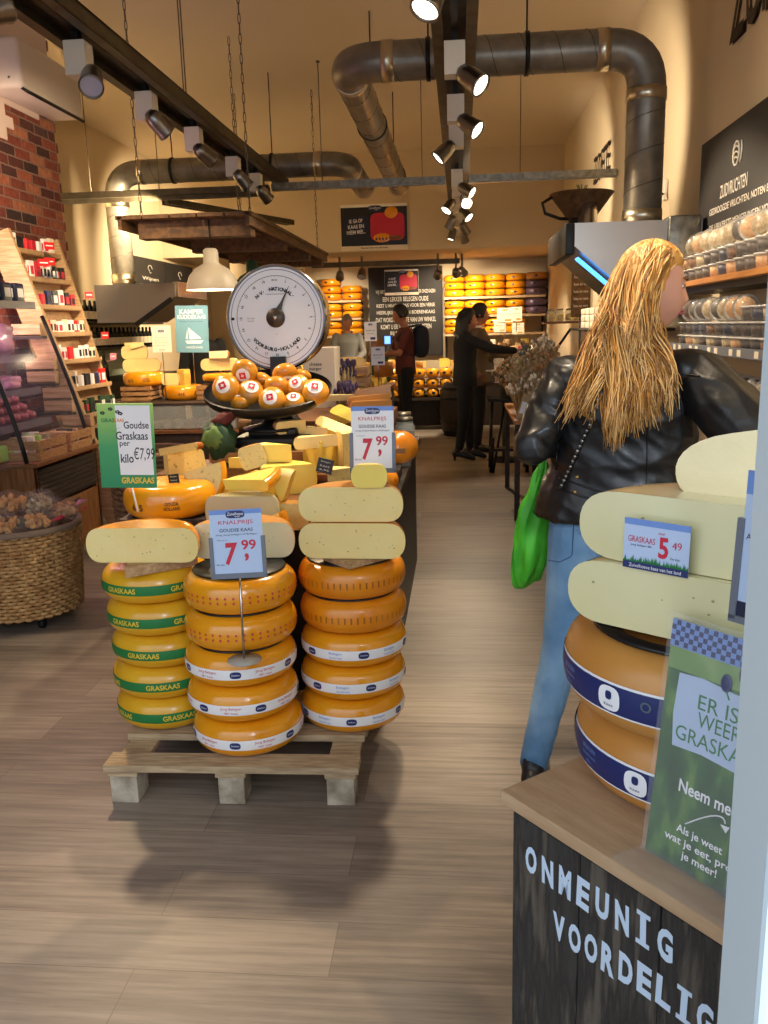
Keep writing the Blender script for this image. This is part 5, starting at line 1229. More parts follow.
for i, (x, y, z, r, rot, fl, ex, lb) in enumerate([(-2.17, 4.08, .57, .10, (0, .1, .6), 'cookie', 'red', 'snack bag with red tie at the right front of the basket'), (-2.30, 4.02, .56, .10, (.2, 0, -.5), 'cookie', 'cellophane', 'clear cookie bag at the front of the basket'), (-2.22, 4.22, .62, .11, (0, .2, 2.4), 'pale_fruit', 'cellophane', 'pale snack bag in the middle of the basket'),
    (-2.43, 4.06, .58, .10, (0, 0, 3.0), 'pale_fruit', 'pink', 'pale bag with pink end at the left of the basket'), (-2.10, 4.26, .58, .085, (0, 0, .2), 'orange_fruit', 'red', 'orange snack bag at the right rim of the basket'), (-2.38, 4.22, .64, .11, (0, 0, 1.2), 'cookie', 'cellophane', 'cookie bag lying on top of the basket heap'),
    (-2.30, 4.38, .62, .11, (0, 0, 1.9), 'pale_fruit', 'cellophane', 'pale bag at the back of the basket'), (-2.46, 4.30, .60, .1, (0, 0, 2.9), 'cookie', 'red', 'cookie bag at the back left of the basket'), (-2.16, 4.38, .58, .09, (0, 0, 1.0), 'cookie', 'pink', 'cookie bag at the back right of the basket')]):
    snack_bag((x, y, z), r, rot, lb, fl, ex, i*3+1)
# wooden cabinet under the cold case
t = thing('wooden_cabinet', 'brown wooden cabinet with dark drawer front against the brick wall', 'cabinet', (-2.83, 5.2, 0))
b = MB(); b.box((-2.83, 5.21, .75), (.68, .9, .025), 0, .003); b.build('cabinet_top', ['oak'], t)
b = MB(); b.box((-2.83, 4.785, .43), (.62, .025, .62), 0, .002); b.build('side_panel', ['oak_v'], t)
b = MB(); b.box((-2.83, 5.635, .43), (.62, .025, .62), 0, .002); b.build('side_panel', ['oak_v'], t)
b = MB(); b.box((-2.53, 5.21, .60), (.02, .80, .22), 0, .002); 
for i in range(7): b.box((-2.516, 5.21, .515+.03*i), (.008, .8, .022), 0, .001)
b.build('drawer_front', ['dark_wood'], t)
b = MB(); b.box((-2.53, 5.21, .30), (.02, .80, .34), 0, .002); b.build('door', ['oak_v'], t)
b = MB(); b.box((-2.517, 5.26, .43), (.006, .14, .035)); b.build('handle_cutout', ['black_plastic'], t)
for y in (4.79, 5.63):
    for x in (-3.1, -2.54):
        b = MB(); b.box((x, y, .37), (.04, .04, .74), 0, .002); b.build('leg', ['oak_v'], t)
# small front-left cabinet side that reaches toward the entrance
t = thing('wooden_counter', 'low brown wooden counter side beyond the basket at the left edge', 'counter', (-2.9, 4.2, 0))
b = MB(); b.box((-2.95, 4.2, .36), (.44, 1.1, .72), 0, .004); b.box((-2.95, 4.2, .735), (.48, 1.14, .03), 0, .004); b.build('counter_body', ['oak_v'], t)
# open crates on the cabinet
def goods_crate(c, sz, rz, lb, fill, gr='crates on the wooden cabinet', mt='crate'):
    crate(c, sz, rz, lb, mt, gr, n=2)
goods_crate((-2.64, 5.03, .764), (.26, .36, .12), 0, 'open wooden crate at the near end of the cabinet', 0)
goods_crate((-2.62, 5.43, .764), (.22, .32, .12), 0, 'open wooden crate with parcels at the far end of the cabinet', 0)
rg = random.Random(3)
def small_pack(c, sz, rz, mt, lb, gr, rot=None, cat='package', nm='packet', label_mt='paper'):
    b = MB(); T = TM(c, rot or (0, 0, rz)); b.box((0, 0, sz[2]/2), sz, 0, min(sz)*.12, M=T)
    if label_mt: b.box((0, -sz[1]/2-.0005, sz[2]*.5), (sz[0]*.6, .002, sz[2]*.45), 1, M=T); b.box((sz[0]/2+.0005, 0, sz[2]*.5), (.002, sz[1]*.6, sz[2]*.45), 1, M=T)
    o = b.build(nm, [mt, label_mt or mt], org=c); return tag(o, lb, cat, gr)
for i in range(7):
    small_pack((-2.64+rg.uniform(-.07, .07), 4.92+.035*i, .776), (.10, .028, .11+rg.uniform(0, .03)), rg.uniform(-.2, .2), rg.choice(['lgreen', 'paper_warm', 'pale_fruit']), 'small parcel in the near crate on the cabinet, %s from the front' % ORD[i], 'parcels in the near crate')
for i in range(5):
    small_pack((-2.62+rg.uniform(-.04, .04), 5.34+.045*i, .776), (.10, .034, .09+rg.uniform(0, .03)), rg.uniform(-.2, .2), rg.choice(['dark_text', 'paper_warm', 'kraft']), 'small parcel in the far crate on the cabinet, %s from the front' % ORD[i], 'parcels in the far crate')
# cold display case with curved black frames
t = thing('cold_display_case', 'dark cold display case with curved black frames and meat on its shelves', 'display case', (-2.9, 4.7, .765))
for y in (4.72, 5.58):
    b = MB(); pts = [(-2.53-.0*0, y, .77)]
    for k in range(9):
        a = k/8; pts.append((-2.53-.24*a**1.25, y, .77+.86*a))
    b.tube(pts[1:], .014, 8); b.build('curved_frame', ['black_metal'], t)
b = MB(); vs = []; n = 10
for k in range(n+1):
    a = k/n; vs += [(-2.53-.24*a**1.25, 3.3, .77+.86*a), (-2.53-.24*a**1.25, 5.58, .77+.86*a)]
b.add(vs, [(2*k, 2*k+1, 2*k+3, 2*k+2) for k in range(n)], 0, True); b.build('curved_glass', [mat('case_glass', 'dfe6ea', .12, alpha=.06, spec=.35)], t)
b = MB(); b.box((-3.16, 4.5, 1.2), (.04, 2.3, .88)); b.build('back_panel', ['fridge_panel'], t)
shz = []
for px, py in ((30, 303), (28, 355), (36, 388), (46, 418)):
    p = at(px, py, Y=5.35); shz.append(p); xf = min(-2.62, p.x)
    b = MB(); b.box(((xf-3.14)/2, 4.4, p.z-.014), (xf+3.14, 2.0, .026), 0, .003); b.box((xf+.004, 4.4, p.z-.016), (.010, 2.0, .046)); b.build('shelf', ['shelf_grey'], t)
b = MB(); b.tube([(-2.92, 3.5, shz[0].z-.045), (-2.92, 5.3, shz[0].z-.045)], .010, 8); b.build('lamp_tube', [mat('pink_lamp', 'ffb8dc', .5, emit=6)], t)
light('case_lamp', 'AREA', (-2.84, 4.9, shz[0].z-.07), 6, (1, .5, .75), aim=(-2.8, 4.9, .8), sx=.1, sy=1.6)
light('case_lamp', 'AREA', (-2.95, 5.2, 1.75), 7, (1, .62, .75), aim=(-3.2, 6.2, 2.3), sx=.2, sy=.8)
z0 = shz[0].z
for i in range(7):
    y = 4.35+.155*i; small_pack((shz[0].x-.07, y, z0), (.10, .11, .12), 0, 'navy_dark', 'dark box with pale label on the top case shelf, %s from the left' % ORD[i], 'dark boxes on the top case shelf')
z0 = shz[1].z
def meat(c, r, lb, gr, seed, mt='meat_pink', name='meat_joint'):
    b = MB(); cf_ = crumple(seed, .13, 2.2); b.ell((c[0], c[1], c[2]+r[2]*.92), r, 0, 30, fn=lambda d: cf_(Vector([math.copysign(abs(q)**.55, q)*.86 for q in d]))); tag(b.build(name, [mt], org=c), lb, 'meat', gr)
meat((shz[1].x-.12, 5.12, z0), (.12, .17, .11), 'big pink meat joint nearest the frame on the second shelf', 'pink meats on the second shelf', 2)
meat((shz[1].x-.12, 4.78, z0), (.12, .16, .12), 'big pink meat joint further left on the second shelf', 'pink meats on the second shelf', 8)
meat((shz[1].x-.12, 4.44, z0), (.12, .16, .11), 'big pink meat joint at the left edge of the second shelf', 'pink meats on the second shelf', 14)
z0 = shz[2].z
for i in range(4): small_pack((shz[2].x-.10, 4.4+.17*i, z0), (.13, .13, .05), 0, 'paper', 'lower white tray of sliced meat on the third case shelf, %s from the left' % ORD[i], 'white trays on the third shelf', label_mt='pink'); small_pack((shz[2].x-.10, 4.4+.17*i, z0+.052), (.12, .12, .05), .1, 'pale_blue', 'upper white tray stacked on the third case shelf, %s from the left' % ORD[i], 'white trays on the third shelf', label_mt='pink')
meat((shz[2].x-.11, 5.16, z0), (.10, .12, .05), 'mound of pink sliced meat at the shelf end', None, 21)
z0 = shz[3].z; xs_ = min(-2.64, shz[3].x)
k = 0
for layer in range(3):
    for i in range(9-layer*2):
        y = 4.46+.095*(i+layer); b = MB(); b.tube([(xs_-.26, y, z0+.035+layer*.055), (xs_-.2, y+.008, z0+.037+layer*.055), (xs_-.07, y+.01, z0+.037+layer*.055), (xs_-.01, y, z0+.035+layer*.055)], [.02, .036, .036, .02], 12)
        tag(b.build('sausage', ['sausage'], org=(-2.9, y, z0+layer*.055)), 'dried sausage on the lowest case shelf, %s from the left in the %s layer' % (ORD[i], ['bottom', 'middle', 'top'][layer]), 'sausage', 'dried sausages on the lowest case shelf'); k += 1
for i in range(9): small_pack((-2.74, 4.45+.09*i, .77), (.07, .07, .085+.01*(i % 3)), rg.uniform(-.3, .3), 'lgreen' if i % 3 else 'gold_text', 'yellow green pot at the foot of the cold case, %s from the left' % ORD[i], 'yellow green pots in the cold case', label_mt=None)
# ladder shelf leaning against the bricks
t = thing('ladder_shelf', 'tall slanted wooden ladder shelf against the brick wall hung with small packets', 'shelf', (-2.8, 6.2, 0))
def side(yc, xtop, ztop, xbot, zbot=0, wd=.20, th=.035):
    b = MB(); d = Vector((xbot-xtop, 0, zbot-ztop)).normalized(); n_ = Vector((-d.z, 0, d.x))
    a = Vector((xtop, 0, ztop)); c = Vector((xbot, 0, zbot)); bk = Vector((-wd, 0, 0))
    poly = [(a.x, a.z), (c.x, c.z), ((c+bk).x, (c+bk).z), (max((a+bk).x, XB+.01), (a+bk).z-.05)]
    b.prism(poly, yc-th/2, yc+th/2, 0, XZ(0, 0)); b.build('side_board', ['pine'], t)
A1 = at(9, 228, Y=5.75); A2 = at(96, 440, Y=5.75); k1 = (A2.x-A1.x)/(A2.z-A1.z); xb1 = A1.x-k1*A1.z
side(5.75, max(A1.x, XB+.14), A1.z, xb1, wd=.16)
B1 = at(42, 240, Y=6.6); B2 = at(107, 402, Y=6.6); k2 = (B2.x-B1.x)/(B2.z-B1.z); xb2 = B1.x-k2*B1.z
side(6.6, max(B1.x, XB+.12), B1.z, xb2, wd=.12)
rows_ = [(28, 266), (38, 290), (47, 316), (57, 340), (66, 364), (75, 388), (85, 412), (94, 440)]
lev = []
for i, (px, py) in enumerate(rows_):
    z = .72 + (2.08-.72)*(1-i/7.0); x = max(xb1, xb2)*.5+min(xb1, xb2)*.5 + (k1+k2)/2*z; x = max(x, XB+.12)
    b = MB(); b.box((x-.05, 6.175, z), (.10, .82, .018)); b.box((x+.004, 6.175, z+.012), (.008, .82, .03)); b.build('shelf', ['pine'], t); lev.append((x, z))
b = MB()
x_, z_ = (lev[0][0], 2.08)
b.add([(lev[0][0]-.10, 5.76, 2.16), (lev[0][0]-.10, 6.59, 2.16), (lev[-1][0]-.105, 6.59, .60), (lev[-1][0]-.105, 5.76, .60)], [(0,1,2,3)]); b.build('back_board', ['pine'], t)
cs = ['paper', 'paper', 'red', 'paper_warm', 'black_plastic', 'navy', 'paper', 'bright_red']
for i, (x, z) in enumerate(lev):
    for j in range(8):
        y = 5.84+.096*j; m_ = rg.choice(cs) if i < 6 else rg.choice(['dark_leaf', 'kraft', 'paper_warm', 'black_plastic']); h_ = rg.uniform(.09, .13)
        small_pack((x-.035, y, z+.010), (.028, .06, h_), rg.uniform(-.3, .3), m_, 'small %s packet on the ladder shelf, %s row, %s from the left' % ({'paper': 'white', 'red': 'dark red', 'paper_warm': 'cream', 'black_plastic': 'black', 'navy': 'blue', 'bright_red': 'bright red', 'dark_leaf': 'dark green', 'kraft': 'brown'}[m_], ['top', 'second', 'third', 'fourth', 'fifth', 'sixth', 'seventh', 'lowest'][i], ORD[j]), 'packets on the ladder shelf', label_mt=rg.choice(['paper', 'red', 'dark_text']))
for i, (px, py, m_) in enumerate(((41, 267, 'bright_red'), (34, 265, 'bright_red'), (47, 248, 'bright_red'), (76, 294, 'bright_red'), (80, 336, 'bright_red'), (71, 358, 'pink'))):
    zz = at(px, py, Y=6.3).z; xx = xb1+k1*zz+.05; yy = 5.95+.1*i if i < 3 else 6.5
    b = MB(); T = TM((xx, yy, zz), (PI/2, 0, .9+.1*i)); b.box((0, 0, 0), (.085, .05, .002), 0, M=T); b.box((0, .0, .0015), (.06, .008, .001), 1, M=T); b.tube([T @ Vector((0, -.025, 0)), T @ Vector((-.02, -.04, -.05))], .002, 5)
    tag(b.build('price_flag', [m_, 'paper'], org=(xx, yy, zz-.03)), 'small %s price flag sticking out of the ladder shelf, %s from the top' % ('red' if m_ != 'pink' else 'pink', ['first', 'second', 'third', 'fourth', 'fifth', 'lowest'][i]), 'price flag', 'price flags on the ladder shelf')
# cardboard trays on a stepped stand beside the ladder shelf
t = thing('tray_stand', 'stepped wooden stand holding small trays beside the cold case', 'stand', (-2.85, 5.68, 0))
trays = [((46, 331), .22), ((48, 357), .24), ((48, 370), .24), ((65, 389), .22), ((65, 402), .22), ((83, 414), .2), ((83, 428), .2)]
b = MB()
for z_, x_ in ((1.50, -2.97), (1.18, -2.92), (.98, -2.82), (.79, -2.70)): b.box((x_, 5.69, z_-.010), (.30, .07, .02))
b.box((-3.1, 5.69, .8), (.03, .06, 1.5)); b.build('steps', ['dark_wood'], t)
for i, (z_, x_, n_) in enumerate(((1.50, -2.95, 1), (1.18, -2.88, 2), (.98, -2.78, 2), (.79, -2.66, 2))):
    for j in range(n_): crate((x_+.02, 5.685, z_+j*.088), (.20, .06, .082), 0, 'small pale tray, %s, on the stepped stand' % (['topmost', 'second level', 'third level', 'lowest level'][i]+(' upper' if j else ' lower')), 'pine', 'small trays on the stepped stand', n=1)
# air conditioner
p1_ = at(31, 92, X=-2.93)
t = thing('air_conditioner', 'white wall air conditioner above the brick wall at top left', 'air conditioner', (-3.05, 6.4, 3.1))
b = MB(); b.box((-3.055, 6.44, 3.30), (.27, .98, .33), 0, .04); b.build('housing', ['ac_white'], t)
b = MB(); b.box((-2.945, 6.44, 3.145), (.10, .90, .02), 0, .003, rot=(0, dg(35), 0)); b.build('air_flap', ['black_plastic'], t)
b = MB(); b.lathe([(0, 0), (.008, 0), (.008, .003), (0, .003)], 10, 0, frame((-3.0, 5.947, 3.2), (1, 0, 0), (0, 0, 1))); b.build('side_screw', ['grey_text'], t)
# ------------------------------------------------------------------ hanging wooden canopy with pendant lamps
t = thing('hanging_canopy', 'dark wooden canopy of planks hanging on chains over the left counter', 'canopy', (-2.1, 8.6, 2.35))
for i in range(5):
    b = MB(); b.box((-2.53+.215*i, 8.6, 2.37), (.205, 3.9, .03), 0, .003); b.build('plank', ['canopy_wood'], t)
for i, (y, x0, x1, z) in enumerate(((6.9, -2.52, -1.62, 2.29), (8.2, -2.5, -1.62, 2.29), (9.5, -2.5, -1.62, 2.29), (10.4, -2.5, -1.62, 2.29))):
    b = MB(); b.box(((x0+x1)/2, y, z), (x1-x0, .16, .13), 0, .003); b.build('cross_beam', ['canopy_wood'], t)
b = MB()
for x in (-2.6, -1.6): b.box((x, 8.6, 2.33), (.03, 3.9, .09))
b.build('side_rail', ['canopy_wood'], t)
def chain(x, y, z0, z1, nm, lb, st=.07):
    b = MB(); n = int((z1-z0)/st)
    for i in range(n):
        T = TM((x, y, z0+st*(i+.5)), (PI/2, 0, (i % 2)*PI/2)); b.tube([T @ Vector((.010*math.cos(2*PI*k/10), st*.62*math.sin(2*PI*k/10), 0)) for k in range(11)], .0035, 5, caps=False)
    tag(b.build(nm, ['cord']), lb, 'chain', 'chains of the wooden canopy')
for i, (x, y) in enumerate(((-2.55, 7.0), (-1.66, 7.0), (-2.55, 10.3), (-1.66, 10.3), (-2.1, 8.4))): chain(x, y, 2.385, CZ, 'chain', 'thin chain holding the %s of the wooden canopy' % ['near left corner', 'near right corner', 'far left corner', 'far right corner', 'middle'][i])
def pendant(x, y, zb, r, lb, mt='lamp_grey', ztop=2.356, on=True):
    t = thing('pendant_lamp', lb, 'lamp', (x, y, zb)); T = TM((x, y, zb))
    b = MB(); b.lathe([(r, 0), (r*1.0, .01), (r*.97, .05), (r*.86, .11), (r*.62, .165), (r*.32, .20), (r*.30, .21), (r*.28, .30), (r*.20, .315), (.0, .32)], 36, 0, T); b.lathe([(r*.985, .002), (r*.95, .05), (r*.84, .105), (r*.5, .16), (0, .17)], 36, 1, T); b.build('lamp_shade', [mt, 'white_plastic'], t)
    b = MB(); b.ell((0, 0, .07), .05, 0, 16, T); b.build('bulb', ['lamp_glow_soft'], t)
    b = MB(); b.tube([(x, y, zb+.31), (x, y, ztop)], .006, 6); b.build('cord', ['black_metal'], t)
    if on: light('pendant_light', 'POINT', (x, y, zb+.0), 22, (1, .78, .5), size=.06)
pendant(-1.945, 6.8, 1.82, .205, 'big grey dome pendant lamp left of the scale dial')
pendant(-2.05, 8.6, 1.86, .20, 'second pendant lamp half hidden behind the scale dial', 'dark_leaf')
# ------------------------------------------------------------------ left middle counter with cheeses and signs
t = thing('glass_counter', 'low glass display counter behind the tall wicker basket', 'counter', (-2.45, 7.2, 0))
b = MB(); b.box((-2.42, 7.2, .34), (1.2, .8, .68), 0, .004); b.build('counter_base', ['dark_wood'], t)
b = MB(); b.box((-2.42, 7.2, .70), (1.24, .84, .03), 0, .003); b.build('lower_deck', ['oak'], t)
b = MB(); b.box((-2.42, 7.2, .925), (1.2, .8, .02), 0, .002); b.build('upper_deck', ['dark_wood'], t)
b = MB(); b.box((-2.42, 6.81, .82), (1.2, .006, .19)); b.build('front_glass', ['glass_jar'], t)
b = MB()
for x in (-3.01, -1.83): b.box((x, 6.82, .82), (.02, .02, .2)); b.box((x, 7.58, .82), (.02, .02, .2))
b.build('corner_posts', ['galv'], t)
rg = random.Random(8)
for i in range(11):
    jar((-2.93+.1*i, 6.9, .716), .034, .08, 'small glass pot in the low glass counter, %s from the left' % ORD[i], 'glass pots in the counter', fill=rg.choice(['orange_fruit', 'dark_fruit', 'paper_warm', 'leaf']))
b = MB(); b.box((-2.3, 7.0, .717), (.3, .1, .02)); b.box((-2.3, 7.0, .74), (.1, .06, .025), 1); tag(b.build('knife_board', ['shelf_wood', 'maroon_cloth']), 'small wooden board with a dark red piece inside the low glass counter', 'board')
CT = .936
def cratew(x0, x1, y, z, h, lb): crate(((x0+x1)/2, y, z), (x1-x0, .28, h), 0, lb, 'crate', 'wooden crates on the left counter')
cratew(-2.88, -2.62, 7.2, CT, .12, 'wooden crate under the leftmost cheese stack on the counter')
cratew(-2.22, -1.98, 7.2, CT, .12, 'wooden crate behind the scale on the counter')
cratew(-2.13, -1.87, 7.0, CT+.0, .22, 'wooden crates beside the teal poster') if False else None
put_wheel('plain', (-2.715, 7.2, CT+.124+.06), .4, 'orange cheese wheel on the crate left of the small white sign')
half_wheel(TM((-2.70, 7.12, CT+.246), (0, 0, 0)), 'half_cheese_wheel', 'lower half cheese on the orange wheel of the left counter', .165, .105, 'rind_dull', 'paste', .05, 4)
half_wheel(TM((-2.76, 7.14, CT+.353), (0, 0, 0)), 'cut_cheese', 'upper cut cheese block on the left counter stack', .115, .105, 'rind_dull', 'paste', .03, 0)
wedge(TM((-2.84, 7.14, CT+.46), (0, 0, .3)), 'cheese_wedge', 'small orange topped wedge at the left end of the stack top', .13, 40, .03, 'rind_deep', 'paste')
wedge(TM((-2.66, 7.12, CT+.46), (0, dg(12), 2.9)), 'cheese_wedge', 'small wedge tilted at the right end of the stack top', .12, 36, .035, 'rind_brown', 'paste')
put_wheel('plain', (-2.37, 7.2, CT+.062), .9, 'deep orange cheese wheel flat on the left counter')
half_wheel(TM((-2.47, 7.16, CT+.124), (0, 0, .1)), 'cut_cheese', 'small cut cheese on the deep orange wheel', .08, .10, 'rind_dull', 'paste', .03, 0)
wedge(TM((-2.33, 7.10, CT+.124), (0, 0, 1.9)), 'cheese_wedge', 'yellow wedge standing on the deep orange wheel', .15, 44, .13, 'rind_dull', 'paste_yellow')
put_wheel('plain', (-2.02, 7.2, CT+.12+.064), .9, 'pale orange cheese wheel stacked on the crate behind the scale', sc=(.95, .95, .6))
half_wheel(TM((-2.02, 7.12, CT+.24), (0, 0, 0)), 'half_cheese_wheel', 'half cheese with purple tinge beside the teal poster', .165, .10, 'rind_dull', 'paste_herb', .05, 0)
wedge(TM((-2.10, 7.10, CT+.342), (0, 0, .2)), 'cheese_wedge', 'pale wedge lying on the half cheese beside the teal poster', .17, 44, .06, 'rind_dull', 'paste_pale')
def stand_card(px0, py0, px1, py1, Y, zfoot, mt, lb, draw, tmts, cat='sign', nm='sign_card', tilt=0):
    a, c = at(px0, py0, Y=Y), at(px1, py1, Y=Y); w_ = abs(c.x-a.x); h_ = abs(a.z-c.z); m_ = (a+c)/2
    T = frame(m_, (1, 0, tilt), (-tilt, .05, 1)); t = thing(nm, lb, cat, (m_.x, m_.y, zfoot))
    b = MB(); b.box((0, 0, 0), (w_, h_, .004), 0, M=T); b.build('card', [mt], t)
    b = MB(); draw(b, T, w_, h_); 
    if b.v: b.build('lettering', tmts, t)
    b = MB(); q = T @ Vector((0, -h_/2, -.004))
    if q.z > zfoot+.01: b.tube([T @ Vector((0, 0, -.004)), q, (q.x, q.y, zfoot)], .004, 6); b.build('stem', ['chrome'], t)
    return t
def d_teal(b, T, w, h):
    z = .0028; b.text('KAMPER', (0, h*.37), h*.10, w*.74, 0, T, z=z, bold=.02); b.text('KUDDEKAAS', (0, h*.26), h*.09, w*.86, 0, T, z=z, bold=.02)
    b.text('Romig en vol van smaak', (0, h*.16), h*.03, w*.7, 1, T, z=z)
    b.add([(-w*.08, -h*.22, z), (w*.28, -h*.20, z), (-w*.12, h*.04, z)], [(0,1,2)], 0, False, T); b.add([(-w*.14, -h*.22, z), (-w*.2, -h*.2, z), (-w*.14, h*.0, z)], [(0,1,2)], 0, False, T)
    b.add([(-w*.22, -h*.25, z), (-w*.16, -h*.31, z), (w*.26, -h*.31, z), (w*.34, -h*.24, z)], [(0,1,2,3)], 0, False, T); b.text('HANZE KAAS', (w*.06, -h*.39), h*.05, w*.5, 0, T, z=z)
stand_card(174, 306, 210, 352, 7.35, CT, 'teal', 'teal poster with a white sailing ship standing on the left counter', d_teal, ['white_text', 'dark_text'], 'poster', 'standing_poster', -.02)
def d_white(b, T, w, h):
    z = .0028; sign_logo(b, T, (0, h*.30), w*.34, z, 0, 2)
    for k in range(4): b.text('goudse boeren kaas'[:10+2*k], (0, h*(.06-.1*k)), h*.035, w*.7, 1, T, z=z)
    b.text('9,95', (0, -h*.42), h*.06, w*.3, 1, T, z=z)
stand_card(151, 326, 172, 352, 7.05, CT, 'paper_warm', 'small white sign on a stem left of the teal poster', d_white, ['navy', 'grey_text', 'white_text'])
# boxes and papers behind, tall wicker basket behind the green sign
wicker_basket('wicker_basket', 'tall dark wicker basket behind the green price sign', (-1.64, 4.35, 0), .17, .205, .02, .88, 30, 20, 'wicker_dark', 1.0, 'wicker_dark', False)
b = MB(); b.lathe([(0, 0), (.18, 0)], 30, 0, TM((-1.64, 4.35, .80))); b.build('cloth_lining', ['kraft_dark'], [o for o in COL.objects if o.get('label', '').startswith('tall dark wicker')][0])
# shelf of dark bottles on the far left wall
for zi, (z, y0, y1, n_) in enumerate(((1.66, 9.9, 12.6, 20), (1.34, 9.9, 12.6, 20))):
    t = thing('bottle_shelf', '%s dark shelf of bottles on the far left wall' % ['upper', 'lower'][zi], 'shelf', (-4.6, 11.2, z))
    b = MB(); b.box((-4.6, (y0+y1)/2, z-.02), (.36, y1-y0+.2, .03)); b.build('shelf_board', ['black_metal'], t)
    src_b = None
    for i in range(n_):
        c = (-4.5, y0+(y1-y0)*i/(n_-1), z-.004)
        if src_b is None:
            src_b = thing('bottle', 'dark bottle at the near end of the %s far left shelf' % ['upper', 'lower'][zi], 'bottle', c, 0, 'bottles on the %s left shelf' % ['upper', 'lower'][zi]); T = TM(c)
            b = MB(); b.lathe([(0, 0), (.042, 0), (.045, .01), (.045, .15), (.018, .20), (.015, .25), (0, .25)], 14, 0, T); b.build('glass', ['dark_bottle'], src_b)
            b = MB(); b.lathe([(.046, .03), (.046, .12)], 14, 0, T); b.build('bottle_label', ['wine_label'], src_b)
        else: copy_tree(src_b, c)['label'] = 'dark bottle on the %s far left shelf, %s from the near end' % (['upper', 'lower'][zi], ORD[i])
t = thing('back_counter', 'dark counter with a green-lit wall behind it below the bottle shelves', 'counter', (-4.5, 11.2, 0))
b = MB(); b.box((-4.45, 10.9, .45), (.6, 3.4, .9)); b.box((-4.45, 10.9, .92), (.64, 3.4, .04), 0); b.build('counter_body', ['black_metal'], t)
b = MB(); b.box((-4.785, 10.9, 1.12), (.02, 3.4, .38)); b.build('splash_panel', ['case_glow_off'] if False else [mat('green_lit_wall', 'b9c4a8', .5)], t)  # green light falling on the wall is put into the panel colour
b = MB(); T = TM((-4.15, 9.9, .94)); 
tt = thing('bottle', 'tall dark green bottle standing alone on the dark left counter', 'bottle', (-4.25, 10.0, .94)); b.lathe([(0, 0), (.05, 0), (.05, .2), (.018, .27), (.016, .36), (0, .36)], 16, 0, TM((-4.25, 10.0, .94))); b.build('glass', ['dark_bottle'], tt)
# chalkboards high on the left wall
def wall_board_left(px0, py0, px1, lb, draw_title, h=.52):
    a = at(px0, py0, X=XL+.03); c = at(px1, py0+9, X=XL+.03); zt = 2.62; T = frame((XL+.03, (a.y+c.y)/2, zt-h/2), (0, 1, 0), (0, 0, 1)); w_ = c.y-a.y
    t = thing('chalkboard', lb, 'chalkboard', T.translation); b = MB(); b.box((0, 0, 0), (w_, h, .02), 0, M=T); b.build('board', ['chalkboard'], t)
    b = MB(); b.text(draw_title, (0, .0), .07, w_*.55, 0, T, z=.012)
    for k in range(3): b.text('KAAS EN WIJN UIT EIGEN STREEK'[k*3:k*3+22], (0, -.09-.05*k), .025, w_*.7, 0, T, z=.012)
    b.tube([T @ Vector((.09*math.cos(k*.5)*(.4 if k > 6 else 1), .15+.06*math.sin(k*.5), .014)) for k in range(12)], .005, 5); b.build('chalk_writing', ['chalk'], t)
wall_board_left(133, 258, 163, 'chalkboard with a bottle drawing high on the far left wall', 'Wijnen', .62)
wall_board_left(164, 264, 192, 'second chalkboard beside the dome lamp on the far left wall', 'KAZEN', .66)
# ================================================================== right wall shelves with tubs
def wall_pt(px, py, X=1.57): return at(px, py, X=X)
t = thing('wall_shelf', 'upper warm wooden shelf on the right wall behind the blond person', 'shelf', (1.42, 4.3, 1.68))
b = MB(); b.box((1.42, 4.35, 1.690), (.34, 2.5, .028), 0, .002); b.build('shelf_board', ['shelf_wood'], t)
b = MB(); b.box((1.44, 4.35, 1.66), (.26, 2.4, .03)); b.build('under_rail', ['black_metal'], t)
t = thing('wall_shelf', 'middle grey shelf with clear price rail on the right wall', 'shelf', (1.42, 4.3, 1.34))
b = MB(); b.box((1.43, 4.35, 1.335), (.32, 2.5, .02), 0, .002); b.build('shelf_board', ['black_metal'], t)
b = MB(); b.box((1.258, 4.35, 1.343), (.012, 2.5, .045), 0, .002); b.build('price_rail', ['holder_grey'], t)
for k in range(20):
    b = MB(); b.box((1.2515, 3.2+.118*k, 1.343), (.002, .05, .03)); b.build('price_strip', ['paper_warm'], t) if k % 3 else None
t = thing('wall_shelf', 'lowest shelf on the right wall under the arm of the blond person', 'shelf', (1.42, 4.2, 1.0))
b = MB(); b.box((1.43, 4.1, 1.03), (.32, 2.2, .02), 0, .002); b.build('shelf_board', ['black_metal'], t)
t = thing('wall_cabinet', 'dark cabinet below the shelves on the right wall', 'cabinet', (1.4, 4.2, 0))
b = MB(); b.box((1.38, 4.1, .36), (.42, 2.4, .72), 0, .004); b.build('cabinet_body', ['dark_wood'], t)
rg = random.Random(21)
fills = ['nuts', 'dark_fruit', 'orange_fruit', 'pale_fruit', 'navy_dark', 'dark_fruit', 'dark_fruit']
TUB = {}; FN = dict(nuts='brown nuts', dark_fruit='dark fruit', orange_fruit='orange fruit', pale_fruit='pale fruit', navy_dark='blue black berries', sausage='reddish fruit', paper_warm='cream pieces')
def tub(c, fill, lb, gr, h=.068):
    k = fill
    if k in TUB: return copy_tree(TUB[k], c, (0, 0, rg.uniform(0, 6)), lb, gr)
    t = thing('snack_tub', lb, 'tub', c, 0, gr); T = TM(c)
    b = MB(); b.lathe([(.046, 0), (.050, .002), (.057, h-.008)], 22, 0, T); b.build('tub_wall', ['clear_plastic'], t)
    b = MB(); b.lathe([(0, .002), (.046, .002), (.053, h-.014), (0, h-.012)], 18, 0, T); b.build('contents', [fill], t)
    b = MB(); b.lathe([(.056, h-.011), (.062, h-.009), (.062, h-.002), (.050, h-.001), (0, h-.003)], 22, 0, T); b.build('lid', ['plastic_rim'], t); TUB[k] = t; return t
DSC = {}
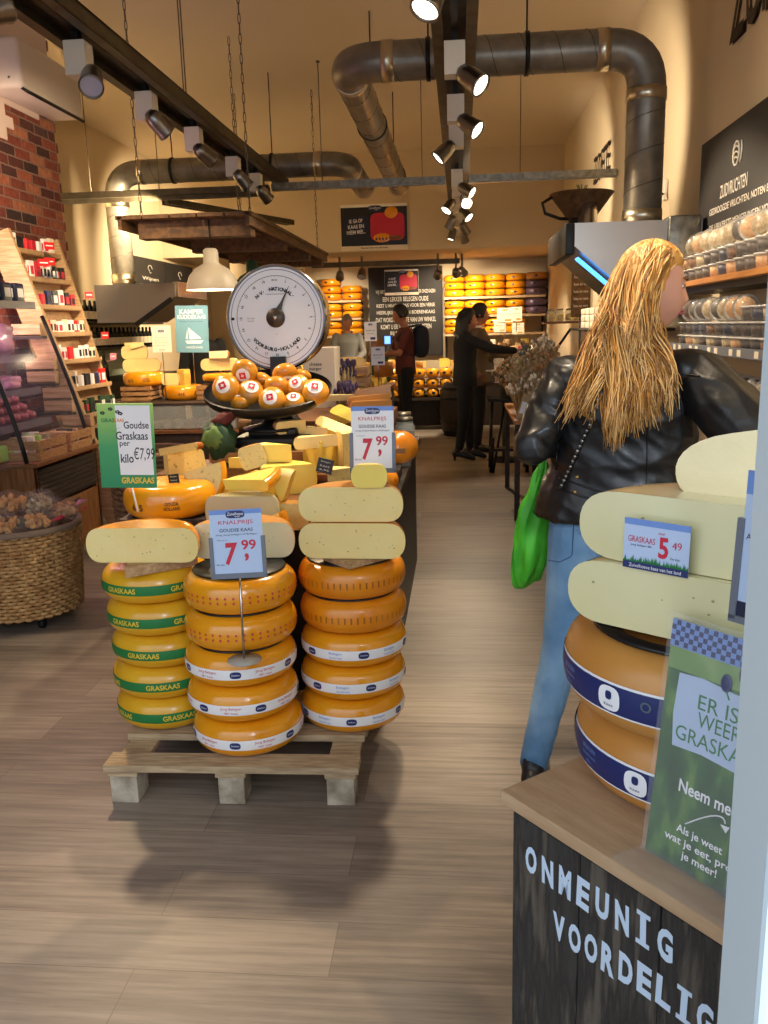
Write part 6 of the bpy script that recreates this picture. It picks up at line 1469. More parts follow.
def disc_pack(c, fill, rz, lean, lb, gr):
    if fill in DSC: return copy_tree(DSC[fill], c, (0, lean, rz), lb, gr)
    t = thing('round_tray', lb, 'tub', c, 0, gr); T = TM(c) @ TM((0, 0, .062), (0, PI/2, 0))
    b = MB(); b.lathe([(0, -.016), (.048, -.016), (.056, .012), (.062, .014), (.062, .018), (.05, .018)], 24, 0, T); b.build('tray_shell', ['clear_plastic'], t)
    b = MB(); b.lathe([(0, -.012), (.044, -.012), (.050, .009), (0, .009)], 20, 0, T); b.build('contents', [fill], t)
    b = MB(); b.lathe([(.052, .020), (.0625, .020), (.0625, .012)], 24, 0, T); b.build('rim', ['plastic_rim'], t); DSC[fill] = t; t.rotation_euler = (0, lean, rz); return t
for si, (zs, rn) in enumerate(((1.705, 'upper'), (1.346, 'middle'))):
    for i in range(15):
        y = 3.25+.138*i; n_ = 2 if si == 0 else (3 if i < 7 else 2)
        for k in range(n_):
            fl = rg.choice(fills); tub((1.325, y+rg.uniform(-.006, .006), zs+k*.0695), fl, 'tub of %s, %s right shelf, %s from the near end, %s layer' % (FN[fl], rn, ORD[i], ['bottom', 'second', 'third'][k]), 'snack tubs on the %s right shelf' % rn)
        fl = rg.choice(['pale_fruit', 'pale_fruit', 'orange_fruit', 'dark_fruit', 'nuts'])
        zt = zs+n_*.0695+.001
        if zt + .13 < (9 if si == 0 else 1.66): disc_pack((1.33, y, zt), fl, rg.uniform(.35, .95)+(.25 if si else 0), rg.uniform(-.12, .12), 'tray of %s on edge, %s right shelf, %s from the near end' % (FN[fl], rn, ORD[i]), 'round trays on the %s right shelf' % rn)
for i in range(11):
    fl = rg.choice(['dark_fruit', 'nuts', 'navy_dark', 'pale_fruit']); tub((1.34, 3.3+.15*i, 1.041), fl, 'tub of %s, lowest right shelf, %s from the near end' % (FN[fl], ORD[i]), 'snack tubs on the lowest right shelf')
    disc_pack((1.34, 3.3+.15*i, 1.111), rg.choice(['dark_fruit', 'nuts', 'pale_fruit']), rg.uniform(.4, 1.2), .1, 'round tray on edge on the lowest right shelf, %s from the near end' % ORD[i], 'round trays on the lowest right shelf')
for i in range(7):
    b = MB(); c = (1.27+.03*(i % 2), 3.35+.13*i, .722); b.ell((c[0], c[1], c[2]+.10), (.06, .075, .10), 0, 22, fn=crumple(i*5+2, .16, 3)); tag(b.build('chocolate_bag', ['chocolate_wrap'], org=c), 'shiny brown wrapped bag on the dark cabinet at right, %s from the near end' % ORD[i], 'bag', 'brown wrapped bags on the right cabinet')
# chalkboard on the right wall
tl = at(703, 147, X=1.58); zt = 2.60; zb = 2.04; y1 = tl.y; y0_ = 3.7
t = thing('chalkboard', 'large dark chalkboard with fruit emblem on the right wall', 'chalkboard', (1.58, 4.9, zb))
b = MB(); b.box((1.585, (y0_+y1)/2, (zt+zb)/2), (.024, y1-y0_, zt-zb)); b.build('board', ['chalkboard'], t)
def RW(px, py): p = at(px, py, X=1.568); return frame(p, (0, -1, 0), (0, 0, 1)), p
b = MB()
T, p = RW(733, 186); b.text('ZUIDVRUCHTEN', (0, 0), .075, .50, 0, T, bold=.01)
T, p = RW(738, 152); b.tube([T @ Vector((-.03+.055*math.cos(k*.55), .065*math.sin(k*.55), 0)) for k in range(13)], .006, 5)
for q in (-.03, 0, .03): b.tube([T @ Vector((-.07+.03*k, q+.012*math.sin(k*1.4), 0)) for k in range(4)], .005, 5)
b.tube([T @ Vector((.05+.02*math.sin(k*.7), -.06+.028*k, 0)) for k in range(5)], .005, 5)
for py0, s in ((214, 'GEDROOGDE VRUCHTEN, NOTEN EN PITTEN, ELKE DAG VERS GEBRAND,'), (230, 'DE LEKKERSTE MENGELINGEN VOOR BORREL EN ONTBIJT UIT EIGEN')):
    T, p = RW(709, py0); z_ = p.z; b.text(s, (0, 0), .045, 2.15, 0, frame((1.568, p.y-1.08, z_-.0), (0, -1, 0), (0, 0, 1)), bold=.01)
b.build('chalk_writing', ['chalk'], t)
# wall socket with cable
t = thing('wall_socket', 'double wall socket with cable beside the vertical duct', 'socket', tuple(at(665, 190, X=1.59)))
p = at(665, 190, X=1.585); b = MB(); b.box(p, (.02, .09, .15), 0, .004); b.build('socket_plate', ['white_plastic'], t)
b = MB(); b.tube([p+Vector((-.015, 0, -.03)), p+Vector((-.05, -.06, -.02)), p+Vector((-.08, -.16, -.10)), p+Vector((-.09, -.22, -.28)), p+Vector((-.08, -.25, -.40))], .007, 6); b.build('cable', ['black_rubber'], t)
# grinder with a funnel on the hood
p = Vector((.875, 6.55, 2.13)); t = thing('coffee_grinder', 'old grinder with wide dark funnel standing on the right hood', 'grinder', p)
T = TM(p); b = MB(); b.lathe([(.10, .10), (.225, .265), (.23, .268), (.225, .272), (.10, .12), (0, .11)], 32, 0, T); b.build('funnel', ['canopy_wood'], t)
b = MB(); b.lathe([(0, 0), (.085, 0), (.085, .02), (.07, .03), (.07, .19), (.05, .20), (0, .20)], 28, 0, T @ TM((.03, -.10, 0))); b.build('cylinder', ['chrome'], t)
b = MB(); b.lathe([(0, 0), (.09, 0), (.09, .1), (.10, .11)], 24, 0, T); b.build('base', ['cast_iron'], t)
b = MB(); b.tube([p+Vector((-.21, -.02, .25)), p+Vector((-.28, -.03, .21)), p+Vector((-.26, -.03, .14)), p+Vector((-.15, -.02, .10)), p+Vector((-.08, 0, .10))], .012, 8); b.build('handle', ['black_metal'], t)
b = MB(); 
for k in range(5): b.tube([p+Vector((0, 0, .25)), p+Vector((rnd(-.05, .05), rnd(-.05, .05), .33))], .004, 5)
b.build('green_sprig', ['leaf'], t)
# ------------------------------------------------------------------ right counters further back
M_GLASS = mat('case_glass', 'dfe6ea', .12, alpha=.06, spec=.35)
t = thing('deli_counter', 'long counter with slanted glass along the right side behind the blond person', 'counter', (1.1, 7.5, 0))
b = MB(); b.box((1.15, 7.6, .45), (.8, 2.9, .9), 0, .004); b.build('counter_base', ['dark_wood'], t)
b = MB(); b.box((1.15, 7.6, .915), (.84, 2.94, .03), 0, .003); b.build('worktop', ['stainless'], t)
b = MB(); b.add([(.78, 6.4, .95), (.78, 9.0, .95), (1.12, 9.0, 1.42), (1.12, 6.4, 1.42)], [(0,1,2,3)]); b.build('slanted_glass', [M_GLASS], t)
b = MB(); b.tube([(.78, 6.4, .94), (1.12, 6.4, 1.43)], .014, 6); b.tube([(.78, 9.0, .94), (1.12, 9.0, 1.43)], .014, 6); b.tube([(1.12, 6.4, 1.43), (1.12, 9.0, 1.43)], .012, 6); b.build('glass_frame', ['black_metal'], t)
b = MB(); b.box((1.33, 7.7, 1.43), (.42, 2.6, .02), 0); b.build('top_shelf', ['dark_wood'], t)
for i in range(9):
    b = MB(); c = (1.0+.05*(i % 2), 6.5+.26*i, .932); b.box((c[0], c[1], c[2]+.035), (.2, .2, .07), 0, .01); b.box((c[0], c[1], c[2]+.085), (.17, .17, .03), 1, .006); tag(b.build('deli_tray', ['paper', rg.choice(['meat_pink', 'pale_fruit', 'orange_fruit'])], org=c), 'white tray of deli food under the slanted glass, %s from the near end' % ORD[i], 'tray', 'deli trays under the slanted glass')
for i in range(8):
    for k in range(3):
        small_pack((1.30, 6.6+.30*i, 1.441+k*.062), (.2, .26, .058), 0, 'paper_warm', 'white carton above the slanted glass, %s from the near end, %s layer' % (ORD[i], ORD[k]), 'white cartons above the deli counter', label_mt='grey_text')
# menu panel on the right wall behind the hood
T = frame((1.1, 9.3, 1.78), (1, 0, 0), (0, 0, 1)); t = thing('menu_board', 'narrow dark menu board with light lines behind the right hood', 'menu board', (.93, 9.3, 1.4))
T = frame(at(581, 285, Y=8.9), (1, 0, 0), (0, 0, 1)); b = MB(); b.box((0, 0, 0), (.19, .62, .02), 0, M=T); b.build('board', ['canopy_wood'], t); b = MB()
for k in range(7): b.text('kaas en vers', (0, .22-.07*k), .028, .14, 0, T, z=.012)
q = T @ Vector((0, -.31, 0)); b.build('chalk_writing', ['chalk'], t); b = MB(); b.tube([q, (q.x, q.y, .93)], .012, 6); b.build('post', ['black_metal'], t)
b = MB(); c = at(560, 321, Y=9.4); t = thing('side_shelf', 'small shelf of jars beyond the slanted glass on the right', 'shelf', (c.x, 9.4, c.z-.02))
b.box((c.x+.05, 9.45, c.z-.015), (.45, .3, .025)); b.box((c.x+.26, 9.45, (c.z-.03)/2), (.03, .28, c.z-.03)); b.build('shelf_board', ['oak'], t)
for i in range(4):
    jar((c.x-.1+.095*i, 9.38, c.z), .042, .12, 'mustard jar on the small side shelf at right, %s from the left' % ORD[i], 'mustard jars on the side shelf', fill='gold_text', mt='glass_jar')
# dried bouquets and packets in front of the deli counter
rg = random.Random(77)
def bouquet(c, h, lb, mts, lean=(0, 0)):
    t = thing('dried_bouquet', lb, 'bouquet', c, 0, 'dried bouquets beside the right counter'); b = MB(); bl_ = MB()
    for i in range(34):
        a = rg.uniform(0, 6.28); q = rg.uniform(.02, .13); top = Vector(c)+Vector((q*math.cos(a)+lean[0], q*math.sin(a)+lean[1], h*rg.uniform(.65, 1))); b.tube([Vector(c)+Vector((q*.15*math.cos(a), q*.15*math.sin(a), 0)), (Vector(c)+top)/2+Vector((0, 0, .0)), top], .0025, 4, 0)
        for k in range(4): bl_.ell(top+Vector((rg.uniform(-.02, .02), rg.uniform(-.02, .02), rg.uniform(-.03, .02))), (.013, .013, .016), rg.randrange(len(mts)), 6)
    b.build('stems', ['dried'], t); bl_.build('blooms', mts, t)
b = MB(); t = thing('plant_table', 'low dark wooden table carrying dried bouquets beside the deli counter', 'table', (.62, 7.2, 0))
b.box((.555, 7.2, .77), (.30, 1.5, .03), 0, .003); b.build('tabletop', ['shelf_wood'], t)
for x in (.43, .68):
    for y in (6.5, 7.9):
        b = MB(); b.box((x, y, .38), (.04, .04, .75)); b.build('leg', ['dark_wood'], t)
for i, (px, py, Y, h) in enumerate(((512, 395, 6.6, .32), (528, 390, 6.7, .45), (545, 380, 6.9, .52), (520, 400, 7.2, .34), (538, 385, 7.4, .50), (556, 372, 7.5, .55), (530, 385, 7.8, .48), (549, 380, 7.1, .60), (516, 380, 7.9, .35))):
    x = min(max(at(px, py, Y=Y).x, .45), .68); bouquet((x, Y-.05, .787), h, ['pale', 'cream', 'orange flecked', 'brown', 'greenish', 'grey', 'tall pale', 'tall cream', 'small'][i]+' dried bouquet on the low table beside the deli counter', [['dried', 'paper_warm'], ['pale_fruit', 'dried'], ['orange_fruit', 'dried'], ['wicker_dark', 'dried'], ['leaf', 'pale_fruit'], ['grey_cloth', 'dried'], ['paper_warm', 'lgreen'], ['paper_warm', 'pale_fruit'], ['orange_fruit', 'dark_leaf']][i], lean=(rg.uniform(-.08, .04), 0))
for i in range(9):
    c = (.44+.028*i, 6.48+.012*i, .787); small_pack(c, (.06, .04, .20+.02*(i % 3)), rg.uniform(-.3, .3), rg.choice(['kraft', 'pale_fruit', 'dried']), 'slim kraft packet at the near end of the plant table, %s from the left' % ORD[i], 'kraft packets on the plant table', rot=(0, .3, rg.uniform(-.2, .2)))
# black step stool with a bucket
t = thing('step_stool', 'black wooden step stool standing at the end of the aisle', 'stool', (.56, 8.9, 0))
sx0, sx1, sy0, sy1 = .33, .68, 8.75, 9.15
for x in (sx0, sx1):
    for y in (sy0, sy1-.08):
        b = MB(); b.tube([(x+(.0 if x > .5 else -.02), y, 0), (x, y, .36 if y == sy0 else .72)], .018, 8); b.build('leg', ['black_metal'], t)
b = MB(); b.box((.505, sy0+.06, .235), (.42, .2, .025), 0, .004); b.build('step', ['black_metal'], t)
b = MB(); b.box((.505, sy1-.14, .735), (.46, .34, .03), 0, .004); b.build('seat', ['black_metal'], t)
b = MB(); b.tube([(sx0, sy0-.04, .0), (sx0+.14, sy1-.1, .72)], .014, 6); b.build('brace', ['black_metal'], t)
c = (.50, 8.98, .751); t = thing('metal_bucket', 'grey metal bucket standing on the black step stool', 'bucket', c); T = TM(c)
b = MB(); b.lathe([(0, 0), (.085, 0), (.11, .2), (.113, .205), (.105, .2), (.08, .01)], 26, 0, T); b.build('bucket_body', ['galv'], t)
b = MB(); b.tube([T @ Vector((.112*math.cos(a), 0, .19+.0*a+.09*math.sin(a))) for a in [PI*k/10 for k in range(11)]], .004, 6); b.build('handle', ['black_metal'], t)
bouquet((.50, 8.98, .77), .34, 'brown dried bouquet standing in the grey metal bucket', ['wicker_dark', 'dried'], (.03, 0))
# cake stand with white cheeses and dark cloth round table
t = thing('side_table', 'dark round side table behind the black step stool', 'table', (.42, 9.55, 0)); T = TM((.50, 9.55, 0))
b = MB(); b.lathe([(0, .84), (.24, .84), (.24, .87), (0, .87)], 32, 0, T); b.build('tabletop', ['dark_wood'], t); b = MB(); b.lathe([(.2, 0), (.2, .02), (.04, .05), (.04, .84)], 20, 0, T); b.build('pedestal', ['black_metal'], t)
c = (.44, 9.5, .871); T = TM(c); t = thing('cake_stand', 'white cake stand on the dark side table near the people', 'stand', c)
b = MB(); b.lathe([(0, 0), (.07, 0), (.03, .02), (.025, .09), (.05, .11), (.16, .125), (.165, .135), (0, .135)], 30, 0, T); b.build('stand_body', ['white_plastic'], t)
b = MB(); b.lathe([(0, 0), (.09, 0), (.095, .03), (.09, .065), (0, .07)], 26, 0, TM((.46, 9.5, 1.007))); tag(b.build('white_cheese', ['paper_warm']), 'larger soft white cheese on the cake stand', 'cheese', None)
b = MB(); b.lathe([(0, 0), (.055, 0), (.06, .03), (.055, .055), (0, .06)], 26, 0, TM((.42, 9.5, 1.078))); tag(b.build('white_cheese', ['paper_warm']), 'smaller soft white cheese on top of the larger one', 'cheese', None)
# ================================================================== back of the shop
def banner(T, w, h, lb, nm='wall_banner'):
    t = thing(nm, lb, 'banner', T.translation); z = .0
    b = MB(); b.box((0, 0, -.01), (w, h, .02), 0, M=T); b.build('panel', ['paper_warm'], t); b = MB()
    b.box((-.0, h*.03, .002), (w*.99, h*.86, .003), 0, M=T)
    b.box((0, h*.455, .004), (w*.99, h*.05, .002), 5, M=T)
    b.prism([(-w*.42, -h*.18), (-w*.10, -h*.12), (-w*.09, h*.24), (-w*.44, h*.20)], .004, .006, 1, T)
    n = 28; b.add([(w*.20+w*.255*math.copysign(abs(math.cos(2*PI*i/n))**.35, math.cos(2*PI*i/n)), -h*.0+h*.30*math.copysign(abs(math.sin(2*PI*i/n))**.35, math.sin(2*PI*i/n)), .007) for i in range(n)], [tuple(range(n))], 2, False, T)
    b.ell((w*.26, h*.30, .008), (w*.10, h*.13, .003), 3, 18, T, rot=(0, 0, .2)); b.ell((w*.12, -h*.24, .009), (w*.13, h*.10, .003), 3, 16, T)
    for k in range(4): b.ell((w*(.03+.05*k), -h*.26, .012), (w*.012, h*.04, .002), 0, 8, T, rot=(0, 0, .4))
    b.ell((w*.30, -h*.24, .009), (w*.12, h*.05, .003), 4, 14, T)
    b.build('picture', ['black_plastic', 'navy_dark', 'red', 'rind', 'oak', 'paper'], t)
    b = MB()
    for k, s in enumerate(('IK GA OP', 'KAAS EN', 'NEEM MEE...')): b.text(s, (-w*.27, h*(.14-.12*k)), h*.085, w*(.2+.04*k), 0, T, z=.0075, rot=.06, bold=.02)
    sign_logo(b, T, (w*.02, h*.40), w*.2, .008, 2, 0); b.text('Bewaar kaas op zijn best', (w*.0, -h*.45), h*.045, w*.4, 1, T, z=.0045, bold=.02); b.build('lettering', ['paper', 'dark_text', 'navy'], t)
a = at(340, 205, Y=13.97); c = at(408, 249, Y=13.97)
banner(frame(((a.x+c.x)/2, 13.965, (a.z+c.z)/2), (1, 0, 0), (0, 0, 1)), c.x-a.x, a.z-c.z, 'wide picture banner with red tray high on the wall above the back opening')
# blackboard on the back wall
a = at(368, 268, Y=16.5); c = at(443, 346, Y=16.5); x0, x1 = a.x, c.x; zt = a.z; zb = .95
t = thing('chalkboard', 'big blackboard with lines of white letters on the back wall', 'chalkboard', ((x0+x1)/2, 16.5, zb))
b = MB(); b.box(((x0+x1)/2, 16.51, (zt+zb)/2), (x1-x0, .03, zt-zb)); b.build('board', ['chalkboard'], t); b = MB()
for k, s in enumerate(('WIJ VERTELLEN U GRAAG EN MET TROTS OVER ONZE KAZEN', 'EEN LEKKER BELEGEN OUDE', 'KIEST U MAAR BIJ ONS VOOR EEN VERSE', 'HEERLIJKE STUKKEN BOERENKAAS', 'DAT WORDT DE BESTE VAN UW WINKEL', 'KOMT U ER WEER VAN GENIETEN', 'BIJ DE KAASBOER')):
    zz = at(405, 292+6.9*k, Y=16.49).z; b.text(s, (0, 0), .085, [1.12, .86, 1.1, 1.1, 1.14, .96, .6][k], 0, frame(((x0+x1)/2, 16.488, zz), (1, 0, 0), (0, 0, 1)), bold=.01)
b.build('chalk_writing', ['chalk'], t)
a = at(383, 269, Y=16.2); c = at(418, 294, Y=16.2)
banner(frame(((a.x+c.x)/2, 16.46, (a.z+c.z)/2+.0), (1, 0, 0), (0, 0, 1)), c.x-a.x, a.z-c.z, 'smaller picture banner hanging in front of the blackboard')
# wheel shelves on the back wall
def wheel_shelf(x0, x1, zs, lb):
    t = thing('cheese_shelf', lb, 'shelf', ((x0+x1)/2, 16.3, 0)); 
    for z in zs:
        b = MB(); b.box(((x0+x1)/2, 16.27, z-.02), (x1-x0, .44, .04), 0, .003); b.build('shelf_board', ['pine_pale'], t)
    for x in (x0+.02, x1-.02):
        b = MB(); b.box((x, 16.46, max(zs)/2), (.04, .05, max(zs))); b.build('upright', ['dark_wood'], t)
    return t
srcw = {}
def plain_wheel(kind, loc, lb, gr, sc=1.05):
    if kind not in srcw:
        o = thing('cheese_wheel', lb, 'cheese', loc, 0, gr); b = MB(); b.lathe(wheel_mesh(.115, .185, .05, ), 32, 0)
        o2 = b.build('rind', [kind], o, world=False); b = MB()
        for k in range(4):
            f = wrap(.185, .115, .05, k*PI/2-.1); oval(b, 0, -.002, .05, .03, 0, f, 12)
        b.build('stamp', ['navy_dark'], o, world=False); o.scale = (sc, sc, sc); srcw[kind] = o; return o
    return copy_tree(srcw[kind], loc, (0, 0, rnd(-.4, .1)), lb, gr, sc=sc)
zR = [2.0, 1.67, 1.34]
wheel_shelf(-.28, 1.55, zR, 'right wooden shelf unit full of cheese wheels on the back wall')
wheel_shelf(-2.75, -1.82, [2.0, 1.68, 1.36, 1.04], 'left wooden shelf unit of cheese wheels on the back wall')
W_H = .132
cols_ = ((454.5, 3), (475, 3), (495.5, 3), (516, 3))
for (px, n_) in cols_:
    for k in range(n_): plain_wheel('rind', (at(px, 290, Y=16.2).x, 16.24, zR[0]+.0665+k*W_H), 'golden wheel on the top board of the right back shelf, %s column, %s from below' % (ORD[cols_.index((px, n_))], ORD[k]), 'wheels on the top board of the right back shelf')
for px in (454.5, 475, 495.5, 516):
    for k in range(2): plain_wheel('rind', (at(px, 290, Y=16.2).x, 16.24, zR[1]+.0665+k*W_H), 'golden wheel on the second board of the right back shelf, %s column, %s layer' % (ORD[int((px-454.5)/20.5+.1)], ['lower', 'upper'][k]), 'wheels on the second board of the right back shelf')
for px in (454.5, 475, 495.5, 516):
    for k in range(2): plain_wheel('rind', (at(px, 290, Y=16.2).x, 16.24, zR[2]+.0665+k*W_H), 'golden wheel on the third board of the right back shelf, %s column, %s layer' % (ORD[int((px-454.5)/20.5+.1)], ['lower', 'upper'][k]), 'wheels on the third board of the right back shelf')
for k in range(3): plain_wheel('rind_purple' if k < 2 else 'rind_dull', (at(536.5, 290, Y=16.2).x, 16.2, zR[0]+.066+k*W_H*1.03), '%s wheel at the right end of the top board' % ['lower dark purple', 'upper dark purple', 'pale orange'][k], 'wheels at the right end of the back shelf', 1.12)
for k in range(2): plain_wheel('rind_purple', (at(536.5, 290, Y=16.2).x, 16.2, zR[1]+.066+k*W_H*1.03), '%s dark purple wheel at the right end of the second board' % ['lower', 'upper'][k], 'dark purple wheels on the second board', 1.12)
for (px, n_, row) in ((331, 3, 0), (352, 2, 0), (331, 2, 1), (352, 2, 1), (331, 2, 2), (352, 2, 2)):
    zz = [2.0, 1.68, 1.36][row]
    for k in range(n_): plain_wheel('rind_deep' if row == 0 else 'rind', (at(px, 290, Y=16.2).x, 16.24, zz+.0665+k*W_H), 'orange wheel on the %s board of the left back shelf, %s column, %s layer' % (['top', 'second', 'third'][row], ['left', 'right'][px > 340], ['lowest', 'second', 'third'][k]), 'wheels on the %s board of the left back shelf' % ['top', 'second', 'third'][row])
# rows of little wheels on the far sales table
t = thing('sales_table', 'dark far sales table with tiers of little cheeses at the end of the aisle', 'table', (-.65, 12.7, 0))
b = MB(); b.box((-.70, 12.75, .46), (1.6, .7, .04), 0, .003); b.box((-.70, 12.95, .25), (1.5, .2, .45)); b.build('table_body', ['dark_wood'], t)
b = MB()
for k in range(3): b.box((-.70, 12.72, .48+.145*k-.006), (1.56, .5, .012))
b.build('tier_boards', ['oak'], t)
lw = None
for k in range(3):
    for i in range(8):
        c = (-1.38+.195*i, 12.56, .48+.145*k+.064)
        if lw is None:
            lw = thing('small_cheese_wheel', 'x', 'cheese', c); b = MB(); b.lathe(wheel_mesh(.125, .094, .05), 24, 0); b.build('rind', ['rind'], lw, world=False); b = MB()
            for q in range(5): oval(b, 0, 0, .05, .035, 0, wrap(.094, .125, .05, q*1.257-PI/2), 12)
            b.build('label_band', ['navy_dark'], lw, world=False); o = lw
        else: o = copy_tree(lw, c, (0, 0, rnd(-.3, .3)))
        o['label'] = 'small orange wheel on the %s tier of the far sales table, %s from the left' % (['lowest', 'middle', 'upper'][k], ORD[i]); o['group'] = 'small cheese wheels on the %s tier' % ['lowest', 'middle', 'upper'][k]
zt3 = .48+.145*3
rg = random.Random(5)
for i in range(7):
    x = -1.3+.2*i; wedge(TM((x, 12.6+rg.uniform(-.05, .05), zt3-.008), (0, 0, rg.uniform(0, 6))), 'cheese_wedge', '%s cheese piece on top of the far sales table' % ['leftmost', 'second', 'third', 'fourth', 'fifth', 'sixth', 'rightmost'][i], .15, 60, .09+.03*(i % 2), 'rind_dull', 'paste_yellow' if i % 2 else 'paste', 'cheese pieces on the far table')
t = thing('barrel', 'dark wooden barrel at the end of the aisle', 'barrel', (-.10, 12.75, 0)) 
T = TM((-.02, 11.9, 0)) ; t.location = (-.02, 11.9, 0); t.matrix_world = T
b = MB(); b.lathe([(0, 0), (.21, 0), (.25, .15), (.27, .36), (.25, .57), (.21, .72), (.20, .71), (0, .70)], 32, 0, T); b.build('staves', ['barrel_wood'], t)
for z, r in ((.08, .234), (.2, .26), (.52, .259), (.65, .23)):
    b = MB(); b.lathe([(r+.001, z-.02), (r+.006, z-.02), (r+.004, z+.02), (r-.002, z+.02)], 32, 0, T); b.build('hoop', ['black_metal'], t)
b = MB(); b.ell((-.02, 11.9, .82), (.10, .10, .10), 0, 18, fn=crumple(4, .25, 3)); tag(b.build('yellow_flowers', ['paste_yellow'], org=(-.02, 11.9, .72)), 'small yellow flowers standing on the dark barrel', 'flowers')
# middle counters right behind the display table
t = thing('cheese_counter', 'wooden cheese counter beyond the display table loaded with blocks', 'counter', (-1.1, 7.6, 0))
b = MB(); b.box((-1.15, 7.6, .46), (.95, 2.2, .92), 0, .004); b.build('counter_body', ['dark_wood'], t)
b = MB(); b.box((-1.15, 7.6, .935), (1.0, 2.25, .03), 0, .003); b.build('counter_top', ['oak'], t)
crate((-.92, 7.0, .951), (.36, .3, .24), 0, 'wooden box carrying a pale half cheese behind the display table', 'pine', open_=False)
half_wheel(TM((-.92, 7.0, 1.192), (0, 0, .1)), 'half_cheese_wheel', 'pale half cheese on the wooden box behind the display table', .15, .07, 'rind_dull', 'paste_herb', .03, 0)
rg = random.Random(15)
for i in range(12):
    x = -.74-.05*(i % 3)*1.5; y = 6.62+.12*i; wedge(TM((x-.05, y, .951+.0), (dg(90), 0, rg.uniform(-.6, .6)+PI/2)), 'cheese_wedge', 'cut cheese piece leaning in row place %s on the counter beyond the display table' % (['nearest', 'second', 'third', 'fourth', 'fifth', 'sixth', 'seventh', 'eighth', 'ninth', 'tenth', 'eleventh', 'farthest'][i]), .2, 60, .07, rg.choice(['rind', 'rind_deep', 'rind_dull']), rg.choice(['paste', 'paste_yellow', 'rind_dull']), 'cut cheeses on the middle counter')
for i in range(8):
    wedge(TM((-1.45+.1*i, 7.5+.1*(i % 3), .951+.12*(i % 2)), (0, 0, rg.uniform(0, 6))), 'cheese_wedge', 'cheese block at the back of the middle counter, %s from the left' % ORD[i], .17, 70, .13, rg.choice(['rind', 'rind_brown']), 'paste_yellow', 'cheese blocks at the back of the middle counter')
def d_card(b, T, w, h):
    z = .0028; sign_logo(b, T, (0, h*.36), w*.35, z, 0, 2); b.text('BELEGEN KAAS', (0, h*.05), h*.07, w*.7, 1, T, z=z); b.text('Per kilo', (0, -h*.1), h*.05, w*.5, 1, T, z=z); b.box((w*.18, -h*.36, z), (w*.4, h*.12, .001), 0, M=T)
stand_card(364, 322, 377, 341, 7.6, .951, 'paper', 'white price card at the far end of the middle counter', d_card, ['navy', 'dark_text', 'white_text'])
stand_card(371, 347, 385, 365, 6.7, .951, 'paper', 'white price card at the near corner of the middle counter', d_card, ['navy', 'dark_text', 'white_text'])
# lavender bundles and the white box on the far half of the display table
DZ = TZ
t = thing('white_box', 'tall white carton with small black words beside the scale', 'box', (-.80, 4.75, DZ))
a = at(302, 348, Y=4.75); c = at(336, 395, Y=4.75); b = MB(); zt_ = a.z; b.box(((a.x+c.x)/2, 4.87, (zt_+DZ)/2), (c.x-a.x, .22, zt_-DZ), 0, .004); b.build('carton', ['white_plastic'], t)
b = MB(); T = frame(((a.x+c.x)/2, 4.757, zt_-.09), (1, 0, 0), (0, 0, 1)); b.text('cheese', (-.02, 0), .018, .07, 0, T, bold=.01); b.text('burger', (-.02, -.028), .02, .07, 0, T, bold=.01); b.text('zz', (.04, -.12), .012, .03, 0, T); b.build('lettering', ['dark_text'], t)
def lavender(c, lb, h=.2, r=.075):
    t = thing('lavender_bundle', lb, 'lavender', c, 0, 'lavender bundles'); b = MB(); rgx = random.Random(int(c[0]*999+c[2]*77))
    for i in range(60):
        a = rgx.uniform(0, 6.28); q = r*math.sqrt(rgx.random()); p = Vector(c)+Vector((q*math.cos(a), q*math.sin(a), h*rgx.uniform(.75, 1))); b.tube([Vector(c)+Vector((q*.6*math.cos(a), q*.6*math.sin(a), 0)), p], .003, 4, 1); b.ell(p, (.009, .009, .022), 0, 6)
    b.build('blooms', ['lavender', 'dried'], t); b = MB(); b.lathe([(r*.8, 0), (r*.85, .02), (r*.85, h*.35), (r*.75, h*.4)], 18, 0, TM(c)); b.build('wrap', ['black_plastic'], t)
p = at(346, 378, Y=5.0)
lavender((p.x-.02, 5.0, DZ+.20), 'upper dark lavender bundle beside the white carton', .30, .085)
lavender((p.x+.02, 4.8, DZ+.20), 'lower dark lavender bundle in front of the other one', .18, .075)
crate((p.x, 4.95, DZ), (.24, .5, .2), 0, 'wooden crate under the lavender bundles', 'oak', open_=False)
# dark hanging bags left and far right packets: kraft papers between dial and man
for i, (px, py, Y, h) in enumerate(((322, 345, 5.6, .30), (331, 352, 5.6, .26), (327, 362, 5.5, .22))):
    c = Vector((-1.5+.2*i, 6.68, 0)); b = MB(); zb_ = .952; b.ell((c.x, c.y, zb_+.15), (.09, .07, .15), 0, 20, fn=crumple(i*7+1, .2, 2.5)); tag(b.build('paper_bag', ['kraft_dark'], org=(c.x, c.y, zb_)), ['brown paper bag nearest the dial rim', 'brown paper bag in the middle beside the dial', 'brown paper bag lowest beside the dial'][i], 'bag', 'paper bags beside the dial') if i < 2 else None
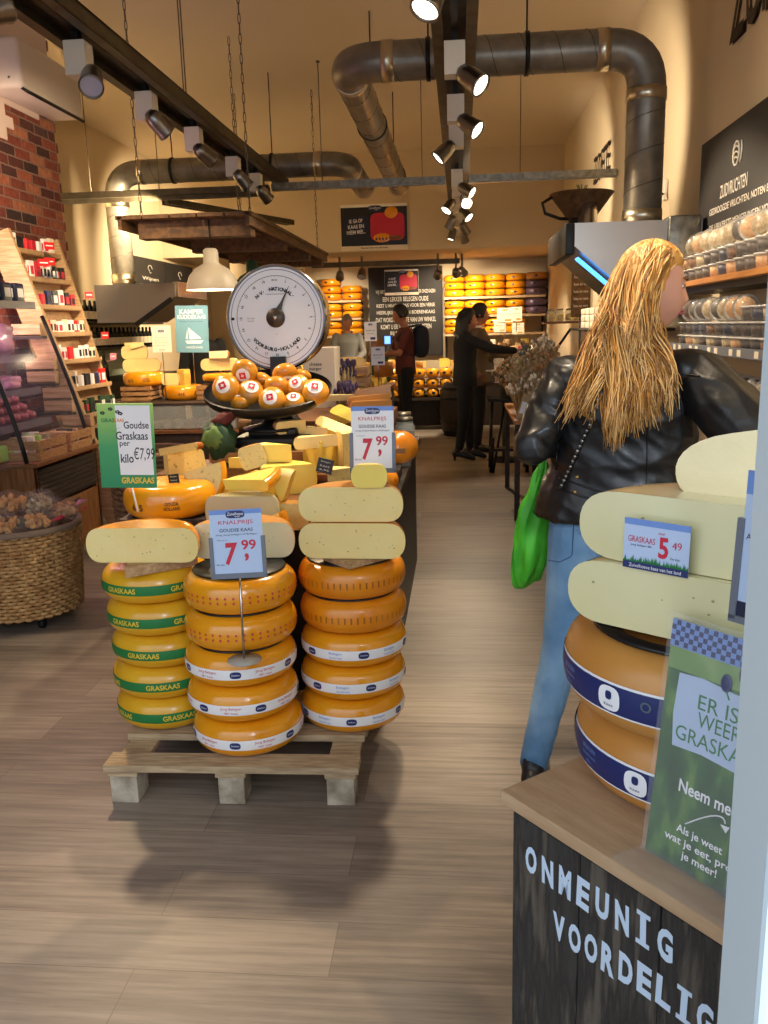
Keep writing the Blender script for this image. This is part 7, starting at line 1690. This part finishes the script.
# right back counter with papers and boxes
t = thing('service_counter', 'bright service counter with papers in front of the right back shelf', 'counter', (.5, 13.0, 0))
b = MB(); b.box((.75, 13.4, .50), (1.2, .8, 1.0), 0, .004); b.build('counter_body', ['dark_wood'], t)
b = MB(); b.box((.75, 13.4, 1.015), (1.24, .84, .03), 0); b.build('counter_top', ['pine_pale'], t)
rg = random.Random(31)
for i in range(12):
    small_pack((.30+.085*i, 13.15+.1*(i % 3), 1.031), (.12, .12, .14+.05*(i % 3)), rg.uniform(-.3, .3), rg.choice(['kraft', 'paper_warm', 'paste_yellow', 'pine_pale']), 'small pack on the bright service counter, %s from the left' % ORD[i], 'packs on the service counter', label_mt=rg.choice(['paper', 'red', 'kraft_dark']))
for i, (px0, py0, px1, py1) in enumerate(((497, 308, 513, 322), (511, 307, 522, 321), (494, 320, 506, 332), (512, 323, 524, 334))):
    stand_card(px0, py0, px1, py1, 13.05, 1.031, 'paper_warm', ['upper left', 'upper right', 'lower left', 'lower right'][i]+' paper card over the service counter', d_card, ['rind', 'dark_text', 'white_text'], nm='paper_card', cat='card')
# back room spot rail lamps
def back_spot(px, py, Y, aim, lit, lb):
    p = at(px, py, Y=Y); t = thing('ceiling_spotlight', lb, 'spotlight', (p.x, p.y, 2.6))
    b = MB(); b.tube([(p.x, p.y, p.z+.05), (p.x, p.y, 2.68 if Y > 14.2 else 2.9)], .02, 8); b.build('stem', ['galv'], t)
    q, d = add_head(t, (p.x, p.y, p.z), aim, lit, .07, .17)
    if lit: light('spot_light', 'SPOT', q, 90, WARM, aim=q+d, size=.05, angle=80)
back_spot(340, 275, 14.9, (-2.3, 16.3, 1.6), 1, 'lit round spotlight above the left back shelf')
back_spot(362, 273, 14.9, (-1.8, 14.0, 1.0), 0, 'unlit dark spotlight above the left back shelf')
back_spot(438, 274, 14.9, (-.5, 16.5, 1.6), 1, 'dark spotlight above the blackboard corner')
back_spot(456, 272, 14.9, (.1, 16.4, 1.8), 1, 'spotlight above the left end of the right back shelf')
back_spot(462, 271, 15.1, (.7, 16.4, 1.6), 1, 'last spotlight before the right back shelf')
# ================================================================== people at the back
def simple(name_lb, loc, rz, J, hairm, topm, legm, sc=1, long=True, heading=0, tilt=0, skirt=False, heel=0, shoe='black_plastic', hem=-.35, off=.016, skin='skin_dim'):
    t, J, HM, s, f = person('person', name_lb, loc, rz, J, vox=.012, sc=sc, heading=heading, tilt=tilt, skin=skin)
    if legm: trousers(t, J, legm, sc)
    top_cloth(t, J, topm, sc, off=off, long=long, hem=hem, nm='top')
    shoes(t, J, shoe, Vector((f.x, f.y, 0)), loc[2], sc, heel)
    hair_cap(t, HM, hairm, 1.12)
    return t, J, HM, s, f
# woman in black reaching to the right
R90 = -PI/2
t, J, HM, s, f = simple('person in black with long dark hair reaching to the right', (.05, 9.62, 0), R90, dict(
    shR=(.16, .02, 1.35), elR=(.18, .30, 1.24), wrR=(.10, .55, 1.21), shL=(-.16, 0, 1.35), elL=(-.2, -.08, 1.10), wrL=(-.16, .10, .98), knL=(-.07, .03, .49), knR=(.07, -.01, .49), anL=(-.07, .06, .12), anR=(.07, -.07, .12), head=(0, .03, 1.55)), 'hair_black', 'black_cloth', 'black_cloth', heel=.05, hem=-.6, off=.022)
b = MB(); b.loft([ring(HM @ Vector((0, y, z)), w_, d_, s, Vector((f.x, f.y, 0)), 16) for y, z, w_, d_ in ((-.02, .09, .06, .08), (-.04, 0, .10, .09), (-.06, -.12, .11, .08), (-.07, -.24, .10, .065), (-.08, -.33, .07, .04))]); b.build('long_hair', ['hair_black'], t)
b = MB(); b.tube([J['neck']+s*a*.1+Vector((0, 0, -.0-.05*abs(a)))-Vector((f.x, f.y, 0))*(.10 if abs(a) < .8 else .06) for a in (-1.2, -.8, -.4, 0, .4, .8, 1.2)], .016, 8); b.build('collar', ['grey_cloth'], t)
# man behind her
t, J, HM, s, f = simple('person with short dark hair and brown coat standing behind the one in black', (.20, 10.25, 0), -PI/2+.15, dict(
    elR=(.2, .18, 1.14), wrR=(.14, .38, 1.12), elL=(-.22, .08, 1.12), wrL=(-.16, .3, 1.05), head=(0, .03, 1.60), neck=(0, 0, 1.44)), 'hair_black', 'beige_cloth', 'black_cloth', sc=1.01, hem=-.9, off=.03)
b = MB(); b.tube([J['neck']+Vector((math.cos(a)*.07, math.sin(a)*.07, .02)) for a in [k*.7 for k in range(10)]], .014, 8); b.build('shirt_collar', ['paper_warm'], t)
# man with the rucksack
t, J, HM, s, f = simple('person in dark red shirt with dark rucksack looking at a screen', (-.72, 11.35, 0), PI/2+.25, dict(
    elR=(.24, .12, 1.12), wrR=(.14, .36, 1.06), elL=(-.24, .12, 1.12), wrL=(-.12, .36, 1.10), head=(0, .05, 1.59), neck=(0, .0, 1.43)), 'hair_black', 'maroon_cloth', 'black_cloth', sc=1.04, long=False, tilt=dg(-12), hem=-.5)
fb = Vector((f.x, f.y, 0)); cb = J['chest'] - fb*.22
b = MB(); b.ell(cb+Vector((0, 0, -.02)), (.12, .15, .23), 0, 24, rot=(0, 0, .2), fn=lambda d: Vector((math.copysign(abs(d.x)**.7, d.x), math.copysign(abs(d.y)**.7, d.y), math.copysign(abs(d.z)**.7, d.z)))*.92); b.build('rucksack_body', ['dark_blue_cloth'], t)
b = MB()
for sd in (-1, 1): b.tube([cb+s*sd*.09+Vector((0, 0, .2)), J['chest']+s*sd*.12+Vector((0, 0, .16)), J['chest']+s*sd*.13+fb*.13+Vector((0, 0, .02)), J['waist']+s*sd*.15+Vector((0, 0, .0)), cb+s*sd*.08+Vector((0, 0, -.2))], .02, 8, flat=.5)
b.build('shoulder_strap', ['dark_blue_cloth'], t)
# child in front of him
simple('small person with short brown hair in grey green top in front of the rucksack wearer', (-1.02, 10.82, 0), PI/2+.6, dict(), 'hair_brown', 'dark_leaf', 'dark_blue_cloth', sc=.80)
p = at(389, 340, Y=12.2); t = thing('screen', 'small glowing blue screen standing on the far sales table', 'screen', (p.x, p.y, 1.2)); q = at(387.5, 340, Y=12.62)
t = t; b = MB(); b.box(q, (.10, .015, .13), 0, .004); b.box(q-Vector((0, .009, 0)), (.085, .002, .11), 1); b.build('display', ['black_plastic', 'screen_blue'], t)
b = MB(); b.tube([q-Vector((0, 0, .065)), (q.x, q.y, .905)], .012, 8); b.build('stem', ['black_metal'], t)
t.location = (q.x, q.y, .905); [setattr(c_, 'location', Vector(c_.location)) for c_ in t.children]
for c_ in t.children: c_.matrix_parent_inverse = Matrix(); c_.location = Vector((p.x-q.x, p.y-q.y, 1.2-.905))
# seller behind the counter on the left
simple('balding person in grey shirt standing behind the counter in front of the left shelf', (-1.72, 13.2, 0), PI+.1, dict(elR=(.24, .06, 1.12), wrR=(.12, .26, 1.0), elL=(-.24, .06, 1.12), wrL=(-.12, .26, 1.0)), 'hair_grey', 'grey_cloth', 'black_cloth', sc=1.0, tilt=dg(-10))
# dark haired head seen between the poster and the dial
simple('dark haired person mostly hidden between the teal poster and the scale dial', (-2.78, 9.2, 0), .3, dict(), 'hair_black', 'black_cloth', 'black_cloth', sc=1.0)
t = thing('back_table', 'dark table with cheese blocks in front of the seller', 'table', (-1.7, 12.4, 0))
b = MB(); b.box((-2.1, 12.5, .5), (1.0, .6, 1.0), 0, .004); b.box((-2.1, 12.5, 1.015), (1.04, .64, .03), 0); b.build('table_body', ['dark_wood'], t)
# ================================================================== track spotlights
ctr = [(2.95, 1, (1.6, 1.9, 1.3), 1, 'nearest central track spotlight, cut by the top of the frame'), (3.86, -1, (-1.0, 2.9, .6), 1, 'central track spotlight with the biggest white box and lamp turned left'), (5.1, 1, (1.6, 4.2, 1.5), 1, 'third spotlight of the central track, turned to the right wall'),
    (6.2, 1, (1.6, 5.4, 1.6), 1, 'fourth spotlight of the central track, turned right'), (7.05, -1, (-2.2, 6.6, .8), 1, 'fifth spotlight of the central track, turned left'), (9.0, 1, (1.6, 8.3, 1.8), 1, 'central track spotlight just behind the shiny cross beam'),
    (9.7, 1, (.6, 7.6, 1.0), 1, 'bright round lamp at the right of the track behind the cross beam'), (10.1, -1, (-1.5, 9.0, .8), 1, 'bright round lamp at the left of the track behind the cross beam'), (10.9, 1, (1.4, 10.0, 1.4), 1, 'small tilted lamp further back on the central track'), (11.7, -1, (-1.2, 12.6, .6), 1, 'small left turned lamp further back on the central track'),
    (12.5, 1, (1.0, 13.6, 1.2), 1, 'small right turned lamp near the back opening'), (13.2, -1, (-.8, 13.0, .8), 1, 'last left turned lamp of the central track'), (13.7, 1, (.6, 14.5, 1.2), 0, 'last dark lamp at the end of the central track')]
for y, side, aim, lit, lb in ctr: spot(-.02, y, side, aim, lit, power=90 if y in (5.1, 2.95) else None, label=lb, group='spotlights of the central track')
lft = [(3.75, 1, (-.6, 5.2, 3.6), 0, 'unlit spotlight on the far side of the left track'), (3.3, -1, (-2.9, 2.6, 2.4), 0, 'spotlight cut by the left frame edge on the left track'), (4.75, 1, (-1.6, 3.6, 1.8), 0, 'nearest spotlight of the left track, with bluish grey box'),
    (5.75, 1, (-1.2, 6.6, 1.9), 0, 'second spotlight of the left track with cream box'), (6.75, 1, (-1.0, 8.0, 2.0), 0, 'third spotlight of the left track with cream box'), (7.9, 1, (-1.2, 8.6, 1.8), 0, 'fourth spotlight of the left track'), (8.75, 1, (-1.2, 9.8, 1.8), 0, 'last spotlight of the left track before the cross beam')]
for y, side, aim, lit, lb in lft: spot(-2.0, y, side, aim, lit, label=lb, group='spotlights of the left track')
# added spot lights without fixtures, brightening left side, aisle, right wall and back
light('spot_light', 'SPOT', (-2.0, 4.3, 2.62), 210, (1, .74, .45), aim=(-3.2, 6.2, 2.2), size=.05, angle=60)
light('spot_light', 'SPOT', (-1.95, 4.1, 2.62), 160, (1, .74, .45), aim=(-1.0, 3.4, .7), size=.05, angle=60)
light('spot_light', 'SPOT', (-3.0, 9.0, 2.75), 520, (1, .76, .46), aim=(-4.8, 9.4, 2.5), size=.05, angle=90)
light('spot_light', 'SPOT', (-2.6, 12.2, 2.8), 480, (1, .78, .5), aim=(-4.8, 13.0, 2.3), size=.05, angle=90)
light('spot_light', 'SPOT', (-.02, 2.2, 2.8), 170, WARM, aim=(1.6, 3.2, 2.6), size=.05, angle=70)  # from here added lights along the central track, no lamp hangs there
light('spot_light', 'SPOT', (-.02, 3.6, 2.8), 70, WARM, aim=(1.5, 4.2, 1.6), size=.05, angle=70)
light('spot_light', 'SPOT', (-2.0, 5.2, 2.8), 120, (1, .76, .46), aim=(-2.3, 7.2, 1.2), size=.05, angle=60)
light('spot_light', 'SPOT', (-.02, 4.6, 2.8), 120, WARM, aim=(-.6, 4.2, .9), size=.05, angle=60)
light('spot_light', 'SPOT', (-.02, 2.6, 2.8), 90, WARM, aim=(.45, 2.7, 1.4), size=.05, angle=50)
light('spot_light', 'SPOT', (-.02, 11.4, 2.8), 120, WARM, aim=(-.7, 12.6, .8), size=.05, angle=60)
light('spot_light', 'SPOT', (-.02, 12.0, 2.8), 120, WARM, aim=(.7, 13.3, 1.2), size=.05, angle=60)

light('spot_light', 'SPOT', (-.02, 6.4, 2.8), 150, WARM, aim=(1.6, 7.6, 2.9), size=.05, angle=70)
light('spot_light', 'SPOT', (-.02, 9.4, 2.8), 150, WARM, aim=(1.6, 10.6, 2.9), size=.05, angle=70)

# lettering, seams, lamp faces and the like belong to the part that carries them
SUBP = dict(lettering=('card', 'panel', 'leaflet', 'carton', 'front_planks'), chalk_writing=('board',), lamp_face=('lamp_head',), handle_cutout=('door',), pointer_hub=('pointer',), dial_rim=('dial_housing',), chrome_ring=('dial_housing',), dial_face=('dial_housing',), dial_screw=('dial_housing',),
    hair_locks=('hair',), long_hair=('hair',), stud=('leather_jacket',), jacket_seam=('leather_jacket',), hem_strap=('leather_jacket',), pocket_seam=('jeans',), lips=('body',), eyes=('body',), brows_and_lashes=('body',), stamp=('rind',), round_sticker=('rind',), label_band=('rind',), label_strip=('rind',), stamped_letters=('rind',),
    bulb=('lamp_shade',), picture=('panel',), price_paper=('panel',), printed_panel=('leaflet',), price_strip=('shelf_board',), collar=('top',), shirt_collar=('top',), shoulder_strap=('rucksack_body',), lid=('tub_wall', 'jar_body'), bottle_label=('glass',), gathered_end=('clear_wrap',), power_rail=('channel',), spiral_seam=('pipe',), pipe_collar=('pipe',))
base = lambda o: o.name.split('.')[0]
for root in [o for o in COL.objects if o.parent is None and o.type == 'EMPTY' and not o.name.startswith('screen')]:
    kids = list(root.children)
    for c in kids:
        for want in SUBP.get(base(c), ()):
            p = [k for k in kids if base(k) == want]
            if p: c.parent = p[0]; break
